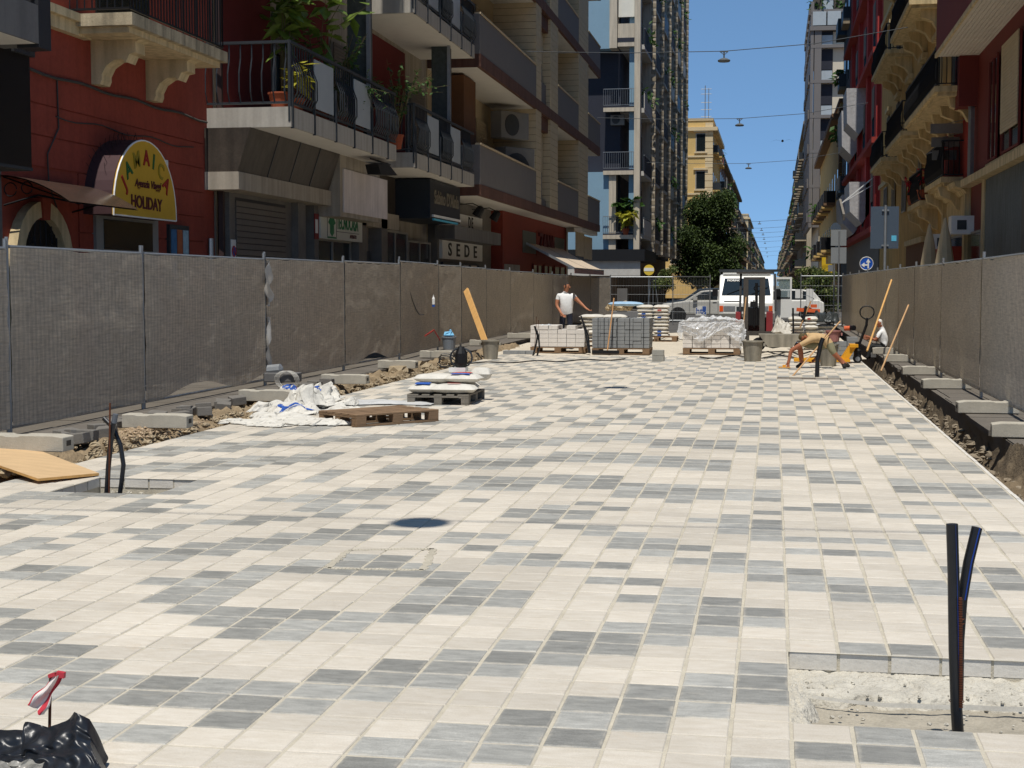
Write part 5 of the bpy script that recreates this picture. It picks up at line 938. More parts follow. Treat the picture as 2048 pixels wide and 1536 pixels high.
# ================================================================ HANGING LAMPS AND CABLES
M_lamp = mt('lamp_grey', (92, 96, 98), .5, .1, 4)
def hang_lamp(p, label):
    p = Vector(p); t = thing('hanging_lamp', p, label, 'street lamp', 'street lamps hung over the road'); part('shade', M_lamp, t, lambda m: m.lathe(p, [(.02, .1), (.10, .09), (.21, .03), (.215, 0), (.19, -.03), (.02, -.035)], 20)); part('hanger', M_lamp, t, lambda m: m.tube([p + Vector((0, 0, .08)), p + Vector((0, 0, .32))], .025, 6).beam(p + Vector((-.14, 0, .32)), p + Vector((.14, 0, .32)), .03, .05).beam(p + Vector((-.14, 0, .32)), p + Vector((0, 0, .2)), .02, .02).beam(p + Vector((.14, 0, .32)), p + Vector((0, 0, .2)), .02, .02))
    x0, x1 = -8.55 if p.y > 40 else FL, BR if p.y < 120 else 4.6; pt = [(x0, p.y, p.z + .5), ((x0 + p.x) / 2, p.y, p.z + .36), (p.x, p.y, p.z + .33), ((p.x + x1) / 2, p.y, p.z + .5), (x1, p.y, p.z + .95)]
    tag(MB().tube(pt, .013 if p.y < 120 else .02, 4).build('span_wire', M_dsteel), 'wire across the street carrying ' + label, 'wire'); return t
for k, (px_, py_, lb) in enumerate(((1448, 122, 'the largest and highest hanging lamp'), (1479, 251, 'the second hanging lamp from above'), (1497, 337, 'the third hanging lamp from above'), (1519, 448, 'the fourth hanging lamp, small over the palazzo'), (1523, 461, 'the fifth hanging lamp'), (1526, 470, 'the sixth hanging lamp'), (1528, 479, 'the seventh hanging lamp'), (1530, 487, 'the eighth hanging lamp'), (1532, 498, 'the ninth hanging lamp'), (1534, 506, 'the tenth hanging lamp'), (1535, 514, 'the last tiny hanging lamp'))):
    hang_lamp(V(px_, py_, F * 7.8 / (VY - py_)), lb)
for g_, lb in ((G(840, 1046), 'a lamp overhead whose round shadow falls on near paving'), (G(1232, 775), 'a lamp overhead whose shadow falls on the middle paving')): p = g_ + sdir * (9.2 / sdir.z); hang_lamp(p, lb)
p = V(1565, 283, 70); t = thing('bird', p, 'dark bird gliding in the gap of blue sky', 'bird'); part('wings', M_black, t, lambda m: m.poly([p, p + Vector((.3, .12, .1)), p + Vector((.62, .2, -.02)), p + Vector((.3, -.02, .08))]).poly([p, p + Vector((-.3, -.02, .08)), p + Vector((-.62, .2, -.02)), p + Vector((-.3, .12, .1))])); part('body', M_black, t, lambda m: m.lathe(p + Vector((0, -.2, .03)), [(.01, 0), (.05, .1), (.06, .25), (.02, .5)], 8, ax=(0, 1, 0)))
# ================================================================ SITE OBJECTS
X3, Y3, Z3 = Vector((1, 0, 0)), Vector((0, 1, 0)), Vector((0, 0, 1))
# --- pallets (local: 1.2 along x, 0.8 along y, origin at one lower corner)
def make_pallet(mat, label):
    t = thing('pallet', (0, 0, 0), label, 'pallet', 'wooden pallets'); lw, sw = 1.2, .8
    for y in (0, .35, .7):
        MB().box(0, lw, y + .001, y + .099, 0, .022).build('bottom_board', mat, t, local=True)
        for x in (0, .528, 1.055): MB().box(x + .002, x + .145, y, y + .1, .0225, .1).build('block', mat, t, local=True, bevel=.004)
    for x in (0, .528, 1.055): MB().box(x, x + .145, 0, sw, .1005, .122).build('stringer', mat, t, local=True)
    for y, w in ((0, .145), (.19, .1), (.35, .1), (.51, .1), (.655, .145)): MB().box(-.002, lw + .002, y, y + w, .1225, .144).build('top_board', mat, t, local=True, bevel=.003)
    return t
pal = make_pallet(M_wood, 'empty brown wooden pallet lying in front of the bag heap'); pal.location = (-4.75, 16.47, .003); pal.rotation_euler.z = math.radians(50)
palg = make_pallet(M_woodg, 'grey wooden pallet under the few cement bags'); palg.location = (-4.1, 19.76, .003); palg.rotation_euler.z = math.radians(91); palg.scale = (1.05, 1.08, 1)
def pillow(m, c, L, w, h, rz, mi=0, sag=.0, seed=0.):
    ca, sa = math.cos(rz), math.sin(rz); c = Vector(c)
    def fn(sgn):
        def f(u, v):
            x, y = (u - .5) * 2, (v - .5) * 2; e = (1 - abs(x) ** 3.2) ** .5 * (1 - abs(y) ** 3.2) ** .5 if abs(x) < 1 and abs(y) < 1 else 0
            z = h / 2 + sgn * h / 2 * e + .012 * noise.noise((x * 2.3 + seed, y * 2.3, sgn * 3 + c.z * 9)) * (1 if e else 0) - sag * x * x
            px, py = x * L / 2 * (1 - .03 * (y * y)), y * w / 2 * (1 - .04 * x * x); return c + Vector((px * ca - py * sa, px * sa + py * ca, z))
        return f
    m.grid(12, 9, fn(1), mi); f = fn(-1); m.grid(12, 9, lambda u, v: f(1 - u, v), mi); return m
def bag(name, label, c, L=.58, w=.4, h=.13, rz=0., prints=(), group=None, par=None):
    o = pillow(MB(), c, L, w, h, rz, seed=U(0, 50)).build(name, M_bag, par, loc=None if par else c, smooth=True)
    if label: tag(o, label, 'cement bag', group)
    ca, sa = math.cos(rz), math.sin(rz)
    for mm, u0, u1, v0, v1 in prints:                     # printed patch following the bag top
        def f(u, v):
            x, y = u0 + (u1 - u0) * u, v0 + (v1 - v0) * v; e = (1 - min(.99, abs(x)) ** 3.2) ** .5 * (1 - min(.99, abs(y)) ** 3.2) ** .5
            return Vector(c) + Vector((x * L / 2 * ca - y * w / 2 * sa, x * L / 2 * sa + y * w / 2 * ca, h / 2 + h / 2 * e + .022))
        MB().grid(8, 6, f).build('print', mm, o, smooth=True)
    return o
bz = .148
bag('cement_bag', 'cement bag with blue print at the left of the grey pallet', (-4.78, 20.02, bz), .42, .5, .13, 0.05, ((M_blue, -.5, .5, -.8, -.1),), 'cement bags on the grey pallet'); bag('cement_bag', 'white cement bag with red line across the pallet front', (-4.36, 20.0, bz), .66, .46, .13, .02, ((M_redp, -.2, .35, -.55, -.4),), 'cement bags on the grey pallet'); bag('cement_bag', 'rear lower cement bag on the grey pallet', (-4.5, 20.55, bz), .8, .5, .14, .1, (), 'cement bags on the grey pallet')
bag('cement_bag', 'plain white bag lying on top at left of the pallet', (-4.7, 20.35, bz + .13), .62, .42, .12, .12, (), 'cement bags on the grey pallet'); bag('cement_bag', 'bag with red and blue print on top at right of the pallet', (-4.28, 20.3, bz + .135), .5, .42, .12, -.05, ((M_redp, -.6, .5, -.5, .3), (M_blue, -.6, .5, -.8, -.55)), 'cement bags on the grey pallet')
bag('white_sack', 'small white sack standing on the right end of bagged pallet', (-4.12, 20.75, bz + .14), .3, .26, .18, 0, (), 'cement bags on the grey pallet')
t = thing('power_mixer', (-4.35, 20.55, .42), 'black hand power mixer with coiled cable on top of the bags', 'power tool'); q = Vector((-4.36, 20.5, .42)); part('motor', M_black, t, lambda m: m.lathe(q + Vector((0, 0, .06)), [(.07, 0), (.09, .06), (.09, .2), (.06, .26), (.04, .3)], 10)); part('handle', M_dsteel, t, lambda m: m.tube([q + Vector((.16 * math.cos(a), 0, .2 + .14 * math.sin(a))) for a in [k * .45 for k in range(15)]], .014, 5))
part('cable', M_pipe, t, lambda m: m.tube([q + Vector((-.2 + .13 * math.cos(a), .05 * math.sin(a * .7), .1 + .02 * a % .1 + .07 * math.sin(a))) for a in [k * .4 for k in range(60)]], .007, 4)); part('base', M_white, t, lambda m: m.box(q.x - .16, q.x + .08, q.y - .1, q.y + .1, .42, .48))
# --- heap of empty bags: every crumpled bag its own sheet
def crumple(name, label, c, L, w, rz, amp, mat, seed, group=None, prints=(), cat='empty bag'):
    ca, sa = math.cos(rz), math.sin(rz); c = Vector(c)
    def f(u, v, top=1):
        x, y = (u - .5) * L, (v - .5) * w; n_ = noise.noise((u * 2.6 + seed, v * 2.6, seed)); n2 = noise.noise((u * 6 + seed, v * 6, 3 + seed)); n3 = noise.noise((u * 13, v * 13 + seed, 7)); ridge = 1 - abs(noise.noise((u * 3.5 + seed * 2, v * 3.5, 5))) * 2
        z = .008 + amp * (.55 + n_ * .8 + .35 * n2 + .3 * max(0, ridge)) * min(1, 6 * min(u, 1 - u, v, 1 - v) + .25) + .012 * n3
        x += .09 * n2 + .04 * n3; y += .09 * n_ + .05 * n3; return c + Vector((x * ca - y * sa, x * sa + y * ca, max(.006, z)))
    m = MB().grid(22, 16, f); m.grid(22, 16, lambda u, v: f(1 - u, v) - Vector((0, 0, .006)))
    o = m.build(name, mat, None, loc=c, smooth=False); tag(o, label, cat, group)
    for mm, u0, u1, v0, v1 in prints: MB().grid(8, 8, lambda u, v: f(u0 + (u1 - u0) * u, v0 + (v1 - v0) * v) + Vector((0, 0, .006))).build('print', mm, o)
    return o
hp = [(500, 845, 'flat white bag at the far left tip of the heap', .7, .35, .1, .06, ()), (560, 838, 'white bag with torn corner at the front left of the heap', .7, .4, .5, .12, ()), (615, 846, 'white flattened bag at the front of the heap', .75, .4, -.2, .09, ()), (660, 848, 'bag end sticking out beside the brown pallet', .5, .35, .2, .1, ()), (555, 822, 'grey shaded open bag at the left of the heap', .7, .45, .3, .2, ()), (585, 826, 'blue printed bag in the middle of the heap', .6, .4, .4, .16, ((M_blue, .2, .8, .1, .6),)), (620, 815, 'bag standing up in a pointed fold', .55, .45, .9, .34, ()), (600, 800, 'bag with red and blue print on top of the heap', .7, .5, .2, .3, ((M_blue, .2, .55, .1, .35), (M_redp, .4, .8, .4, .7))), (640, 800, 'upright bag with blue label at the back of the heap', .55, .5, -.3, .36, ((M_blue, .3, .7, .2, .5),)), (665, 812, 'crumpled bag at the right shoulder of the heap', .6, .45, .6, .26, ((M_redp, .3, .5, .3, .5),)), (700, 825, 'loose bag behind the brown pallet', .7, .4, -.1, .12, ()), (540, 850, 'thin paper scrap in front of the heap', .5, .28, -.4, .05, ())]
for k, (px_, py_, lb, L, w, rz, am, pr) in enumerate(hp): crumple('empty_bag', 'empty cement bag: ' + lb, G(px_, py_ + 2), L, w, rz, am * .62, M_bag, k * 3.7, 'heap of empty cement bags', pr)
crumple('plastic_sheet', 'flat grey white sheet spread behind the brown pallet', G(760, 808), 1.5, .5, .15, .035, mt('sheet_grey', (186, 186, 184), .5, .1, 3), 51., None, (), 'plastic sheet')
# --- plywood board and pits' conduits
bp = [G(76, 957, .05), G(198, 946, .03), G(40, 886, .14), G(-110, 893, .15)]; m = MB(); lo = [p - Vector((0, 0, .022)) for p in bp]; m.poly(bp); m.poly(lo[::-1], 1)
for k in range(4): m.poly([bp[k], lo[k], lo[(k + 1) % 4], bp[(k + 1) % 4]], 1)
tag(m.build('plywood_board', [M_ply, M_pine]), 'tan plywood board lying tilted at the left picture edge', 'board')
t = thing('conduit_pipes', G(225, 988, -.2), 'pair of black conduits with a rusty rod rising from the left pit', 'pipe'); yy = 11.1
part('pipe', M_pipe, t, lambda m: m.tube([V(212, 1012, yy), V(217, 930, yy), V(223, 870, yy), V(231, 829, yy)], .021, 10)); part('pipe', M_pipe, t, lambda m: m.tube([V(236, 1012, yy + .05), V(243, 965, yy + .05), V(247, 930, yy + .05), V(241, 890, yy + .05), V(226, 855, yy + .06), V(208, 837, yy + .1)], .019, 10)); part('rod', M_rust, t, lambda m: m.tube([V(218, 1012, yy - .03), V(220, 806, yy - .03)], .008, 6))
part('end_sleeve', mt('sleeve_grey', (96, 100, 106), .5), t, lambda m: m.tube([V(228, 846, yy), V(231.3, 828, yy)], .0225, 10, cap=True))
t = thing('conduit_pipes', (V(1915, 1500, 5.8).x, 5.8, -.24), 'two black conduits tied to a ribbed rod in the right pit', 'pipe'); yy = 5.8
part('pipe', M_pipe, t, lambda m: m.tube([V(1918, 1500, yy), V(1913, 1420, yy), V(1909, 1300, yy), V(1907, 1150, yy), V(1904, 1048, yy)], .0225, 14)); part('pipe', M_pipe, t, lambda m: m.tube([V(1916, 1400, yy + .03), V(1918, 1280, yy + .03), V(1924, 1200, yy + .03), V(1937, 1125, yy + .03), V(1954, 1055, yy + .03)], .0205, 14))
stripe = mt('pipe_stripe', (40, 70, 150), .4); part('stripe', stripe, t, lambda m: m.tube([V(1920, 1420, yy - .017), V(1917, 1300, yy - .017), V(1914, 1150, yy - .017), V(1911, 1050, yy - .017)], .0025, 4)); part('stripe', stripe, t, lambda m: m.tube([V(1930, 1200, yy + .01), V(1943, 1125, yy + .01), V(1960, 1056, yy + .01)], .0025, 4))
def rib(m):
    a, b_ = V(1922, 1415, yy - .02), V(1921, 1195, yy - .02); m.tube([a, b_], .006, 8)
    for k in range(46): p = a.lerp(b_, k / 46); m.tube([p, p + Vector((0, 0, .004))], .0078, 8)
part('rod', M_rust, t, rib); part('tie_wire', M_rust, t, lambda m: [m.tube([V(1913, z, yy + .012) + Vector((.028 * math.cos(a), .028 * math.sin(a), 0)) for a in [k * .5 for k in range(14)]], .002, 4) for z in (1237, 1246, 1402)])
for (px_, py_), lb in (((1705, 1495), 'white scrap in the right pit'), ((1750, 1445), 'pale shard in the right pit')): pass
t = thing('marker_rod', G(98, 1512), 'rusty rod with knotted red and white tape, lower left', 'marker'); yy = G(98, 1512).y
part('rod', M_rust, t, lambda m: m.tube([V(98, 1515, yy), V(101, 1352, yy)], .0055, 8))
def tape(m, mi):
    def f(u, v):
        c = V(118, 1350, yy - .012).lerp(V(72, 1420, yy - .02), v); wdt = (.03 + .05 * v) * (1 + .15 * math.sin(v * 11)); return c + Vector(((u - .5) * wdt * .8, .012 * math.sin(u * 9 + v * 4), -(u - .5) * wdt * .55 + .003 * math.sin(u * 14)))
    for k in range(8): m.grid(2, 20, lambda u, v: f((k + u) / 8, v), (1 if k in (0, 5, 6) else 0))
part('tape', [mt('tape_white', (224, 214, 206), .5, .08, 30), mt('tape_red', (190, 60, 70), .5, .1, 30)], t, lambda m: tape(m, 0)); part('knot', mt('tape_red', (190, 60, 70)), t, lambda m: m.obox(V(122, 1349, yy - .01), (.014, 0, -.002), (0, .008, 0), (.001, 0, .01)).obox(V(104, 1350, yy - .01), (.012, 0, .004), (0, .006, 0), (-.001, 0, .006)))
def bsheet(u, v):
    p = V(-60 + 275 * u, 1560 - 95 * v, 4.42 + .25 * v); n_ = noise.noise((u * 3.1, v * 2.2, 2)); n2 = noise.noise((u * 8, v * 5, 6)) + .25 * (1 - 2 * abs(noise.noise((u * 9, v * 6, 9)))); pk = max(0, 1 - abs(u - .78) / .2) * .055 * v + max(0, 1 - abs(u - .1) / .3) * .01 * v
    e = min(1, 8 * (1 - u)); return (p.x, p.y + .03 * n_ - .03 * n2, max(.004, (.02 + .10 * v * e + pk + .03 * n_ + .014 * n2 - .03 * (u < .4) * v)))
tag(MB().grid(110, 50, bsheet).build('black_plastic', mt('black_film', (30, 32, 36), .36, .35, 10, .004, 16, spec=.45), smooth=True), 'crumpled black plastic film at the lower left corner', 'plastic film')
tag(MB().grid(24, 12, lambda u, v: (V(-40 + 110 * u, 1560 - 62 * v, 4.36).x, 4.36 + .06 * v + .02 * noise.noise((u * 6, v * 5, 0)), .02 + .06 * v + .03 * noise.noise((u * 5, v * 4, 3)))).build('clear_plastic', mt('grey_film', (168, 164, 154), .3, .2, 12, .006, 25, spec=.5, trans=.3)), 'crumpled pale plastic beside the black film in the corner', 'plastic film')
# --- paver stacks
M_pw = mt('paver_white', (214, 208, 200), .85, .08, 4); M_pg = mt('paver_grey', (134, 136, 136), .85, .1, 4)
PB = {}
def paver(par, x, y, z, w, d, h, mat, rz=0.):
    k = (round(w, 3), round(d, 3), round(h, 3), mat.name)
    if k not in PB:
        o = MB().box(-w / 2, w / 2, -d / 2, d / 2, 0, h).build('paver', mat, None, loc=(0, 0, 0), local=True); PB[k] = o.data; bpy.data.objects.remove(o)
    o = bpy.data.objects.new('paver', PB[k]); COL.objects.link(o); o.parent = par; o.location = (x, y, z); o.rotation_euler.z = rz; return o
def stack(label, x0, x1, y0, y1, nx, ny, layers, h, mat, full=None, group='paver stacks on pallets', z0=.147):
    t = thing('paver_stack', (x0, y0, z0), label, 'paver stack', group); w, d = (x1 - x0) / nx, (y1 - y0) / ny
    for l in range(layers):
        for i in range(nx):
            for j in range(ny):
                if 0 < j < ny - 1 and 0 < i < nx - 1 and l < layers - 1: continue
                if full and not full(i, j, l): continue
                paver(t, (i + .5) * w + U(-.004, .004), (j + .5) * d + U(-.006, .006), l * h, w - .008, d - .006, h - .006, mat, U(-.015, .015))
    return t
dup(pal, (-5.86, 35.7, -.01), 0, 'pallet carrying the low stack of white pavers', sc=(1.13, 1.2, 1)); stack('low uneven stack of white pavers on a pallet, leftmost', -5.86, -4.52, 35.72, 36.66, 6, 4, 5, .104, M_pw, lambda i, j, l: l < 4 or i in (0, 1, 2) or (i == 4 and j < 2))
dup(pal, (-4.28, 35.2, -.01), 0, 'pallet carrying the tall strapped grey pavers', sc=(1.15, 1.25, 1)); st = stack('tall strapped stack of grey pavers on a pallet, middle one', -4.28, -2.9, 35.22, 36.2, 7, 4, 8, .089, M_pg)
for k in (0.75, 1.5, 2.55, 3.1, 4.6, 6.3): x = -4.28 + k * .197; part('strap', M_black, st, lambda m: m.box(x - .007, x + .007, 35.205, 35.212, .15, .86).box(x - .007, x + .007, 35.2, 36.2, .862, .866))
dup(pal, (-2.13, 35.6, -.01), 0, 'pallet under the film wrapped white pavers', sc=(1.14, 1.2, 1)); st = stack('film wrapped stack of white pavers on a pallet, right one', -2.13, -.77, 35.62, 36.56, 6, 4, 6, .1, M_pw)
for x in (-1.62, -1.02): part('strap', M_black, st, lambda m: m.box(x - .006, x + .006, 35.605, 35.612, .15, .75))
M_film = clearm('clear_film', .42, (232, 234, 236), .12)
def film(u, v):
    a = (u - .5) * 2; n_ = noise.noise((u * 9, v * 6, 1)); n2 = noise.noise((u * 25, v * 15, 4)); 
    x = -1.45 + a * (.72 + .1 * math.sin(math.pi * v)) ; 
    if v < .5: y = 35.56 - .06 * n_; z = .42 + .12 * math.sin(a * 5) * (1 - 2 * v) + (v * 2) * (.44 - .1 * a * a)
    else: y = 35.56 + (v - .5) * 2 * 1.0; z = .86 - .1 * a * a + .04 * n_
    return (x + .03 * n2, y - .04 * n2, z + .035 * n2 + .03 * n_ + (.1 if abs(a) > .96 else 0) * -2)
MB().grid(60, 40, film).build('wrapping_film', M_film, st, smooth=False)
t = stack('two grey kerb stones stacked on the paving before the pallets', -2.58, -2.32, 32.0, 32.26, 1, 1, 2, .12, mt('kerb_grey', (150, 148, 140), .9), None, None, 0.004)
stack('small stack of grey and white pavers beside the pallet truck', 1.15, 1.85, 33.4, 33.9, 3, 2, 5, .1, M_pg, lambda i, j, l: l < 4 or i == 2, None, 0.0); stack('pair of light pavers lying by the trench of left fence end', -6.35, -5.6, 34.6, 34.9, 4, 1, 1, .09, M_pg, None, None, .0)
# --- tubs
M_tub = mt('mortar_tub', (150, 144, 130), .85, .2, 5, streak=.35)
def tub(label, x, y, r, h, mat=M_tub, fill=True, z=0.):
    t = thing('mixing_tub', (x, y, z), label, 'tub', None); c = Vector((x, y, z)); part('body', mat, t, lambda m: m.lathe(c, [(r * .78, 0), (r * .98, h), (r * 1.08, h), (r * 1.08, h + .025), (r * .95, h + .025), (r * .93, h - .04), (r * .75, .03)], 22), smooth=False)
    for s in (-1, 1): part('handle', mat, t, lambda m: m.box(x + s * r * 1.02, x + s * r * 1.22, y - .07, y + .07, z + h - .09, z + h - .03))
    if fill: part('mortar', M_mortar, t, lambda m: m.lathe(c + Vector((0, 0, h - .08)), [(.01, 0), (r * .9, 0), (r * .6, .02), (.01, .05)], 16))
    return t
tub('grey mortar tub with a long plank leaning in it', -6.2, 32.3, .2, .4); tub('grey mortar tub on the paving edge before the forklift', -.43, 32.4, .225, .42); tub('stained mortar barrel behind the bending worker', 1.12, 30.75, .2, .42); tub('pink rubble tub on top of grey pavers', 1.32, 33.5, .16, .22, mt('pink_tub', (166, 116, 110), .8, .15, 4), True, .4)
t = thing('leaning_plank', (-6.2, 32.3, .1), 'long yellow timber plank leaning from the tub against the fence', 'plank'); part('plank', M_pine, t, lambda m: m.beam((-6.22, 32.32, .1), V(932, 580, 34.6), .14, .045, ref=(0, 1, .2)))
# --- broom, poles, sticks
t = thing('broom', G(1210, 716), 'push broom with wooden handle leaning on the grey pavers', 'broom'); part('handle', mt('broom_wood', (196, 150, 104), .7), t, lambda m: m.tube([V(1214, 708, 34.9), V(1228, 596, 35.15)], .016, 8)); part('head', M_black, t, lambda m: m.box(V(1184, 714, 34.9).x, V(1238, 714, 34.9).x, 34.86, 34.95, .02, .1)); part('bristles', mt('bristle', (60, 52, 44), .9), t, lambda m: m.box(V(1186, 714, 34.9).x, V(1236, 714, 34.9).x, 34.85, 34.94, 0, .03))
def pole(name, label, a, b_, r, mat, cat='pole'): return tag(MB().tube([a, b_], r, 8).build(name, mat), label, cat)
M_hw = mt('handle_wood', (190, 152, 110), .75, .15, 5)
pole('tool_handle', 'wooden handle leaning in front of the bending worker', V(1581, 757, 27.2), V(1680, 643, 30.6), .015, M_hw); pole('tool_handle', 'thin wooden pole leaning against the right fence', V(1762, 742, 28.6), V(1817, 610, 29.6), .017, M_hw); pole('timber_batten', 'long batten leaning on the fence behind the sign pole', V(1734, 702, 33.), V(1783, 560, 35.), .022, M_pine); pole('tool_handle', 'shovel handle sticking up behind the bending worker', V(1600, 655, 38), V(1622, 602, 38), .017, M_hw); pole('tool_handle', 'handle resting against the forklift mast', V(1487, 648, 41.4), V(1492, 594, 41.6), .018, M_hw)
t = thing('conduit_pipe', G(1636, 757), 'single black conduit rising from the small pit near the worker', 'pipe'); part('pipe', M_pipe, t, lambda m: m.tube([V(1634, 757, 27), V(1635, 720, 27), V(1641, 690, 27), V(1646, 676, 27)], .04, 10))
t = thing('conduit_pipes', G(1070, 716), 'thin black conduits and wires before the white paver stack', 'pipe'); part('pipe', M_pipe, t, lambda m: m.tube([V(1064, 719, 34), V(1072, 690, 34), V(1075, 672, 34), V(1070, 655, 34)], .022, 7)); part('pipe', M_pipe, t, lambda m: m.tube([V(1072, 719, 34), V(1079, 695, 34), V(1077, 672, 34), V(1069, 652, 34)], .022, 7)); part('wire', M_rust, t, lambda m: m.tube([V(1066, 719, 34), V(1076, 660, 34), V(1077, 640, 34)], .006, 4).tube([V(1067, 719, 34), V(1072, 660, 34), V(1073, 633, 34)], .006, 4))
t = thing('conduit_pipes', G(1180, 700), 'black conduits leaning between the two left paver stacks', 'pipe'); part('pipe', M_pipe, t, lambda m: m.tube([V(1180, 706, 35), V(1176, 670, 35.2), V(1162, 632, 35.4)], .022, 7)); part('pipe', M_pipe, t, lambda m: m.tube([V(1178, 706, 35.05), V(1171, 665, 35.25), V(1164, 640, 35.4)], .02, 7))
t = thing('conduit_pipes', G(1588, 680), 'upright black conduits beside the bag stack at right', 'pipe'); part('pipe', M_pipe, t, lambda m: m.tube([V(1587, 675, 38), V(1586, 616, 38)], .025, 7)); part('pipe', M_pipe, t, lambda m: m.tube([V(1607, 640, 38), V(1612, 612, 38)], .035, 7))
def hose(label, pts, r=.014): return tag(MB().tube(pts, r, 6).build('hose', M_pipe, smooth=True), label, 'hose')
hose('thin black hose lying along the paving edge before the pallets', [G(900 + 14 * k, 727 + 1.5 * math.sin(k * .9) - .35 * k, .015) for k in range(26)]); hose('dark cable curled on the pale sand between the pallets', [G(1300 + 6 * k, 676 + 4 * math.sin(k * .7), .03) for k in range(12)], .012); hose('tangle of grey pipes on the sand behind the tub', [G(1400 + 16 * k, 714 + 3 * math.sin(k * 1.1), .03) for k in range(20)], .02); hose('second grey pipe on the sand before the wheelbarrow', [G(1500 + 12 * k, 706 + 3 * math.sin(k * 1.7), .03) for k in range(12)], .02)
hose('black cable hanging in a loop on the left fence', [(-7.82, Yx(805 + 4 * k, -7.85), 2.0 - 1.05 * math.sin(k / 9 * 1.5)) for k in range(9)] + [(-7.82, Yx(845, -7.85), .98)], .012)
t = thing('spray_bottle', (-7.8, Yx(868, -7.8), 1.2), 'small white and blue bottle hung on the fence post', 'bottle'); p = W(867, 600, -7.8); part('bottle', M_white, t, lambda m: m.lathe(p - Vector((0, 0, .1)), [(.035, 0), (.035, .13), (.012, .18), (.012, .22)], 9)); part('label_band', M_blue, t, lambda m: m.lathe(p - Vector((0, 0, .16)), [(.036, 0), (.036, .05)], 9))
p = G(690, 768, .2); q = Vector((-7.1, p.y, .22)); t = thing('transformer_box', q, 'grey box tool wound with pale cable on a concrete foot', 'power tool'); MB().box(q.x - .28, q.x + .22, q.y - .12, q.y + .14, q.z, q.z + .14).build('casing', M_dg, t, bevel=.015); part('motor', M_galv, t, lambda m: m.lathe(q + Vector((-.28, 0, .16)), [(.02, 0), (.09, .03), (.09, .22), (.03, .26)], 10, ax=(1, 0, .1))); part('cable', mt('cable_pale', (170, 166, 158), .6), t, lambda m: m.tube([q + Vector((.05 + .16 * math.cos(a) + .02 * a / 6, -.16 - .01 * math.sin(a * 3), .04 + .13 * math.sin(a))) for a in [k * .35 for k in range(70)]], .009, 5))
p = G(890, 703, .15); q = Vector((-7.2, p.y, .2)); t = thing('lidded_bucket', q, 'grey translucent bucket with a white and blue bag in it', 'bucket'); part('body', mt('bucket_grey', (124, 130, 136), .5, .1, 4), t, lambda m: m.lathe(q, [(.13, 0), (.16, .26), (.17, .26), (.17, .29), (.14, .29), (.12, .04)], 18)); part('bag', mt('bag_sky', (120, 180, 214), .5, .3, 9), t, lambda m: m.lump(q + Vector((0, 0, .32)), (.13, .12, .1)).lump(q + Vector((.03, 0, .4)), (.04, .04, .06)))
t = thing('hacksaw', q + Vector((-.3, 0, .2)), 'red metal saw frame standing beside the grey bucket', 'saw'); part('frame', M_redp, t, lambda m: m.beam(W(850, 672, -7.3), W(868, 660, -7.3), .015, .03).beam(W(868, 660, -7.3), W(880, 680, -7.3), .015, .03))
# --- bag stacks behind the pavers
def bag_stack(label, x0, x1, y, z0, layers, nw, wob=.03, d=.5, pr=None):
    t = thing('bag_stack', ((x0 + x1) / 2, y, z0), label, 'bag stack', 'stacks of cement bags'); w = (x1 - x0) / nw; k = 0
    for l in range(layers):
        for i in range(nw):
            bag('cement_bag', None, (x0 + (i + .5) * w + U(-wob, wob), y + U(-wob, wob), z0 + l * .105), w * 1.05, d, .125, U(-.06, .06), par=t)
            if pr and R() < .5: part('print', random.choice((M_redp, M_blue)), t, lambda m: m.box(x0 + (i + .3) * w, x0 + (i + .55) * w, y - d / 2 - .012, y - d / 2 + .02, z0 + l * .105 + .045, z0 + l * .105 + .09))
    return t
z_ = -.02
bag_stack('slumped stack of white cement bags beside the standing man', V(1162, 660, 40).x, V(1255, 660, 40).x, 40., .1, 7, 2, .06, .6); bag_stack('neat stack of printed cement bags before the mesh fence', V(1275, 660, 44).x, V(1338, 660, 44).x, 44., .1, 9, 2, .015, .5, True); bag_stack('stack of pale wrapped bags behind the bending worker', V(1580, 680, 39).x, V(1632, 680, 39).x, 39., -.02, 8, 2, .05, .5, True)
dup(pal, (V(1160, 660, 40).x, 39.6, -.02), 0, 'pallet below the slumped bag stack'); dup(pal, (V(1274, 660, 44).x, 43.7, -.02), 0, 'pallet below the neat bag stack')
tag(pillow(MB(), V(1252, 612, 41) , 1.0, .5, .12, .1).build('blue_bag', mt('bag_palebl', (150, 180, 206), .6, .2, 6), smooth=True), 'pale blue sack lying on the far bags', 'sack'); rocks('rubble', 'heap of pale broken stone on the far bags', 70, lambda r: V(U(1210, 1262), U(607, 618), 42.5), (.04, .12), mt('rubble_pale', (176, 158, 128), .95, .3, 6))
crumple('black_cover', 'black plastic cover draped over bags beside the stack', V(1650, 648, 39.5), .7, .5, .0, .3, mt('cover_black', (56, 60, 60), .4, .3, 6), 77., None, (), 'plastic cover'); 
bag_stack('covered bags below the black plastic at right', V(1634, 680, 39.6).x, V(1668, 680, 39.6).x, 39.6, -.02, 6, 1, .02, .5)
crumple('white_film_heap', 'tangle of white film scraps beside the forklift', V(1572, 664, 41) - Vector((0, 0, .1)), .7, .5, 0, .4, M_bag, 91., None, (), 'plastic film'); crumple('grey_film', 'loose pale film on top of the white paver stack', V(1090, 662, 36), .5, .4, 0, .16, mt('film_light', (190, 194, 196), .3), 33., None, (), 'plastic film')
t = thing('orange_beam', V(1617, 621, 42), 'orange plastic beam lying across the stacked bags', 'beam'); part('beam', mt('orange_plastic', (206, 96, 54), .5), t, lambda m: m.beam(V(1593, 619, 42), V(1640, 622, 42), .12, .1)); part('lug', mt('orange_plastic', (206, 96, 54)), t, lambda m: m.beam(V(1621, 612, 42), V(1634, 612, 42), .1, .09))
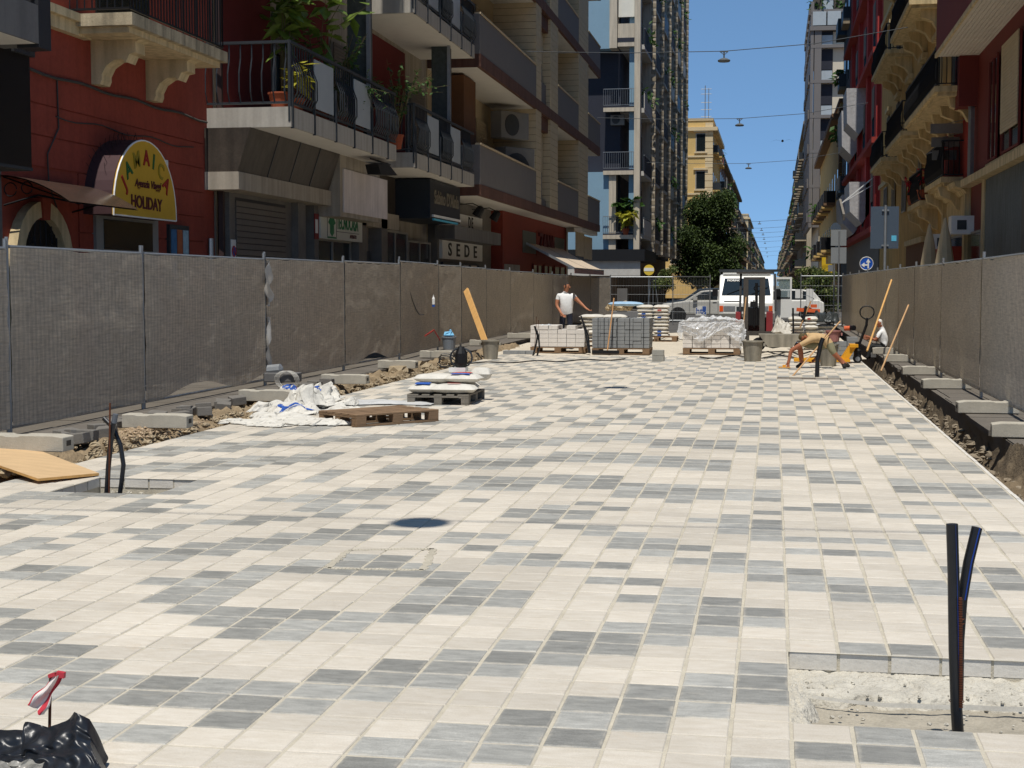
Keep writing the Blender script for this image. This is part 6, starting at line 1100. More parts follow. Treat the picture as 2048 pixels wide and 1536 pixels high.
t = thing('orange_pipe', V(1696, 656, 33.6), 'short orange drain pipe end on the grey pavers', 'pipe'); part('pipe', mt('orange_plastic', (206, 96, 54)), t, lambda m: m.tube([V(1688, 657, 33.6), V(1704, 656, 33.6)], .055, 10)); part('socket', M_black, t, lambda m: m.tube([V(1702, 656, 33.6), V(1708, 656, 33.5)], .06, 10))
# --- wheelbarrow
q = V(1562, 684, 37.5); t = thing('wheelbarrow', (q.x, q.y, 0), 'grey cement stained wheelbarrow behind the tub', 'wheelbarrow'); part('tray', M_tub, t, lambda m: m.prism([(q.x - .32, q.z - .12), (q.x + .28, q.z - .12), (q.x + .5, q.z + .2), (q.x - .55, q.z + .2)], 1, q.y - .28, q.y + .28)); part('wheel', M_black, t, lambda m: m.lathe((q.x - .55, q.y - .04, .17), [(.05, 0), (.17, .01), (.17, .08), (.05, .09)], 16, ax=(0, 1, 0)))
for s in (-.2, .2): part('handle', M_dsteel, t, lambda m: m.tube([(q.x - .55, q.y + s * .3, .17), (q.x - .2, q.y + s, q.z - .14), (q.x + .9, q.y + s * 1.2, q.z + .05)], .018, 6)); part('leg', M_dsteel, t, lambda m: m.tube([(q.x + .25, q.y + s, q.z - .14), (q.x + .3, q.y + s, .0)], .018, 6))
# --- pallet truck
yb = 31.9; o0 = G(1735, 727); t = thing('pallet_truck', (o0.x, yb, 0), 'yellow hand pallet truck with black loop handle by the trench', 'pallet truck'); M_pty = mt('truck_yellow', (222, 158, 36), .5, .1, 5)
for dy in (0, .36): part('fork', M_pty, t, lambda m: m.box(V(1588, 727, yb).x, V(1700, 727, yb).x, yb + dy - .08, yb + dy + .08, .03, .09).prism([(V(1690, 0, yb).x, .05), (V(1706, 0, yb).x, .05), (V(1724, 0, yb).x, .36), (V(1712, 0, yb).x, .4)], 1, yb + dy - .05, yb + dy + .05))
xp = V(1727, 0, yb).x; part('head', M_pty, t, lambda m: m.box(V(1710, 0, yb).x, xp, yb - .1, yb + .46, .34, .4)); part('pump', M_black, t, lambda m: m.lathe((xp, yb + .18, .14), [(.08, 0), (.08, .12), (.05, .16), (.05, .3)], 12))
for dy in (.08, .28): part('wheel', M_black, t, lambda m: m.lathe((xp + .0, yb + dy - .03, .09), [(.03, 0), (.09, .005), (.09, .055), (.03, .06)], 18, ax=(0, 1, 0))); part('rim', M_galv, t, lambda m: m.lathe((xp, yb + dy - .034, .09), [(.05, 0), (.05, .01)], 14, ax=(0, 1, 0)))
part('tiller', M_black, t, lambda m: m.tube([(xp, yb + .18, .3), V(1733, 650, yb + .18), V(1734, 636, yb + .18)], .028, 8)); part('loop_handle', M_black, t, lambda m: m.tube([V(1734 + 16 * math.sin(a) * (1 - .25 * (1 - math.cos(a)) * .5), 626 - 14 * math.cos(a) * (1 if math.cos(a) > 0 else .9), yb + .18) if math.cos(a) > -.8 else V(1734 + 6 * math.sin(a), 638, yb + .18) for a in [k * .2618 for k in range(25)]], .016, 6))
# --- signs on the right
def signpost(name, label, x, y, z1, r=.03):
    t = thing(name, (x, y, .04), label, 'road sign'); part('pole', M_galv, t, lambda m: m.tube([(x, y, .02), (x, y, z1)], r, 10)); return t
ys = 39.; p0, p1 = V(1742, 413, ys), V(1797, 497, ys); t = signpost('road_sign', 'large dark sign back on a tall pole above the right fence', V(1770, 500, ys).x, ys, p0.z + .03, .035); px0 = V(1770, 500, ys).x
part('panel', mt('sign_back', (72, 84, 98), .5, .06, 2), t, lambda m: m.box(p0.x, p1.x, ys + .04, ys + .06, p1.z, p0.z)); part('clamp', M_galv, t, lambda m: [m.box(px0 - .09, px0 + .09, ys + .0, ys + .04, z - .02, z + .02) for z in (p0.z - .1, p1.z + .08)]); part('sticker', mt('sticker_cyan', (90, 176, 206), .5), t, lambda m: m.box(V(1783, 483, ys).x, V(1793, 483, ys).x, ys + .035, ys + .04, V(0, 491, ys).z, V(0, 481, ys).z)); part('sleeve', M_black, t, lambda m: m.tube([V(1768, 626, ys), V(1768, 601, ys)], .075, 10))
ys = 47.; c = V(1733, 527, ys); t = signpost('blue_sign', 'round blue arrow sign behind the right fence', c.x, ys + .06, c.z + .1); part('disc', mt('sign_blue', (28, 82, 178), .4), t, lambda m: m.lathe(c, [(.205, -.01), (.205, .01)], 28, ax=(0, -1, 0))); part('rim', M_white, t, lambda m: m.tube([c + Vector((.2 * math.cos(a), -.012, .2 * math.sin(a))) for a in [k * .2244 for k in range(29)]], .01, 4))
part('arrows', M_white, t, lambda m: m.prism([(c.x + .03, c.z - .15), (c.x + .075, c.z - .15), (c.x + .075, c.z + .03), (c.x + .12, c.z + .03), (c.x + .05, c.z + .15), (c.x - .02, c.z + .03), (c.x + .03, c.z + .03)], 1, c.y - .02, c.y - .012).prism([(c.x + .029, c.z - .07), (c.x - .06, c.z - .07), (c.x - .06, c.z - .12), (c.x - .16, c.z - .045), (c.x - .06, c.z + .03), (c.x - .06, c.z - .02), (c.x + .029, c.z - .02)], 1, c.y - .02, c.y - .012))
ys = 58.; t = signpost('road_sign', 'two grey sign backs one above the other on a pole', V(1678, 500, ys).x, ys, V(1678, 462, ys).z); 
for a, b_ in ((470, 499), (502, 531)): part('panel', mt('sign_grey', (132, 136, 138), .5, .06, 2), t, lambda m: m.box(V(1662, a, ys).x, V(1693, a, ys).x, ys + .03, ys + .05, V(0, b_, ys).z, V(0, a, ys).z))
part('dome', mt('sign_back', (72, 84, 98)), t, lambda m: m.prism([(V(1678, 0, ys).x + .2 * math.cos(math.pi * k / 12), V(0, 470, ys).z + .01 + .26 * math.sin(math.pi * k / 12)) for k in range(13)], 1, ys + .03, ys + .05))
t = signpost('road_sign', 'slim second pole next to the stacked sign backs', V(1669, 500, ys + 1).x, ys + 1, V(0, 532, ys + 1).z); part('plate', M_galv, t, lambda m: m.box(V(1664, 0, ys + 1).x, V(1674, 0, ys + 1).x, ys + 1.04, ys + 1.06, V(0, 545, ys).z, V(0, 533, ys).z))
ys = 92.; c = V(1298, 540, ys); t = signpost('round_sign', 'round yellow and white sign in front of the tower shop', c.x, ys + .08, c.z + .1); part('disc', mt('sign_yel2', (222, 190, 70), .5), t, lambda m: m.lathe(c, [(.33, -.02), (.33, .02)], 24, ax=(0, -1, 0))); part('band', M_white, t, lambda m: m.box(c.x - .3, c.x + .3, c.y - .03, c.y - .022, c.z - .07, c.z + .13))
t = thing('yellow_scaffold', V(1660, 505, 75), 'yellow panel frame behind the sign poles at right', 'frame'); part('panel', mt('scaf_yellow', (214, 178, 40), .6), t, lambda m: m.box(V(1651, 0, 75).x, V(1672, 0, 75).x, 75, 75.06, V(0, 548, 75).z, V(0, 532, 75).z).box(V(1651, 0, 75).x, V(1659, 0, 75).x, 75, 75.06, V(0, 532, 75).z, V(0, 520, 75).z)); part('post', M_dsteel, t, lambda m: m.tube([V(1662, 548, 75.1), G(1662, 640, -.03).lerp(V(1662, 640, 75.1), 1)], .04, 6))
for (a, b_, c_, d), lb in (((1598, 1613, 578, 594), 'smaller'), ((1620, 1635, 577, 606), 'larger')): tag(MB().box(V(a, 0, 60.2).x, V(b_, 0, 60.2).x, 60.1, 60.13, V(0, d, 60.2).z, V(0, c_, 60.2).z).build('notice_board', M_white), '%s white notice sheet tied to the right mesh fence' % lb, 'notice')
tag(MB().box(V(1337 - 100, 0, 63).x, V(1258, 0, 63).x, 62.96, 63, .5, 1.5).build('grey_cabinet_door', M_dg, bevel=.01), 'flat grey panel standing behind the far bag stacks', 'panel')
# --- forklift mast
ys = 42.; t = thing('forklift', (V(1518, 690, ys).x, ys, -.02), 'red forklift seen from the front, dark mast raised before the van', 'forklift'); M_mast = mt('mast_grey', (74, 70, 66), .7, .2, 5, streak=.2); M_flr2 = mt('forklift_red', (142, 52, 56), .6, .12, 4)
for a, b_ in ((1493, 1503), (1526, 1537)): part('mast_rail', M_mast, t, lambda m: m.box(V(a, 0, ys).x, V(b_, 0, ys).x, ys - .06, ys + .08, .12, V(0, 558, ys).z))
part('mast_head', M_mast, t, lambda m: m.box(V(1493, 0, ys).x, V(1537, 0, ys).x, ys - .03, ys + .05, V(0, 560, ys).z, V(0, 557, ys).z + .02)); part('cylinder', M_black, t, lambda m: m.tube([V(1513, 650, ys), V(1513, 566, ys)], .04, 8)); part('chain', M_black, t, lambda m: m.tube([V(1508, 655, ys - .02), V(1508, 600, ys - .02)], .02, 5).tube([V(1519, 655, ys - .02), V(1519, 585, ys - .02)], .02, 5).box(V(1507, 0, ys).x, V(1522, 0, ys).x, ys - .05, ys, V(0, 610, ys).z, V(0, 600, ys).z))
part('carriage', M_mast, t, lambda m: m.box(V(1490, 0, ys).x, V(1556, 0, ys).x, ys - .12, ys - .06, V(0, 662, ys).z, V(0, 654, ys).z).box(V(1496, 0, ys).x, V(1548, 0, ys).x, ys - .12, ys - .06, V(0, 676, ys).z, V(0, 672, ys).z).box(V(1500, 0, ys).x, V(1506, 0, ys).x, ys - .14, ys - .12, .05, V(0, 654, ys).z).box(V(1535, 0, ys).x, V(1541, 0, ys).x, ys - .14, ys - .12, .05, V(0, 654, ys).z))
for dx in (1503, 1538): part('fork', M_black, t, lambda m: m.box(V(dx - 3, 0, ys).x, V(dx + 3, 0, ys).x, ys - 1.1, ys - .14, .02, .07))
for a, b_ in ((1478, 1488), (1540, 1553)): part('body_side', M_flr2, t, lambda m: m.box(V(a, 0, ys + .5).x, V(b_, 0, ys + .5).x, ys + .3, ys + 1.9, .25, V(0, 620, ys).z)); part('wheel', M_black, t, lambda m: m.lathe((V(a, 0, ys + .5).x, ys + .7, .27), [(.1, 0), (.27, .02), (.27, .22), (.1, .24)], 18, ax=(1, 0, 0)))
for a in (1480, 1551): part('guard_post', M_black, t, lambda m: m.beam(V(a, 622, ys + .5), V(a + (2 if a < 1500 else -1), 548, ys + .9), .06, .06))
part('overhead_guard', M_mast, t, lambda m: m.box(V(1479, 0, ys + .8).x, V(1554, 0, ys + .8).x, ys + .6, ys + 1.9, V(0, 549, ys).z, V(0, 549, ys).z + .05)); part('dashboard', M_black, t, lambda m: m.box(V(1503, 0, ys + .6).x, V(1527, 0, ys + .6).x, ys + .6, ys + .9, .5, 1.0)); part('steering_wheel', M_black, t, lambda m: m.tube([V(1515 + 7 * math.cos(a), 577 + 5 * math.sin(a), ys + .8) for a in [k * .5236 for k in range(13)]], .015, 5)); part('counterweight', mt('forklift_rear', (60, 40, 40), .7), t, lambda m: m.box(V(1488, 0, ys + 1).x, V(1540, 0, ys + 1).x, ys + 1.3, ys + 2.1, .25, .7))
# ================================================================ VEHICLES
M_vw = mt('van_white', (226, 226, 222), .3, .03, 1, spec=.5); M_vg = mt('car_glass', (26, 34, 38), .06, .2, 1, spec=.8); M_tyre = mt('tyre', (26, 26, 27), .9); M_bump = mt('bumper_grey', (120, 118, 112), .6); M_car = mt('car_silver', (200, 198, 190), .3, .03, 1, metal=.2, spec=.5); M_or = mt('indicator_orange', (226, 92, 34), .4)
def wheel(par, c, r, w, ax=(1, 0, 0)):
    o = part('wheel', M_tyre, par, lambda m: m.lathe(Vector(c) - Vector(ax) * w / 2, [(r * .6, 0), (r * .94, 0), (r, w * .2), (r, w * .8), (r * .94, w), (r * .6, w)], 26, ax=ax), smooth=False); n_ = Vector(ax)
    part('rim', M_galv, o, lambda m: [m.lathe(Vector(c) - n_ * (w / 2 + .004), [(r * .62, 0), (r * .62, .012)], 20, ax=ax)]); part('spokes', M_black, o, lambda m: [m.obox(Vector(c) - n_ * (w / 2 + .008) + (Vector((math.cos(a), 0, math.sin(a))) if abs(ax[1]) > .5 else Vector((0, math.cos(a), math.sin(a)))) * r * .4, n_ * .003, (Vector((math.cos(a), 0, math.sin(a))) if abs(ax[1]) > .5 else Vector((0, math.cos(a), math.sin(a)))) * r * .17, (Vector((-math.sin(a), 0, math.cos(a))) if abs(ax[1]) > .5 else Vector((0, -math.sin(a), math.cos(a)))) * r * .05) for a in [k * .628 for k in range(10)]]); return o
yv = 56.; xl, xr = V(1443, 0, yv).x, V(1554, 0, yv).x; t = thing('delivery_van', ((xl + xr) / 2, yv, -.03), 'white delivery van facing us with its right door open', 'van')
prof = [(yv + .05, .3), (yv, .45), (yv, .98), (yv + .22, 1.22), (yv + .8, 1.93), (yv + 1.05, 2.03), (yv + 1.8, 2.06), (yv + 5, 2.06), (yv + 5, .3)]
MB().prism(prof, 0, xl, xr).build('body', M_vw, t, bevel=.05); part('windscreen', M_vg, t, lambda m: m.poly([(xl + .1, yv + .235, 1.27), (xr - .1, yv + .235, 1.27), (xr - .2, yv + .755, 1.9), (xl + .2, yv + .755, 1.9)])); part('wiper', M_black, t, lambda m: m.beam((xl + .3, yv + .24, 1.3), (xl + 1.0, yv + .45, 1.56), .02, .02).beam((xl + 1.2, yv + .24, 1.3), (xl + 1.8, yv + .45, 1.56), .02, .02))
part('roof_band', M_vw, t, lambda m: m.box(xl + .12, xr - .12, yv + .95, yv + 4.9, 2.05, 2.12)); part('roof_rack', M_dsteel, t, lambda m: m.beam((xl - .05, yv + 1.5, 2.2), (xr + .4, yv + 1.5, 2.2), .05, .1).beam((xl, yv + 1.5, 2.05), (xl, yv + 1.5, 2.2), .04, .04).beam((xr, yv + 1.5, 2.05), (xr, yv + 1.5, 2.2), .04, .04))
for s, x in ((1, xl), (-1, xr)): part('headlight', M_galv, t, lambda m: m.box(x + s * .18, x + s * .62, yv - .015, yv + .02, .68, .86)); part('indicator', M_or, t, lambda m: m.box(x + s * .03, x + s * .17, yv - .015, yv + .02, .66, .87)); wheel(t, (x + s * .12, yv + .85, .31), .33, .2); wheel(t, (x + s * .12, yv + 4.1, .31), .33, .2); part('mirror', M_black, t, lambda m: m.box(x - s * .25, x - s * .05, yv + .35, yv + .45, 1.22, 1.5))
part('bumper', M_bump, t, lambda m: m.box(xl - .02, xr + .02, yv - .06, yv + .1, .28, .58)); part('grille', M_dsteel, t, lambda m: m.box(xl + .66, xr - .66, yv - .012, yv + .02, .68, .84)); part('bonnet_line', M_dsteel, t, lambda m: m.box(xl + .2, xl + .8, yv + .02, yv + .06, 1.02, 1.05)); text('FIORINO', 'lettering', t, M_white, .13, (xl + .55, yv + .66, 1.82), (1, 0, 0), (0, .6, .72), .01)
xd0, xd1 = V(1556, 0, yv + .8).x, V(1591, 0, yv + .8).x; d_ = part('door', M_vw, t, lambda m: m.box(xd0, xd1, yv + .78, yv + .84, .42, 1.18).box(xd0, xd0 + .07, yv + .78, yv + .84, 1.18, 1.95).box(xd1 - .07, xd1, yv + .78, yv + .84, 1.18, 1.95).box(xd0 + .07, xd1 - .07, yv + .78, yv + .84, 1.87, 1.95)); bx('pane', clearm('door_glass', .6, (150, 165, 165), .05), d_, xd0 + .07, xd1 - .07, yv + .8, yv + .82, 1.18, 1.87); bx('seal', M_black, d_, xd0 + .06, xd1 - .06, yv + .77, yv + .79, 1.14, 1.19); bx('mirror', M_black, d_, xd0 + .02, xd0 + .24, yv + .55, yv + .7, 1.1, 1.45)
def car(name, label, y, x0, x1, ztop, body, sign=False):
    L = x1 - x0; t = thing(name, ((x0 + x1) / 2, y, -.03), label, 'car'); k = L / 4.2; W_ = 1.7
    P = lambda u, z: (x0 + u * k, z)
    low = [P(.02, .32), P(0, .5), P(.04, .68), P(.3, .82), P(.95, .92), P(1.1, .95), P(3.95, .98), P(4.18, .85), P(4.2, .45), P(4.1, .3)]
    MB().prism(low, 1, y, y + W_).build('body', body, t, bevel=.05)
    cab = [P(1.02, .93), P(1.75, ztop - .04), P(2.1, ztop), P(3.2, ztop), P(3.7, ztop - .1), P(4.05, .96)]; n_ = len(cab)
    cm = MB(); ya, yb_ = y + .12, y + W_ - .12; cm.prism(cab, 1, ya, yb_); cm.build('cabin', body, t, bevel=.04)
    for w_ in ([P(1.3, .98), P(1.86, ztop - .09), P(2.5, ztop - .06), P(2.5, .98)], [P(2.58, .98), P(2.58, ztop - .06), P(3.15, ztop - .06), P(3.55, ztop - .14), P(3.75, .99)]): part('side_window', M_vg, t, lambda m: m.prism(w_, 1, ya - .012, ya))
    part('windscreen', M_vg, t, lambda m: m.poly([(P(1.05, 0)[0], ya + .1, .96), (P(1.72, 0)[0], ya + .12, ztop - .07), (P(1.72, 0)[0], yb_ - .12, ztop - .07), (P(1.05, 0)[0], yb_ - .1, .96)]))
    for u in (.75, 3.4):
        part('wheel_arch', M_black, t, lambda m: m.lathe((P(u, 0)[0], y - .006, .29), [(.37, 0), (.37, .02)], 24, ax=(0, 1, 0))); wheel(t, (P(u, 0)[0], y + .1, .28), .31, .2, (0, 1, 0))
    part('headlight', M_white, t, lambda m: m.prism([P(.06, .66), P(.45, .72), P(.42, .8), P(.12, .76)], 1, y - .01, y + .05)); part('mirror', body, t, lambda m: m.box(P(1.42, 0)[0], P(1.62, 0)[0], y - .14, y, .98, 1.12)); part('door_seam', M_dsteel, t, lambda m: m.box(P(2.53, 0)[0], P(2.545, 0)[0], y - .004, y + .01, .4, .95).box(P(1.25, 0)[0], P(1.265, 0)[0], y - .004, y + .01, .4, .92)); part('handle', M_dsteel, t, lambda m: m.box(P(2.3, 0)[0], P(2.48, 0)[0], y - .012, y, .85, .88))
    return t, P
t, P = car('silver_car', 'silver hatchback with a square blue logo on its door', 67., V(1327, 0, 67).x, V(1327, 0, 67).x + 4.2, 1.42, M_car); c = V(1402, 621, 66.99)
bx('logo_plate', M_white, t, c.x - .24, c.x + .24, 66.988, 66.994, c.z - .22, c.z + .2); text('ht', 'logo', t, M_blue, .36, (c.x - .08, 66.985, c.z - .02), (1, 0, 0), (0, 0, 1), .006); bx('logo_square', M_blue, t, c.x + .06, c.x + .23, 66.985, 66.988, c.z - .18, c.z + .19); text('c', 'logo', t, M_white, .2, (c.x + .13, 66.982, c.z - .12), (1, 0, 0), (0, 0, 1), .004)
t2, P2 = car('dark_car', 'dark blue car half hidden behind the silver one', 71., V(1325, 0, 71).x, V(1325, 0, 71).x + 4.3, 1.5, mt('car_navy', (40, 52, 64), .25, .05, 1, spec=.6)); car('white_car', 'white car partly visible behind the open van door', 68.5, V(1590, 0, 68.5).x - 2.6, V(1612, 0, 68.5).x + 1.0, 1.45, M_vw)
# patio heater frame in front of the tower cafe
q = V(1306, 610, 74); t = thing('patio_heater', (q.x, 74, -.03), 'slim pyramid patio heater frame behind the mesh fence', 'heater')
for s in (-.32, 0, .32): part('leg', M_galv, t, lambda m: m.tube([(q.x + s, 74, 0), (q.x + s * .3, 74, 1.9)], .018, 5))
part('cap', M_dsteel, t, lambda m: m.box(q.x - .2, q.x + .2, 73.8, 74.2, 1.9, 1.97)); part('base', M_dsteel, t, lambda m: m.box(q.x - .38, q.x + .38, 73.7, 74.3, 0, .3))
# ================================================================ PEOPLE
SK = mt('skin', (176, 118, 88), .6, .12, 9); SKD = mt('skin_tan', (160, 100, 72), .6, .12, 9)
def person(name, label, nodes, edges, mats, hair, face, wrists, hs=1.):
    """one skinned body grown on a skeleton; nodes {n: (xyz, radius)}, edges (a, b, material index)"""
    ks = list(nodes); ix = {k: i for i, k in enumerate(ks)}; vs = [Vector(nodes[k][0]) for k in ks]; rs = [nodes[k][1] for k in ks]; es = [(ix[a], ix[b]) for a, b, _ in edges]; em = [m_ for _, _, m_ in edges]
    for wn, dr, side, mi in wrists:                        # hand: palm and five bent fingers
        w0 = vs[ix[wn]]; d = Vector(dr).normalized(); s = Vector(side).normalized(); n_ = d.cross(s); b0 = len(vs); vs.append(w0 + d * .075 * hs); rs.append(.032 * hs); es.append((ix[wn], b0)); em.append(mi)
        for k, (o, L) in enumerate(((-.03, .07), (-.01, .082), (.011, .076), (.031, .06))):
            a = w0 + d * .1 * hs + s * o; vs += [a, a + d * L * .5 + n_ * .01, a + d * L * .85 + n_ * .04]; rs += [.0095] * 3; i = len(vs); es += [(b0, i - 3), (i - 3, i - 2), (i - 2, i - 1)]; em += [mi] * 3
        a = w0 + d * .03 - s * .045; vs += [a, a + d * .05 - s * .02 + n_ * .012]; rs += [.011, .0095]; i = len(vs); es += [(ix[wn], i - 2), (i - 2, i - 1)]; em += [mi] * 2
    base = vs[ix['pelvis']].copy(); base.z = min(v.z for v in vs) - .04; me = bpy.data.meshes.new(name); me.from_pydata([v - base for v in vs], es, [])
    ob = bpy.data.objects.new(name, me); COL.objects.link(ob); bpy.context.view_layer.objects.active = ob
    sm = ob.modifiers.new('skin', 'SKIN'); sm.use_smooth_shade = True; sm.branch_smoothing = .4
    if not me.skin_vertices: me.attributes  # layer is made with the modifier
    for i, r in enumerate(rs): me.skin_vertices[0].data[i].radius = (r, r); me.skin_vertices[0].data[i].use_root = (i == ix['pelvis'])
    ss = ob.modifiers.new('sub', 'SUBSURF'); ss.levels = ss.render_levels = 1
    dg = bpy.context.evaluated_depsgraph_get(); nm = bpy.data.meshes.new_from_object(ob.evaluated_get(dg)); ob.modifiers.clear(); ob.data = nm; nm.materials.clear()
    for m_ in mats: nm.materials.append(m_)
    sg = [(vs[a] - base, vs[b] - base, rs[a], rs[b], m_) for (a, b), m_ in zip(es, em)]; hd = Vector(nodes['head'][0]) - base; fc = Vector(face[0]); upv = Vector(face[1])
    for p in nm.polygons:
        c = p.center; best = 1e9
        for a, b, ra, rb, m_ in sg:
            ab = b - a; tt = max(0, min(1, (c - a).dot(ab) / max(1e-9, ab.length_squared))); dd = (c - a - ab * tt).length / (ra + (rb - ra) * tt + .01)
            if dd < best: best = dd; mi = m_
        q = c - hd
        if q.length < .17 and mi == 0 and (q.dot(upv) > .03 or (q.dot(fc) < .005 and q.dot(upv) > -.07)): mi = hair
        p.material_index = mi; p.use_smooth = True
    # facial features and ears on the head
    m = MB(); hv = Vector(nodes['head'][0]); sd = fc.cross(upv)
    m.lathe(hv + fc * .085 - upv * .015, [(.018, 0), (.016, .02), (.006, .03)], 8, ax=fc - upv * .3)
    for s in (-1, 1): m.obox(hv + sd * s * .088 - fc * .01 - upv * .01, fc * .018, sd * .008, upv * .03)
    m.build('nose_and_ears', mats[0], None, loc=base).parent = ob; bpy.data.objects[-1] if False else None
    ch = ob.children[0]; ch.location = (0, 0, 0)
    e = MB()
    for s in (-1, 1): e.obox(hv + fc * .088 + sd * s * .034 + upv * .02, fc * .006, sd * .013, upv * .006)
    e.obox(hv + fc * .086 - upv * .052, fc * .006, sd * .024, upv * .005); o2 = e.build('eyes_and_mouth', mt('feature_dark', (70, 40, 34), .6), None, loc=base); o2.parent = ob; o2.location = (0, 0, 0)
    ob.location = base; return tag(ob, label, 'person')
hairm = mt('hair_dark', (46, 38, 34), .8, .2, 20); white_t = mt('tshirt_white', (222, 222, 220), .85, .06, 9, .006, 18); navy = mt('trousers_navy', (40, 44, 58), .85, .12, 6, .008, 14); shoe = mt('shoe_dark', (40, 38, 36), .8)
q = V(1132, 640, 38.2); ox, oy = q.x, 38.2
def N(x, y, z): return (ox + x, oy + y, z)
person('person', 'standing man in white T-shirt and navy trousers reaching toward the bags', {'pelvis': (N(0, 0, .95), .15), 'belly': (N(.03, 0, 1.1), .175), 'chest': (N(.0, 0, 1.3), .165), 'neckb': (N(-.01, 0, 1.45), .075), 'neck': (N(.0, 0, 1.51), .055), 'head': (N(.03, -.01, 1.62), .088), 'top': (N(.02, 0, 1.71), .07), 'shL': (N(-.19, -.03, 1.4), .07), 'slL': (N(-.215, -.04, 1.27), .062), 'elL': (N(-.24, -.07, 1.12), .045), 'wrL': (N(-.1, -.17, .92), .032), 'shR': (N(.18, .02, 1.4), .07), 'slR': (N(.25, .02, 1.3), .06), 'elR': (N(.36, .0, 1.2), .045), 'wrR': (N(.53, -.06, 1.05), .032), 'hipL': (N(-.09, 0, .88), .1), 'knL': (N(-.1, -.03, .5), .068), 'anL': (N(-.11, .02, .1), .05), 'toL': (N(-.08, -.12, .045), .042), 'hipR': (N(.1, 0, .88), .1), 'knR': (N(.11, -.03, .5), .068), 'anR': (N(.12, .02, .1), .05), 'toR': (N(.17, -.11, .045), .042)},
    [('pelvis', 'belly', 1), ('belly', 'chest', 1), ('chest', 'neckb', 1), ('neckb', 'neck', 0), ('neck', 'head', 0), ('head', 'top', 0), ('chest', 'shL', 1), ('shL', 'slL', 1), ('slL', 'elL', 0), ('elL', 'wrL', 0), ('chest', 'shR', 1), ('shR', 'slR', 1), ('slR', 'elR', 0), ('elR', 'wrR', 0), ('pelvis', 'hipL', 2), ('hipL', 'knL', 2), ('knL', 'anL', 2), ('anL', 'toL', 3), ('pelvis', 'hipR', 2), ('hipR', 'knR', 2), ('knR', 'anR', 2), ('anR', 'toR', 3)],
    [SK, white_t, navy, shoe, hairm], 4, (Vector((.8, -.55, -.1)).normalized(), Vector((.05, 0, 1)).normalized()), (('wrL', (.6, -.2, -.6), (.5, .4, .4), 0), ('wrR', (.8, -.1, -.5), (.2, .9, 0), 0)))
yw = 29.9
def B(x, y, d=0.): return V(x, y, yw + d)
tan = mt('vest_tan', (190, 160, 118), .85, .1, 9, .006, 18); olive = mt('shorts_olive', (128, 124, 98), .85, .1, 8, .006, 16); cap = mt('cap_olive', (84, 74, 50), .85)
person('person', 'worker in tan top and olive shorts bending down to the tiles', {'pelvis': (B(1661, 684), .15), 'belly': (B(1648, 676), .15), 'chest': (B(1632, 670), .155), 'neckb': (B(1619, 670), .08), 'neck': (B(1614, 672), .06), 'head': (B(1605, 675, -.06), .09), 'top': (B(1597, 672, -.08), .075), 'shR': (B(1620, 680, -.14), .068), 'slR': (B(1601, 690, -.16), .056), 'elR': (B(1582, 701, -.16), .045), 'wrR': (B(1577, 726, -.18), .032), 'shL': (B(1626, 676, .16), .068), 'slL': (B(1634, 692, .17), .055), 'elL': (B(1640, 704, .16), .045), 'wrL': (B(1632, 717, .08), .032), 'hipF': (B(1652, 690, .1), .1), 'thF': (B(1622, 690, .1), .085), 'knF': (B(1599, 687, .06), .068), 'anF': (B(1604, 728, .08), .045), 'toF': (B(1592, 735, .0), .045), 'hipB': (B(1662, 692, -.06), .1), 'thB': (B(1664, 700, -.1), .085), 'knB': (B(1668, 707, -.12), .062), 'anB': (B(1690, 729, -.05), .045), 'toB': (B(1688, 736, -.16), .045), 'heB': (B(1700, 733, .0), .04)},
    [('pelvis', 'belly', 1), ('belly', 'chest', 1), ('chest', 'neckb', 1), ('neckb', 'neck', 0), ('neck', 'head', 0), ('head', 'top', 0), ('chest', 'shR', 1), ('shR', 'slR', 1), ('slR', 'elR', 0), ('elR', 'wrR', 0), ('chest', 'shL', 1), ('shL', 'slL', 1), ('slL', 'elL', 0), ('elL', 'wrL', 0), ('pelvis', 'hipF', 2), ('hipF', 'thF', 2), ('thF', 'knF', 2), ('knF', 'anF', 0), ('anF', 'toF', 3), ('pelvis', 'hipB', 2), ('hipB', 'thB', 2), ('thB', 'knB', 2), ('knB', 'anB', 0), ('anB', 'toB', 3), ('anB', 'heB', 3)],
    [SKD, tan, olive, shoe, cap], 4, (Vector((-.3, -.45, -.85)).normalized(), Vector((-.75, -.4, .5)).normalized()), (('wrR', (-.1, -.1, -1), (1, 0, 0), 0), ('wrL', (-.6, -.3, -.6), (.4, -.8, 0), 0)))
t = thing('float_trowel', B(1577, 740), 'wooden float with yellow handle under the bending worker hand', 'trowel'); part('plate', M_pine, t, lambda m: m.box(B(1566, 0, -.2).x, B(1590, 0, -.2).x, yw - .28, yw - .12, .012, .03)); part('handle', M_pty, t, lambda m: m.box(B(1574, 0, -.2).x, B(1581, 0, -.2).x, yw - .22, yw - .18, .03, .07))
ysit = 36.2
def C(x, y, d=0.): return V(x, y, ysit + d)
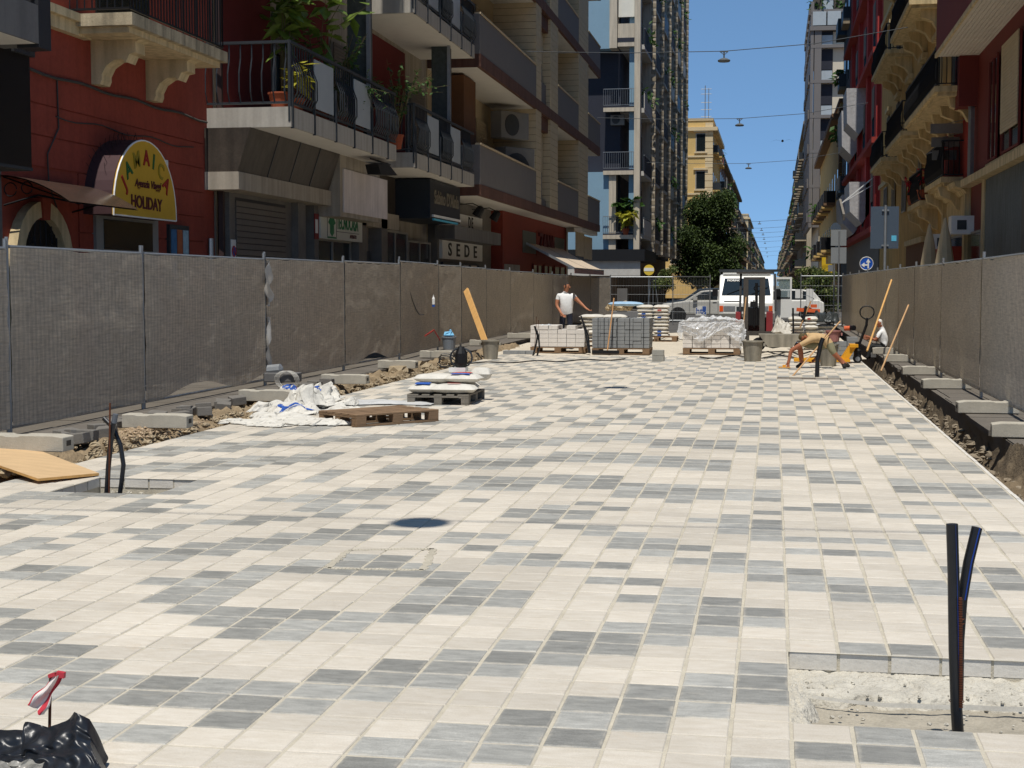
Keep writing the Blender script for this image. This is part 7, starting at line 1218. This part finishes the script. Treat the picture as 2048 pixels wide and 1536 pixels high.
person('person', 'man in white T-shirt and cap sitting against the right fence', {'pelvis': (C(1770, 694), .14), 'belly': (C(1769, 682), .145), 'chest': (C(1767, 669), .14), 'neckb': (C(1764, 658), .075), 'neck': (C(1762, 655), .055), 'head': (C(1758, 646), .088), 'top': (C(1759, 637), .072), 'shL': (C(1760, 664, -.14), .066), 'slL': (C(1756, 673, -.17), .056), 'elL': (C(1751, 681, -.17), .045), 'wrL': (C(1740, 674, -.16), .032), 'shR': (C(1766, 664, .15), .066), 'elR': (C(1755, 680, .15), .045), 'wrR': (C(1742, 678, .08), .032), 'hipL': (C(1766, 697, -.1), .1), 'knL': (C(1741, 690, -.12), .07), 'anL': (C(1737, 714, -.12), .05), 'toL': (C(1731, 717, -.14), .042), 'hipR': (C(1766, 697, .1), .1), 'knR': (C(1744, 690, .12), .07), 'anR': (C(1741, 713, .1), .05), 'toR': (C(1735, 716, .08), .042)},
    [('pelvis', 'belly', 1), ('belly', 'chest', 1), ('chest', 'neckb', 1), ('neckb', 'neck', 0), ('neck', 'head', 0), ('head', 'top', 0), ('chest', 'shL', 1), ('shL', 'slL', 1), ('slL', 'elL', 0), ('elL', 'wrL', 0), ('chest', 'shR', 1), ('shR', 'elR', 1), ('elR', 'wrR', 0), ('pelvis', 'hipL', 2), ('hipL', 'knL', 2), ('knL', 'anL', 2), ('anL', 'toL', 3), ('pelvis', 'hipR', 2), ('hipR', 'knR', 2), ('knR', 'anR', 2), ('anR', 'toR', 3)],
    [SKD, white_t, mt('trousers_dark', (44, 46, 46), .85), shoe, mt('cap_white', (214, 212, 206), .8)], 4, (Vector((-.9, -.2, -.25)).normalized(), Vector((-.1, 0, 1)).normalized()), (('wrL', (-.8, -.2, .1), (0, 0, 1), 0), ('wrR', (-.8, -.2, .1), (0, 0, 1), 0)))
tag(MB().box(C(1752, 0).x, C(1785, 0).x, ysit - .22, ysit + .25, .04, C(0, 700).z).build('seat_block', M_dg, bevel=.01), 'low dark block the sitting man rests on', 'block')
